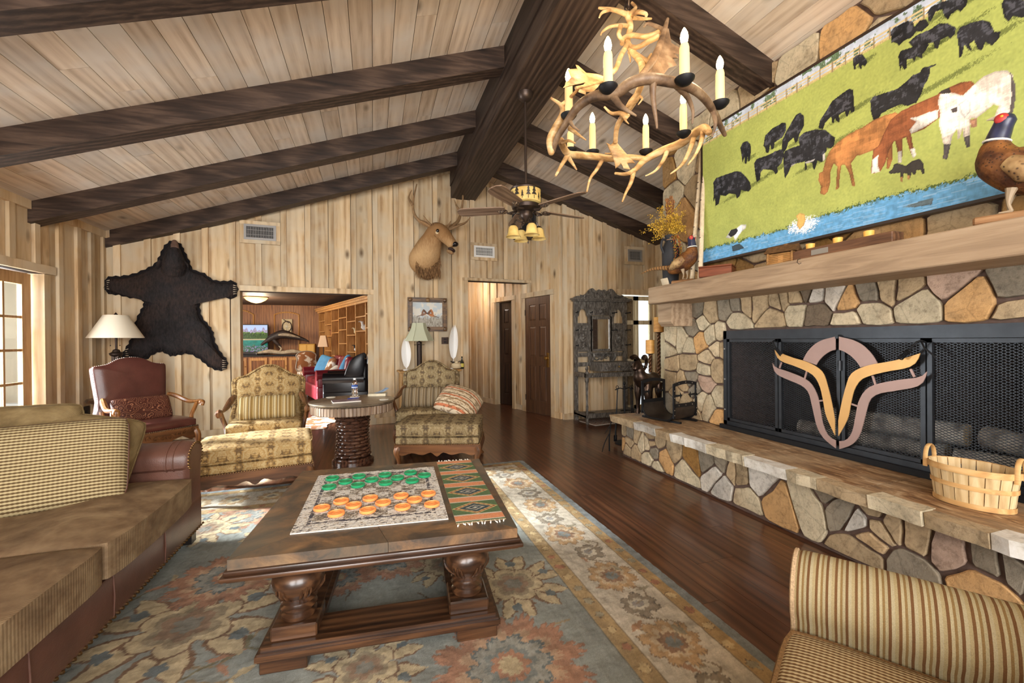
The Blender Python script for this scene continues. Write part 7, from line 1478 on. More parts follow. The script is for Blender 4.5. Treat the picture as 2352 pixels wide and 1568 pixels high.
for x in (-HW,HW):
    sd=1 if x>0 else -1; m=MB()
    for y in (-HL,HL): m.bb((x-.006,y-.014,.05),(x+.006,y+.014,.365))
    m.bb((x-.006,-HL,.155),(x+.006,HL,.19)); m._rib([Vector((y,.385+.028*math.cos(y/HL*1.4))) for y in np.linspace(-HL-.014,HL+.014,13)],[Vector((y,.353+.028*math.cos(y/HL*1.4))) for y in np.linspace(-HL-.014,HL+.014,13)],.012,(x-.006,0,0),(0,1,0),(0,0,1)); sp_=L_(m,'side_frame',blk2,hold,smooth=0); m=MB()
    for y in (-HL,HL):
        for z in (.08,.13,.25,.32): m.ell((x+sd*.007,y,z),(.005,.006,.006),n=8,m=5)
    for y in (-.1,0,.1):
        for z in (.172,.369+.028*math.cos(y/HL*1.4)): m.ell((x+sd*.007,y,z),(.005,.006,.006),n=8,m=5)
    L_(m,'rivets',riv,sp_)
    for y,s in ((-HL,1),(HL,-1)): m=MB(); m.prism([(0,-.013),(.085*s,-.008),(.09*s,-.03),(.1*s,-.012),(.12*s,0),(.1*s,.012),(.09*s,.03),(.085*s,.008),(0,.013)],(x,y,.27),(0,1,0),(0,0,1),.005); L_(m,'strap_hinge',blk2,sp_)
for y in (-.12,.12): m=MB(); m.bb((-.24,y-.014,.0),(.24,y+.014,.016)); L_(m,'foot_bar',blk2,hold)
# candle stands of twisted iron
rope=flat('rope_bronze',(96,66,44),.4,.7); can=NT('amber_candle',.5); can.set('Base Color',can.ramp(can.noise(can.co('Object',(2,2,12)),2,3),[(.35,srgb(186,128,58)),(.7,srgb(224,170,92))])); can=can.m
def cstand(u,vt,vb,base_z,Y,label,rc=.052):
    p=ony(u,vt,Y); b_=Vector((p.x,p.y,base_z)); d_=p.x*math.sin(YAW)+p.y*math.cos(YAW); k=d_/F; t=thing('candle_stand',label,'candle stand',tuple(b_)); h1=H+(780-vb)*k-base_z; h2=H+(780-vt)*k-base_z
    m=MB()
    for s in (0,PI*2/3,PI*4/3): m.tube([(.012*math.cos(z*45+s),.012*math.sin(z*45+s),z) for z in np.linspace(.03,h1-.02,int(h1*70))],.0095,6)
    L_(m,'twisted_stem',rope,t,smooth=60); m=MB(); m.lathe([(.05,0),(.05,.008),(.03,.02),(.016,.035)],(0,0,0),20); L_(m,'base',rope,t); m=MB()
    for z in (h1*.3,h1*.68): m.lathe([(.014,-.008),(.028,-.004),(.028,.004),(.014,.008)],(0,0,z),14)
    m.lathe([(.014,h1-.03),(.02,h1-.015),(.045,h1-.004),(.045,h1),(.02,h1)],(0,0,0),18); L_(m,'collar',rope,t); m=MB(); m.lathe([(rc,h1),(rc*1.01,h1+.01),(rc,h2-.008),(rc*.94,h2),(rc*.7,h2-.01),(.004,h2-.012)],(0,0,0),22); L_(m,'candle',can,t)
cstand(1493,783,814,0.0,4.42,'shorter twisted candle stand with amber candle behind the ram'); cstand(1513,731,765,0.0,4.36,'taller twisted candle stand with amber candle against the chimney',.06)
# fire tools
p=ony(1434,900,4.55); ft_=thing('fireplace_tools','black iron fireplace tool set standing past the hearth','fire tools',(p.x,p.y,0)); m=MB(); m.lathe([(.12,0),(.12,.015),(.02,.03)],(0,0,0),20); L_(m,'base',blk2,ft_); m=MB(); m.tube([(0,0,.02),(0,0,.72)],.009,8); m.ell((0,0,.735),(.018,.018,.022)); m.tube([(-.13,0,.66),(-.06,0,.68),(0,0,.66),(.06,0,.68),(.13,0,.66)],.006,6); L_(m,'stand',blk2,ft_)
for k,(x,y) in enumerate(((-.1,0),(-.04,-.07),(.05,-.06),(.11,.0))):
    m=MB(); m.tube([(x*1.3,y*1.3,.06),(x,y,.6),(x*.95,y,.68)],[.012,.006,.008],7); m.tube([(x+.015*math.cos(a),y,.69+.02*math.sin(a)) for a in np.linspace(0,2*PI,11)[:-1]],.004,5,closed=True); m.bb((x*1.3-.02,y*1.3-.006,.035),(x*1.3+.02,y*1.3+.006,.11)); L_(m,('poker','shovel','brush','tongs')[k],blk2,ft_)
# wrought branch handle leaning on the hearth end
wb0=onz(1416,1040,0); t=thing('iron_branch','black wrought iron branch standing at the far end of the hearth','ironwork',(wb0.x-.03,wb0.y+.1,0)); m=MB(); tub(m,[(0,0,.0),(.0,.0,.16),(.03,.0,.36)],[.009,.008,.006],7); tub(m,[(0,0,.2),(-.06,0,.1),(-.1,-.01,.0)],[.006,.006,.004],7); tub(m,[(.015,0,.3),(-.03,0,.24),(-.06,0,.2)],[.005,.005,.003],7); L_(m,'rod',blk2,t)
# splint basket
bk0=onz(2150,1118,HZ); bk1=onz(2322,1160,HZ); bc=onz(2228,1150,HZ); bas=thing('splint_basket','pale wooden splint basket with two bentwood handles on the hearth','basket',(2.83,1.31,HZ),R(-84)); spl=wood('splint_wood',(180,148,102),(206,178,132),(222,200,158),2,2.2,.55,.12,.05,7,.3); band=wood('splint_band',(176,132,80),(200,156,100),(218,180,126),0,2,.5,.1,.05,7,.3)
ra,rb_,hb_=.165,.122,.19
for k in range(18):
    a0,a1=2*PI*k/18,2*PI*(k+.93)/18; m=MB(); V=[]
    for f_,z in ((.86,.004),(.93,.11),(1.0,hb_)):
        for a in (a0,(a0+a1)/2,a1):
            for d in (0,.004): V.append(((ra*f_-d)*math.cos(a),(rb_*f_-d)*math.sin(a),z))
    fs_=[]
    for i in range(2):
        for j in range(2): o_=i*6+j*2; fs_+= [(o_,o_+2,o_+8,o_+6),(o_+1,o_+7,o_+9,o_+3)]
    L_(m.add(V,fs_),'splint',spl,bas,smooth=0)
for z,f_,hh in ((hb_-.012,1.0,.03),(.1,.925,.022),(.012,.87,.024)): m=MB(); m.lathe([(1,z-hh/2),(1,z+hh/2)],(0,0,0),40,sx=ra*f_+.004,sy=rb_*f_+.004,cap=False); m.lathe([(1,z-hh/2),(1,z+hh/2)],(0,0,0),40,sx=ra*f_+.0005,sy=rb_*f_+.0005,cap=False); L_(m,'hoop',band,bas)
m=MB(); m.lathe([(.001,.006),(1,.006)],(0,0,0),30,sx=ra*.86,sy=rb_*.86,cap=False); L_(m,'bottom',spl,bas)
for s in (-1,1): m=MB(); m.tube([(s*(ra*.99-.012*abs(a)**2*.0),.048*math.sin(a),hb_-.06+.13*math.cos(a)**.5) for a in np.linspace(-1.55,1.55,17)],.010,6,flat=.4); L_(m,'handle',band,bas)
# ================================================================== ON THE MANTEL
MZ=1.8055
def onm(u,X): d=ray(u,700); k=X/d.x; return Vector((X,d.y*k,MZ))
p=onm(1541,2.97); vs=thing('black_jug_vase','tall black pottery jug vase on the end of the mantel','vase',tuple(p)); kd=(p.x*math.sin(YAW)+p.y*math.cos(YAW))/F; vh=.56
m=MB(); m.lathe([(.07,0),(.075,.02),(.085,.2),(.088,.36),(.08,.43),(.055,.48),(.05,.51),(.056,.535),(.06,.55),(.052,.55),(.04,.5),(.001,.49)],(0,0,0),24); L_(m,'body',flat('black_pottery',(44,44,48),.6,0,.3,.15,20),vs); m=MB(); m.tube(cat_([(-.055,0,.5),(-.1,0,.5),(-.115,0,.43),(-.085,0,.36)],5),.012,8); L_(m,'handle',flat('black_pottery',(44,44,48)),vs); m=MB(); m.tube([(.057*math.cos(a),.057*math.sin(a),.5) for a in np.linspace(0,2*PI,17)[:-1]],.005,6,closed=True); L_(m,'twine',flat('tan_cord',(150,120,90),.7),vs)
fl_=thing('dried_flower_bouquet','dried bouquet of yellow sprays and rust grasses in the black jug','flowers',(p.x,p.y,MZ+.51)); st_=MB(); lv=MB(); gr_=MB(); be=MB(); s_=np.random.default_rng(6)
def leafq(mb,q,s): 
    a=Vector(s_.standard_normal(3)).normalized(); b_=a.cross(Vector(s_.standard_normal(3))).normalized(); mb.add([q-a*s,q+b_*s*.5,q+a*s,q-b_*s*.5],[(0,1,2,3)])
for i in range(46):
    a=s_.uniform(0,2*PI); e=s_.uniform(.25,1.35); L=s_.uniform(.18,.36); d=Vector((math.cos(a)*math.sin(e)*(.35 if math.cos(a)>0 else 1),math.sin(a)*math.sin(e)*.9,math.cos(e)*1.0+.1)); pts=[Vector((0,0,-.12)),Vector((d.x*.1*L,d.y*.1*L,.02)),d*L*.6+Vector((0,0,.02)),d*L+Vector((0,0,-.05*e))]; C_=cat_(pts,5); st_.tube(C_,.0017,4)
    for q in C_[8:]:
        for _ in range(7): leafq(lv,q+Vector(s_.standard_normal(3))*.016,s_.uniform(.006,.012))
for i in range(9):
    a=s_.uniform(0,2*PI); L=s_.uniform(.32,.44); d=Vector((math.cos(a)*.1-.02,math.sin(a)*.1,1)); C_=[d*L*t for t in np.linspace(0,1,10)]; st_.tube(C_,.0017,4)
    for q in C_[4:]:
        for k in range(5): b_=a+k*1.3; gr_.add([q,q+Vector((math.cos(b_)*.02,math.sin(b_)*.02,.022)),q+Vector((math.cos(b_)*.012,math.sin(b_)*.012,.05)),q+Vector((0,0,.03))],[(0,1,2,3)])
for i in range(7):
    a=s_.uniform(-2.6,.2); C_=cat_([Vector((0,0,-.02)),Vector((.07*math.cos(a),.07*math.sin(a),.02)),Vector((.1*math.cos(a),.1*math.sin(a),-.1)),Vector((.1*math.cos(a)+s_.uniform(-.03,.03),.1*math.sin(a),-.26))],6); st_.tube(C_,.0017,4)
    for q in C_[6:]:
        for _ in range(3): leafq(lv,q+Vector(s_.standard_normal(3))*.012,s_.uniform(.006,.011))
        be.ell(q+Vector(s_.standard_normal(3))*.012,(.005,.005,.005),n=5,m=4)
L_(st_,'stems',flat('dry_stem',(132,104,54),.8),fl_,kind='stuff'); L_(lv,'yellow_blooms',flat('dry_yellow',(206,166,62),.8,0,.2,.3,30),fl_,kind='stuff',smooth=0); L_(gr_,'rust_grasses',flat('dry_rust',(160,112,72),.85,0,.2,.3,30),fl_,kind='stuff',smooth=0); L_(be,'red_berries',flat('dry_red',(168,70,48),.7,0,.2,.3,30),fl_,kind='stuff',smooth=0)
def feathm(name,a,b_,c,sc=60):
    if name in MC: return MC[name]
    s=NT(name,.6,0,.3); v=s.co(); w=s.n('TexVoronoi','Distance',Vector=v,Scale=float(sc)); f=s.noise(v,9,3); s.set('Base Color',s.mix(s.ramp(w,[(.12,(1,1,1)),(.3,(0,0,0))]),s.mix(s.ramp(f,[(.35,(0,0,0)),(.65,(1,1,1))]),srgb(*a),srgb(*b_)),srgb(*c))); s.bump(w,.4,.006); MC[name]=s.m; return s.m
def pheasant(label,loc,rz,S,base_h,pitch=0):
    t=thing('mounted_pheasant',label,'pheasant',loc,rz); z0=base_h; mb=MB()
    tub(mb,[(-.17*S,0,z0+.16*S),(-.1*S,0,z0+.165*S),(0,0,z0+.17*S),(.09*S,0,z0+.2*S),(.13*S,0,z0+.24*S),(.15*S,0,z0+.275*S)],[.03*S,.07*S,.088*S,.085*S,.06*S,.042*S],14); L_(mb,'body',feathm('pheasant_body',(66,36,20),(132,84,40),(26,18,14),75),t,smooth=70)
    mb=MB(); tub(mb,[(-.12*S,.06*S,z0+.16*S),(-.02*S,.083*S,z0+.17*S),(.06*S,.075*S,z0+.19*S)],[.02*S,.055*S,.03*S],10); L_(mb,'wing',feathm('pheasant_wing',(112,78,48),(190,160,112),(60,42,32),45),t); mb=MB(); tub(mb,[(-.12*S,-.06*S,z0+.16*S),(-.02*S,-.083*S,z0+.17*S),(.06*S,-.075*S,z0+.19*S)],[.02*S,.055*S,.03*S],10); L_(mb,'wing',feathm('pheasant_wing',(112,78,48),(190,160,112),(60,42,32),45),t)
    mb=MB(); tub(mb,[(.147*S,0,z0+.272*S),(.157*S,0,z0+.31*S),(.165*S,0,z0+.345*S),(.17*S,0,z0+.375*S),(.172*S,0,z0+.395*S)],[.043*S,.04*S,.036*S,.036*S,.02*S],12); nk=L_(mb,'neck',flat('pheasant_neck',(34,38,66),.35,0,.6,.4,30),t,smooth=70)
    mb=MB(); mb.tube([(.149*S+.042*S*math.cos(a)*1.02,.044*S*math.sin(a),z0+.28*S-.012*S*math.cos(a)) for a in np.linspace(0,2*PI,17)[:-1]],.005*S,6,closed=True); L_(mb,'neck_ring',flat('white_ring',(230,228,220),.7),nk)
    for s in (-1,1): mb=MB(); mb.ell((.182*S,s*.026*S,z0+.368*S),(.024*S,.013*S,.024*S)); L_(mb,'red_wattle',flat('red_wattle',(168,44,44),.5),nk); mb=MB(); mb.ell((.185*S,s*.038*S,z0+.374*S),(.006*S,.004*S,.006*S),n=8,m=6); L_(mb,'eye',flat('amber_eye',(206,150,50),.2),nk)
    mb=MB(); tub(mb,[(.195*S,0,z0+.372*S),(.215*S,0,z0+.37*S),(.232*S,0,z0+.36*S)],[.014*S,.009*S,.002*S],8); L_(mb,'beak',flat('horn_beak',(190,176,150),.4),nk)
    mb=MB(); tub(mb,[(-.15*S,0,z0+.16*S),(-.28*S,0,z0+.19*S),(-.4*S,0,z0+.2*S),(-.52*S,0,z0+.18*S)],[.03*S,.022*S,.014*S,.003*S],8); L_(mb,'tail',stripes('pheasant_tail',0,.03,[(0,(150,112,70)),(.75,(70,48,34))]),t)
    for s in (-1,1):
        mb=MB(); tub(mb,[(.0,s*.04*S,z0+.11*S),(.01*S,s*.04*S,z0+.05*S),(.0,s*.04*S,z0+.006)],[.022*S,.007*S,.007*S],8)
        for a in (-.5,0,.5): mb.tube([(0,s*.04*S,z0+.008),(.045*S*math.cos(a),s*.04*S+.045*S*math.sin(a),z0+.004)],[.006*S,.003*S],6)
        L_(mb,'leg',flat('bird_leg',(150,130,104),.6),t)
    hip=Vector((-.03*S,0,z0+.12*S)); Rm=Matrix.Translation(hip)@Matrix.Rotation(-pitch,4,'Y')@Matrix.Translation(-hip)
    for c in t.children:
        if c.name.startswith('tail'): c.matrix_local=Matrix.Translation(hip)@Matrix.Rotation(-pitch*.3,4,'Y')@Matrix.Translation(-hip)
        elif not c.name.startswith('leg'): c.matrix_local=Rm
    mb=MB(); mb.rbox((0,0,z0/2),(.24*S,.13*S,z0),.008,seg=1); L_(mb,'driftwood_base',wood('driftwood',(84,56,36),(132,94,62),(170,132,94),0,2,.7,.1,.4,6,.2),t); return t
p=onm(1573,2.86); pheasant('mounted pheasant facing right beside the black jug on the mantel',(p.x,p.y,MZ),R(-68),.92,.035,R(20)); p=onm(2325,2.84); pheasant('large mounted pheasant facing left at the right end of the mantel',(p.x,p.y,MZ),R(112),1.02,.04,R(30))
p=onm(1528,2.80); t=MB(); t.rbox((0,0,.04),(.015,.1,.085),.006,rotM(y=R(-20)),2); o=t.build('wood_chip',flat('pale_chip',(206,190,164),.8,0,.2,.15,10),label='small pale wood block leaning at the left end of the mantel',cat='wood block'); o.location=p
p=onm(1648,2.85); t=thing('wooden_box','flat reddish wooden box on the mantel below the painting','box',(p.x,p.y,MZ),R(35)); m=MB(); m.rbox((0,0,.04),(.2,.26,.08),.004,seg=1); L_(m,'case',wood('rosewood_box',(60,28,16),(104,52,32),(138,78,50),1,2,.35,.05,.05,7,.5),t); m=MB(); m.rbox((0,0,.088),(.204,.264,.014),.003,seg=1); L_(m,'lid',MC['rosewood_box'],t)
logm=flat('varnished_log',(150,108,60),.45,0,.5,.3,30); p=onm(1800,2.81); cbn=thing('log_cabin_model','tiny log cabin model on the mantel under the painting','model',(p.x,p.y,MZ),R(20)); 
m=MB(); m.bb((-.05,-.075,.0),(.05,.075,.075)); L_(m,'walls',flat('dark_cabin',(84,54,32),.6),cbn)
for i in range(6):
    z=.007+i*.0125
    for s in (-1,1):
        m=MB(); m.cyl((s*.052,-.092,z),(s*.052,.092,z),.0062,n=8); L_(m,'log',logm,cbn); m=MB(); m.cyl((-.07,s*.077,z+.006),(.07,s*.077,z+.006),.0062,n=8); L_(m,'log',logm,cbn)
m=MB(); m.prism([(-.085,.078),(.085,.078),(0,.135)],(0,.1,0),(1,0,0),(0,0,1),.2); L_(m,'roof',flat('bark_roof',(98,70,44),.8,0,.2,.4,40),cbn); m=MB(); m.bb((.02,-.02,.1),(.045,.005,.15)); L_(m,'chimney',flat('bark_roof',(120,86,52)),cbn); m=MB(); m.bb((-.053,-.015,.005),(-.056,.015,.06)); L_(m,'door',flat('cabin_door',(190,140,80),.6),cbn)
p=onm(1925,2.83); cbm=thing('candle_beam','dark wood beam holder with a small nameplate under the painting','candle holder',(p.x,p.y-.02,MZ),R(0)); m=MB(); m.rbox((0,0,.035),(.1,.62,.07),.004,seg=1); L_(m,'beam',wood('dark_beam_box',(54,34,22),(92,62,42),(124,88,62),1,2,.6,.05,.2,7,.3),cbm); m=MB(); m.box((-.0515,.1,.036),(.003,.11,.034)); L_(m,'nameplate',flat('pewter_plate',(150,142,132),.4,.6),cbm)
for k,y in enumerate((.2,.02,-.16)): t=thing('votive_candle','amber votive candle in the beam holder, '+('nearest the log cabin','the middle one','nearest the large pheasant')[k],'candle',(p.x,p.y-.02+y,MZ+.0705),group='candles on the beam holder'); m=MB(); m.lathe([(.024,0),(.027,.036),(.024,.038),(.018,.034),(.002,.034)],(0,0,0),18); L_(m,'wax',flat('votive_wax',(232,176,84),.5,0,.4),t); m=MB(); m.cyl((0,0,.032),(0,0,.045),.0015,n=5); L_(m,'wick',blk2,t)
for (u0,v0,u1,v1,X0,X1,l) in ((1588,636,1612,345,2.93,3.075,'birch pole leaning left of the painting, the outer one'),(1607,625,1619,340,2.9,3.06,'birch pole leaning against the painting edge')):
    a=onx(u0,v0,X0); b_=onx(u1,v1,X1); a=Vector((a.x,a.y,MZ+.002)); t=thing('birch_pole',l,'pole',tuple(a)); m=MB(); P=[a.lerp(b_,k/8)+Vector((0,random.uniform(-.004,.004),0)) for k in range(9)]; m.tube(P,[.022-.0006*k for k in range(9)],10); m.build('trunk',birch if False else flat('pale_birch',(206,188,160),.7,0,.2,.2,22,.3),t)
    for k in range(7): q=P[k]+(P[k+1]-P[k])*random.random(); m=MB(); m.ell(q+Vector((-.02,random.uniform(-.01,.01),0)),(.004,.012,.005),n=7,m=5); m.build('bark_scar',flat('bark_scar',(84,66,54),.8),t)
q=onx(1838,601,2.718); m=MB(); m.tube([(0,0,.02),(-.02,0,.015),(-.028,0,-.005),(-.02,-.008,-.018),(-.012,-.016,-.01)],.0025,6); o=m.build('cup_hook',iron,label='small iron hook screwed into the mantel front',cat='hook'); o.location=q
# ================================================================== DEN BEYOND THE OPENING
DYB=14.0; DZC=2.35
def dz(x,y): return (500+x/5.2275,640+y/5.2275)
def dp(x,y,Y): return ony(*dz(x,y),Y)
denw=wood('den_panelling',(96,54,26),(140,88,46),(168,112,64),2,1.2,.42,.12,.08,7,.45); denc=wood('den_ceiling_boards',(52,38,32),(84,66,56),(110,90,78),0,1.2,.6,.2,.1,8,.3); oakg=wood('golden_oak',(150,98,46),(190,136,76),(214,166,106),2,1.4,.42,.14,.08,8,.45)
MB().bb((-6.0,DYB,0),(0.5,DYB+.12,2.6)).build('wall_den_back',denw,kind='structure'); MB().bb((-5.6,6.9,0),(-5.48,8.4,2.6)).bb((-5.6,11.2,0),(-5.48,DYB,2.6)).bb((-5.6,8.4,0),(-5.48,11.2,.7)).bb((-5.6,8.4,2.3),(-5.48,11.2,2.6)).build('wall_den_left',denw,kind='structure')  # gap in the left wall is an unseen opening cut for the fill
cd=MB().bb((-6,6.98,DZC+.02),(1.4,DYB+.1,DZC+.1)).build('ceiling_den',denc,kind='structure')
y=7.1
while y<DYB:
    MB().bb((-5.4,y+.004,DZC),(1.2,y+.236,DZC+.02)).build('plank',denc,cd); y+=.24
FB=Vector((-1.52,13.72,0)); NB=Vector((.30,8.3,0)); BKD=(NB-FB).normalized(); BKN=Vector((BKD.y,-BKD.x,0)); 
if BKN.x>0: BKN=-BKN
MB().add([tuple(FB-BKN*.36+BKD*t+Vector((0,0,z))) for t,z in ((-.5,0),(6.4,0),(6.4,2.6),(-.5,2.6))]+[tuple(FB-BKN*.48+BKD*t+Vector((0,0,z))) for t,z in ((-.5,0),(6.4,0),(6.4,2.6),(-.5,2.6))],[(0,1,2,3),(5,4,7,6),(0,4,5,1),(1,5,6,2),(2,6,7,3),(3,7,4,0)]).build('wall_den_right',denw,kind='structure')
for n,(x0,x1,zt) in enumerate(((120,430,375),(680,975,400))):      # arched mouldings on the panelling
    a,b=dp(x0,430,DYB-.02),dp(x1,430,DYB-.02); top=dp(x0,zt,DYB-.02).z; z0=.95; m=MB(); cxx=(a.x+b.x)/2; w=(b.x-a.x)/2; arc=[(a.x,DYB-.015,z0),(a.x,DYB-.015,a.z)]+[(cxx-w*math.cos(t),DYB-.015,a.z+(top-a.z)*(.5-.5*math.cos(2*t))) for t in np.linspace(.1,PI-.1,13)]+[(b.x,DYB-.015,b.z),(b.x,DYB-.015,z0)]; m.tube(arc,.02,6); m.build('trim_17',oakg,kind='structure')
# cabinets under a dark counter
cz=.90; cab_y=13.45
for k in range(5):
    x0=-4.3+k*.50; t=thing('base_cabinet','wooden den cabinet with raised panel door, '+('first from the left','second from the left','third, under the television','fourth, under the bird figure','fifth, under the yellow box','last before the bookcase')[k],'cabinet',(x0+.25,cab_y+.27,0),group='den cabinets'); m=MB(); m.bb((-.248,-.25,.06),(.248,.25,cz-.03)); L_(m,'carcass',denw,t); m=MB(); m.bb((-.22,-.272,.1),(.22,-.25,cz-.07)); d=L_(m,'door',oakg,t); m=MB(); m.rbox((0,-.276,.47),(.32,.016,.58),.006,seg=1); L_(m,'raised_panel',denw,d); m=MB(); m.ell((.19,-.285,.6),(.013,.013,.013),n=8,m=6); L_(m,'knob',brass,d); m=MB(); m.bb((-.248,-.2,0),(.248,.25,.06)); L_(m,'plinth',drk,t)
MB().bb((-4.35,cab_y-.02,cz-.028),(-1.72,DYB-.001,cz+.012)).build('counter_top',flat('black_counter',(30,26,26),.25),label='long black counter top over the den cabinets',cat='counter'); CZ=cz+.0125
# television with a lake and mountains on the screen
a,b=dp(190,555,13.62),dp(598,872,13.62); tv=thing('television','flat television showing a mountain lake, seen through the den opening','television',((a.x+b.x)/2,13.66,CZ)); w=b.x-a.x; z0=max(b.z,CZ+.03); z1=a.z; cxx=(a.x+b.x)/2
m=MB(); m.bb((a.x-.02,13.63,z0-.02),(b.x+.02,13.67,z1+.02)); m.build('bezel',flat('tv_black',(20,20,22),.3),tv); m=MB(); m.bb((cxx-.3,13.58,CZ),(cxx+.3,13.72,CZ+.012)); m.bb((cxx-.05,13.65,CZ),(cxx+.05,13.67,z0)); m.build('stand',flat('tv_black',(20,20,22)),tv)
hh,ww=90,110; Yv,Xv=np.mgrid[0:hh,0:ww]; Yv=Yv/hh; Xv=Xv/ww; g=np.random.default_rng(12); nn=lambda k:(lambda z:z/z.std())(blur(g.standard_normal((hh,ww)),k)); q1,q3=nn(1),nn(3); im=np.empty((hh,ww,3)); im[:]=L3((170,186,222)); rg=.82+.05*np.sin(Xv*23)+.04*np.sin(Xv*51+1); m_=Yv<rg; im[m_]=(L3((150,138,160))*(1+.18*q1)[...,None])[m_]; m_=Yv<.72+.02*q3; im[m_]=(L3((84,110,40))*(1+.3*q1)[...,None])[m_]; tree=np.repeat(g.random(ww//3+1),3)[:ww]; m_=Yv<.66+.08*tree[None,:]-.02; im[m_]=(L3((48,70,24))*(1+.35*q1)[...,None])[m_]; m_=Yv<.47; im[m_]=L3((176,160,120)); m_=Yv<.43; im[m_]=(L3((22,110,96))*(1+.15*q3)[...,None])[m_]; m_=Yv<.2+.05*q3; im[m_]=(L3((60,96,70))*(1+.4*q1)[...,None])[m_]; m_=(Yv<.22)&(q1>1); im[m_]=L3((150,110,170))
A2,B2=np.meshgrid(np.linspace(a.x,b.x,ww),np.linspace(z0,z1,hh)); scr=NT('lit_screen',.3); c=scr.n('VertexColor','Color',layer_name='Col'); scr.set('Base Color',(0,0,0)); scr.set('Emission Color',c); scr.set('Emission Strength',1.0); raster('screen',scr.m,np.stack([A2,np.full_like(A2,13.628),B2],-1),im,tv)
p=dp(350,885,13.5); t=thing('sound_bar','slim grey sound bar in front of the television','speaker',(p.x,13.5,CZ)); m=MB(); m.rbox((0,0,.035),(.5,.08,.065),.01,seg=2); L_(m,'case',flat('grey_case',(120,122,126),.35,.5),t); m=MB(); m.box((0,-.041,.035),(.46,.003,.045)); L_(m,'grille',drk,t)
# plaque
a,b=dp(770,485,13.95),dp(897,712,13.95); t=thing('dreamcatcher_plaque','pale wooden plaque with a dark ring and feathers on the den wall','plaque',((a.x+b.x)/2,13.95,b.z)); m=MB(); m.bb((a.x,13.94,b.z),(b.x,13.985,a.z)); m.build('board',flat('pale_board',(206,188,150),.7,0,.2,.12,6),t); cc=Vector(((a.x+b.x)/2,13.93,lerp(b.z,a.z,.62))); m=MB(); m.tube([cc+Vector((.12*math.cos(q),0,.15*math.sin(q))) for q in np.linspace(0,2*PI,21)[:-1]],.014,6,closed=True); m.build('ring',flat('dark_wicker',(70,52,44),.8),t); m=MB()
for s in (-1,1): m.tube([cc+Vector((s*.12,0,.05)),cc+Vector((s*.135,0,-.08)),cc+Vector((s*.11,0,-.2))],[.01,.016,.003],6)
m.tube([cc+Vector((-.09,0,.2)),cc+Vector((.05,0,.1))],.012,6); m.build('feathers',flat('dark_feather',(60,48,46),.8),t); m=MB()
for q in np.linspace(0,PI,6)[:-1]: m.tube([cc+Vector((.11*math.cos(q),0,.14*math.sin(q))),cc-Vector((.11*math.cos(q),0,.14*math.sin(q)))],.005,5)
m.build('webbing',flat('pale_web',(226,220,206),.8),t); m=MB(); m.bb((a.x+.08,13.93,b.z+.05),(b.x-.08,13.939,b.z+.14)); m.build('caption_card',flat('card_dark',(60,50,44),.6),t)
# bird on driftwood
p=dp(780,880,13.55); t=thing('driftwood_bird','dark carved water bird stretched over pale driftwood on the counter','sculpture',(p.x-.03,13.53,CZ)); m=MB(); tub(m,[(-.62,0,.05),(-.3,.02,.1),(0,0,.06),(.3,-.02,.09),(.6,0,.04)],[.02,.06,.05,.06,.02],8); tub(m,[(-.1,0,.05),(.0,.0,.16),(-.1,0,.3)],[.03,.025,.012],7); L_(m,'driftwood',flat('grey_driftwood',(176,160,136),.8,0,.2,.25,14),t); m=MB(); tub(m,[(-.5,0,.28),(-.38,0,.38),(-.2,0,.5),(.05,0,.58),(.3,0,.52),(.6,0,.42),(.72,0,.36)],[.03,.05,.1,.13,.09,.04,.01],10); tub(m,[(-.2,0,.45),(-.12,0,.34),(.0,0,.22)],[.06,.05,.01],8); L_(m,'bird',flat('dark_plumage',(54,44,40),.5,0,.4,.5,18),t,smooth=60); m=MB(); tub(m,[(-.05,-.1,.56),(.2,-.13,.56),(.5,-.1,.48)],[.03,.05,.01],8); L_(m,'wing',flat('pale_wing',(150,136,116),.6,0,.3,.5,30),t)
p=dp(1130,860,13.6); t=thing('yellow_box','yellow wooden box with two panels on the den counter','box',(p.x-.12,13.68,CZ)); m=MB(); m.rbox((0,0,.15),(.42,.28,.3),.01,seg=1); L_(m,'case',flat('yellow_oak',(196,146,60),.5,0,.4,.15,8),t)
for s in (-.1,.1): m=MB(); m.rbox((s,-.143,.15),(.17,.01,.24),.004,seg=1); L_(m,'panel',flat('yellow_panel',(214,166,80),.5),t)
# bookcase along the right den wall
bk=thing('bookcase','tall golden oak bookcase along the right den wall','bookcase',tuple(FB),math.atan2(BKD.y,BKD.x)); BL=(NB-FB).length; BH=2.1; sgn=1 if (XF[bk.name].to_3x3()@Vector((0,1,0))).dot(BKN)>0 else -1
def kb(x0,x1,y0,y1,z0,z1,name,mat=None,p_=None): m=MB(); m.bb((x0,sgn*y0,z0),(x1,sgn*y1,z1)); return L_(m,name,mat or oakg,p_ or bk,smooth=0)
kb(0,BL,-.34,-.325,0,BH,'back_panel',denw); nb_=8; bw_=BL/nb_
for i in range(nb_+1): kb(i*bw_-.02,i*bw_+.02,-.325,0,.0,BH,'upright')
for i in range(nb_):
    zz=[.45,.86,1.22,1.56,1.86] if i%3==0 else ([.45,.72,1.02,1.42,1.74] if i%3==1 else [.45,.9,1.5,1.82])
    for z in zz: kb(i*bw_+.02,(i+1)*bw_-.02,-.325,-.005,z-.012,z+.012,'shelf')
    kb(i*bw_+.03,(i+1)*bw_-.03,-.01,.008,.06,.42,'door')
for z0,z1,o in ((BH,BH+.05,.03),(BH+.05,BH+.1,.07),(BH+.1,BH+.13,.1)): kb(-.02-o,BL,-.34,o,z0,z1,'cornice')
XB=XF[bk.name]
def onshelf(i,f,z): return XB@Vector((i*bw_+bw_*f,sgn*-.14,z+.0125))
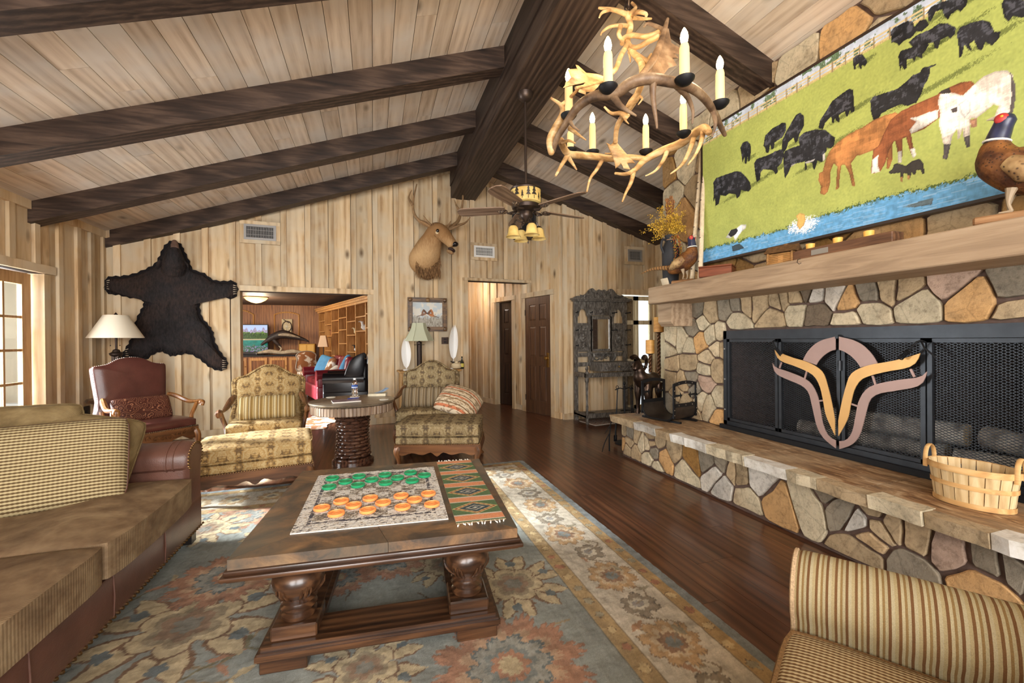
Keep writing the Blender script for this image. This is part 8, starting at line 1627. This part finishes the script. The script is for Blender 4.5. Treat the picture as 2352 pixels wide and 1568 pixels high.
def decoy(i,f,z,label,c1,c2,S=1.0):
    p=onshelf(i,f,z); t=thing('duck_decoy',label,'decoy',tuple(p),random.uniform(2.6,3.6),group='decoys on the bookcase'); m=MB(); tub(m,[(-.13*S,0,.06*S),(-.06*S,0,.055*S),(.03*S,0,.055*S),(.09*S,0,.06*S)],[.01*S,.05*S,.058*S,.02*S],10); L_(m,'body',flat('decoy_'+str(c1),c1,.6),t); m=MB(); tub(m,[(.06*S,0,.07*S),(.075*S,0,.12*S),(.08*S,0,.155*S)],[.028*S,.02*S,.026*S],8); m.tube([(.095*S,0,.155*S),(.14*S,0,.148*S)],[.013*S,.006*S],6); L_(m,'head',flat('decoyh_'+str(c2),c2,.5),t)
decoy(5,.5,1.5,'white swan decoy on an upper bookcase shelf',(226,220,210),(230,226,218),1.3); decoy(4,.6,1.42,'brown and cream duck decoy on the middle bay shelf',(190,160,110),(206,190,150)); decoy(4,.6,1.02,'black and white duck decoy on a lower shelf',(210,206,198),(30,30,32)); decoy(1,.6,1.42,'red-brown duck decoy far along the bookcase',(150,84,50),(120,60,40)); decoy(6,.5,.9,'white antler-like carving near the opening',(220,214,200),(214,206,190))
p=onshelf(4,.6,.72); t=thing('wicker_basket','small brown wicker basket on a low bookcase shelf','basket',tuple(p)); m=MB(); m.lathe([(.07,0),(.09,.1),(.085,.1),(.066,.01)],(0,0,0),16); L_(m,'body',flat('wicker',(150,96,56),.8,0,.2,.4,60),t); m=MB(); m.tube([(.085*math.cos(a),0,.1+.09*math.sin(a)) for a in np.linspace(0,PI,11)],.007,6); L_(m,'handle',flat('wicker',(150,96,56)),t)
# ceiling light
p=onz(588,684,DZC-.02); t=thing('ceiling_light','glowing amber bowl light on the den ceiling','ceiling light',(p.x,p.y,DZC-.145)); m=MB(); m.lathe([(.002,0),(.1,.02),(.2,.07),(.25,.13),(.24,.132),(.19,.078),(.09,.028),(.002,.008)],(0,0,0),28,cap=False); L_(m,'bowl',emit('amber_bowl',(255,196,110),2.2),t); m=MB(); m.lathe([(.26,.128),(.265,.138),(.1,.144)],(0,0,0),28); L_(m,'rim',brass,t)
l=bpy.data.lights.new('den_bowl_lamp','POINT'); l.energy=60; l.color=(1,.8,.55); l.shadow_soft_size=.2; lo=bpy.data.objects.new('den_bowl_lamp',l); COL.objects.link(lo); lo.location=(p.x,p.y,DZC-.25)
area('den_fill_light',(-5.75,9.8,1.5),(1,.12,-.05),2.6,1.5,130,(1,.97,.93))  # added den fill, set outside the unseen opening
t=thing('ceiling_light','small round fill light added unseen on the hall ceiling','ceiling light',(1.72,8.3,2.46)); m=MB(); m.lathe([(.002,0),(.08,.015),(.12,.05),(.13,.1)],(0,0,0),20,cap=False); L_(m,'globe',emit('hall_fill_globe',(255,230,205),1.5),t); m=MB(); m.lathe([(.14,.1),(.14,.118)],(0,0,0),20); L_(m,'rim',brass,t)  # fixture added out of view to brighten the hall
l=bpy.data.lights.new('hall_fill_lamp','POINT'); l.energy=15; l.color=(1,.92,.84); l.shadow_soft_size=.1; lo=bpy.data.objects.new('hall_fill_lamp',l); COL.objects.link(lo); lo.location=(1.72,8.3,2.38)
# lamp on a pedestal beside the sofa
p=dp(1335,900,12.3); t=thing('den_table','small dark round table under the den lamp','side table',(p.x-.12,12.2,0)); m=MB(); m.lathe([(.2,0),(.2,.03),(.04,.06),(.035,.62),(.06,.66)],(0,0,0),18); L_(m,'pedestal',darkw,t); m=MB(); m.lathe([(.25,.66),(.25,.685)],(0,0,0),24); L_(m,'top',darkw,t)
t=thing('den_lamp','lamp with a pale pleated square shade beside the red sofa','lamp',(p.x-.12,12.2,.686)); h1=dp(1335,815,12.3).z-.686; h2=dp(1335,682,12.3).z-.686; m=MB(); m.lathe([(.08,0),(.08,.015),(.02,.03),(.035,.1),(.012,.16),(.012,h1+.1)],(0,0,0),14); L_(m,'base',iron,t); m=MB(); m.lathe([(.17,h1),(.09,h2)],(0,0,0),4,cap=False); L_(m,'shade',flat('blush_shade',(216,184,152),.85),t,smooth=0).rotation_euler=(0,0,R(40))
def lounge(name,label,cat,loc,rz,mat,W_,D_=.85,hb=.95,seats=2,legs=True):
    t=thing(name,label,cat,loc,rz); m=MB(); m.rbox((0,0,.22),(W_,D_,.3),.04,seg=3); L_(m,'base',mat,t); sw=(W_-.36)/seats
    for i in range(seats): m=MB(); m.cushion((-(W_-.36)/2+sw*(i+.5),-.06,.42),(sw-.01,D_*.72,.16),n=10,e=.12,edge=.6); L_(m,'seat_cushion',mat,t,smooth=50)
    for i in range(seats): m=MB(); m.cushion((-(W_-.36)/2+sw*(i+.5),D_*.3,.70),(sw,.5,.24),rotM(x=R(78)),n=10,e=.2,edge=.4); L_(m,'back_cushion',mat,t,smooth=50)
    m=MB(); m.rbox((0,D_/2-.1,.5),(W_-.1,.18,.72),.07,seg=3); L_(m,'back',mat,t)
    for s in (-1,1): m=MB(); m.rbox((s*(W_/2-.1),-.02,.36),(.18,D_*.96,.46),.05,seg=3); m.tube([(s*(W_/2-.1),-D_/2+.0,.58),(s*(W_/2-.1),D_/2-.1,.58)],[.115,.115],14); L_(m,'arm',mat,t,smooth=50)
    for sx_ in (-1,1):
        for sy_ in (-1,1): m=MB(); m.lathe([(.03,0),(.04,.08)],(sx_*(W_/2-.1),sy_*(D_/2-.1),0),10); L_(m,'foot',darkw,t)
    return t
red=leather('red_leather',(140,40,52),.3); blk_l=leather('black_leather',(26,24,28),.3)
lounge('red_leather_sofa','glossy red leather sofa in the den','sofa',(-.92,10.3,0),R(-73),red,1.7,.86)
def pil(u,v,Y,w,mat,label,rx=66,rz=-30,ry=0): q=dp(u,v,Y); m=MB(); m.cushion((0,0,0),(w,w,.14),n=10,edge=.08); placed(m,'sofa_pillow',mat,label,'pillow',(q.x,q.y,q.z),rotM(x=R(rx),y=R(ry),z=R(rz)),group='pillows on the red sofa')
blue_=flat('blue_cotton',(92,150,190),.85,0,.2,.1,14); cowf=NT('cowhide',.8,0,.2); cowf.set('Base Color',cowf.ramp(cowf.noise(cowf.co(),5,3),[(.46,srgb(226,218,204)),(.52,srgb(150,100,64))])); cowf=cowf.m
pil(1275,1030,10.75,.44,blue_,'blue square pillow at the left of the red sofa',66,-50,10); pil(1350,1050,10.55,.4,cowf,'brown and white cowhide pillow on the red sofa',66,-70); pil(1375,1105,10.4,.34,flat('cream_cotton',(222,214,198),.9),'round cream pillow lying low on the red sofa',40,-70); pil(1525,1025,10.0,.42,blue_,'blue square pillow at the right of the red sofa',66,-80,-8)
# cowhide chair
p=dp(1105,1000,12.4); t=thing('cowhide_chair','upright chair upholstered in brown and white cowhide','chair',(p.x,12.4,0),R(25)); bkp=mirror([(0,1.02),(-.14,1.0),(-.22,.95),(-.25,.9),(-.23,.8),(-.24,.5)]); bkp=[(-x,z) for x,z in bkp]; m=MB(); puff(m,smoothpoly(bkp,3),(0,.2,0),(1,0,0),(0,.1,1),[(1,-.04),(1,.02),(.8,.04),(.3,.05)]); L_(m,'back',cowf,t,smooth=50); m=MB(); m.tube([(x*1.02,.18+.1*z,z) for x,z in smoothpoly(bkp,3)],.016,6,closed=True); L_(m,'back_frame',flat('grey_wood',(150,138,124),.5),t); m=MB(); m.cushion((0,-.03,.44),(.52,.5,.12),n=10,e=.12,edge=.6); L_(m,'seat',cowf,t)
for sx_ in (-.22,.22):
    for sy_ in (-.22,.2): m=MB(); m.tube([(sx_,sy_,.4),(sx_*1.04,sy_,.2),(sx_*1.1,sy_*1.1,0)],[.028,.02,.014],8); L_(m,'leg',flat('grey_wood',(150,138,124)),t)
# black wing chair
p=dp(1560,1200,9.35); t=lounge('black_wing_chair','black leather wing chair just inside the den','armchair',(-.46,8.72,.008),R(-92),blk_l,.84,.8,1.0,1)
m=MB(); P=mirror([(0,1.1),(-.2,1.09),(-.32,1.02),(-.36,.85),(-.34,.5)]); P=[(-x,z) for x,z in P]; puff(m,smoothpoly(P,3),(0,.3,0),(1,0,0),(0,.14,1),[(1,-.1),(1,.0),(.94,.05),(.6,.09),(.2,.1)]); L_(m,'wing_back',blk_l,t,smooth=60)
for s in (-1,1): m=MB(); puff(m,smoothpoly([(.3,1.02),(.28,.62),(0,.6),(-.02,.7),(.1,.95)],4),(s*.37,0,0),(0,1,0),(0,0,1),[(1,-.04),(1,.04),(.8,.055)]); L_(m,'wing',blk_l,t,smooth=60)
q=dp(1578,1190,8.72); m=MB(); m.cushion((0,0,0),(.3,.28,.1),n=10,edge=.08); placed(m,'teal_pillow',flat('teal_print',(70,160,170),.8,0,.2,.4,30),'small teal patterned pillow on the black wing chair','pillow',(q.x,q.y-.02,q.z),rotM(x=R(60),z=R(-92)))
# cowhide rug
hp=smoothpoly([(-.9,.1),(-.6,.42),(-.3,.3),(.1,.36),(.5,.3),(.8,.5),(.95,.2),(.8,0),(.95,-.3),(.6,-.4),(.3,-.3),(-.1,-.36),(-.5,-.28),(-.8,-.42),(-.95,-.15)],3); t=thing('cowhide_rug','brown and white cowhide rug on the den floor','rug',(-.72,7.7,0),R(65)); m=MB(); m.prism(hp,(0,0,.001),(1,0,0),(0,1,0),.006); L_(m,'hide',cowf,t,smooth=0)
# ================================================================== GLAZED DOORS AND PORCH
dframe=wood('honey_door_frame',(132,94,56),(170,130,86),(196,160,116),2,1.6,.45,.08,.08,8,.4)
for n,(y0,y1) in enumerate([(3.88,4.74),(4.75,5.62)]):
    b=MB(); x0,x1=LX-.11,LX-.07; f=.115; zt=1.985
    b.bb((x0,y0,.01),(x1,y0+f,zt)); b.bb((x0,y1-f,.01),(x1,y1,zt)); b.bb((x0,y0+f,.01),(x1,y1-f,.24)); b.bb((x0,y0+f,zt-f),(x1,y1-f,zt)); o=b.build('door_%d'%(3+n),dframe,kind='structure',smooth=0); rows=5; cols=3; z0,z1,ya,yb=.24,zt-f,y0+f,y1-f
    for i in range(1,rows): z=lerp(z0,z1,i/rows); MB().bb((x0+.006,ya,z-.012),(x1-.006,yb,z+.012)).build('muntin',dframe,o)
    for j in range(1,cols): yy=lerp(ya,yb,j/cols); MB().bb((x0+.007,yy-.012,z0),(x1-.007,yy+.012,z1)).build('muntin',dframe,o)
    for i in range(rows):
        for j in range(cols): MB().bb((x0+.017,lerp(ya,yb,j/cols)+.012,lerp(z0,z1,i/rows)+.012),(x0+.02,lerp(ya,yb,(j+1)/cols)-.012,lerp(z0,z1,(i+1)/rows)-.012)).build('pane',pane('window_pane'),o)
MB().bb((-9,-3,-.12),(LX-.16,12,-.03)).build('porch_floor',flat('porch_concrete',(196,190,180),.8,0,.2,.08,6),kind='structure'); MB().bb((-9.2,7.4,-.1),(-3.6,7.6,3)).build('wall_porch',flat('cream_siding',(214,206,186),.8,0,.2,.05,4),kind='structure')
for y in (6.6,3.2): 
    b=MB(); b.bb((-5.9,y-.08,-.03),(-5.74,y+.08,2.6)); b.bb((-5.93,y-.11,-.03),(-5.71,y+.11,.12)); b.bb((-5.93,y-.11,2.48),(-5.71,y+.11,2.6)); b.build('porch_post',flat('white_paint',(226,226,222),.6),label='white square porch post, '+('nearer the house corner' if y>5 else 'further along the porch'),cat='post')
MB().bb((-4.3,-3,2.6),(LX-.16,7.5,2.7)).build('ceiling_porch',flat('white_paint',(226,226,222)),kind='structure')
MB().bb((-30,-20,-.3),(-9,40,-.13)).build('ground',flat('lawn',(120,140,80),.9,0,.1,.3,3),kind='structure')
ad=thing('adirondack_chair','white slatted adirondack chair on the porch outside','chair',(-4.45,6.75,-.03),R(60)); wp=flat('white_paint',(226,226,222))
for k in range(5): m=MB(); m.beam((-.24+k*.12,.22,.28),(-.28+k*.14,.55,.98+.05*math.sin(k*PI/4)),.1,.018,up=(0,-1,.4)); L_(m,'back_slat',wp,ad)
for k in range(5): m=MB(); m.beam((-.28,-.26+k*.12,.36-.02*k),(.28,-.26+k*.12,.36-.02*k),.1,.018); L_(m,'seat_slat',wp,ad)
for s in (-1,1): m=MB(); m.beam((s*.33,-.34,.56),(s*.33,.42,.54),.12,.02); L_(m,'arm',wp,ad); m=MB(); m.beam((s*.31,-.3,0),(s*.31,-.3,.55),.03,.09,up=(0,1,0)); L_(m,'front_leg',wp,ad); m=MB(); m.beam((s*.28,-.28,.3),(s*.28,.5,.02),.03,.1); L_(m,'side_rail',wp,ad)
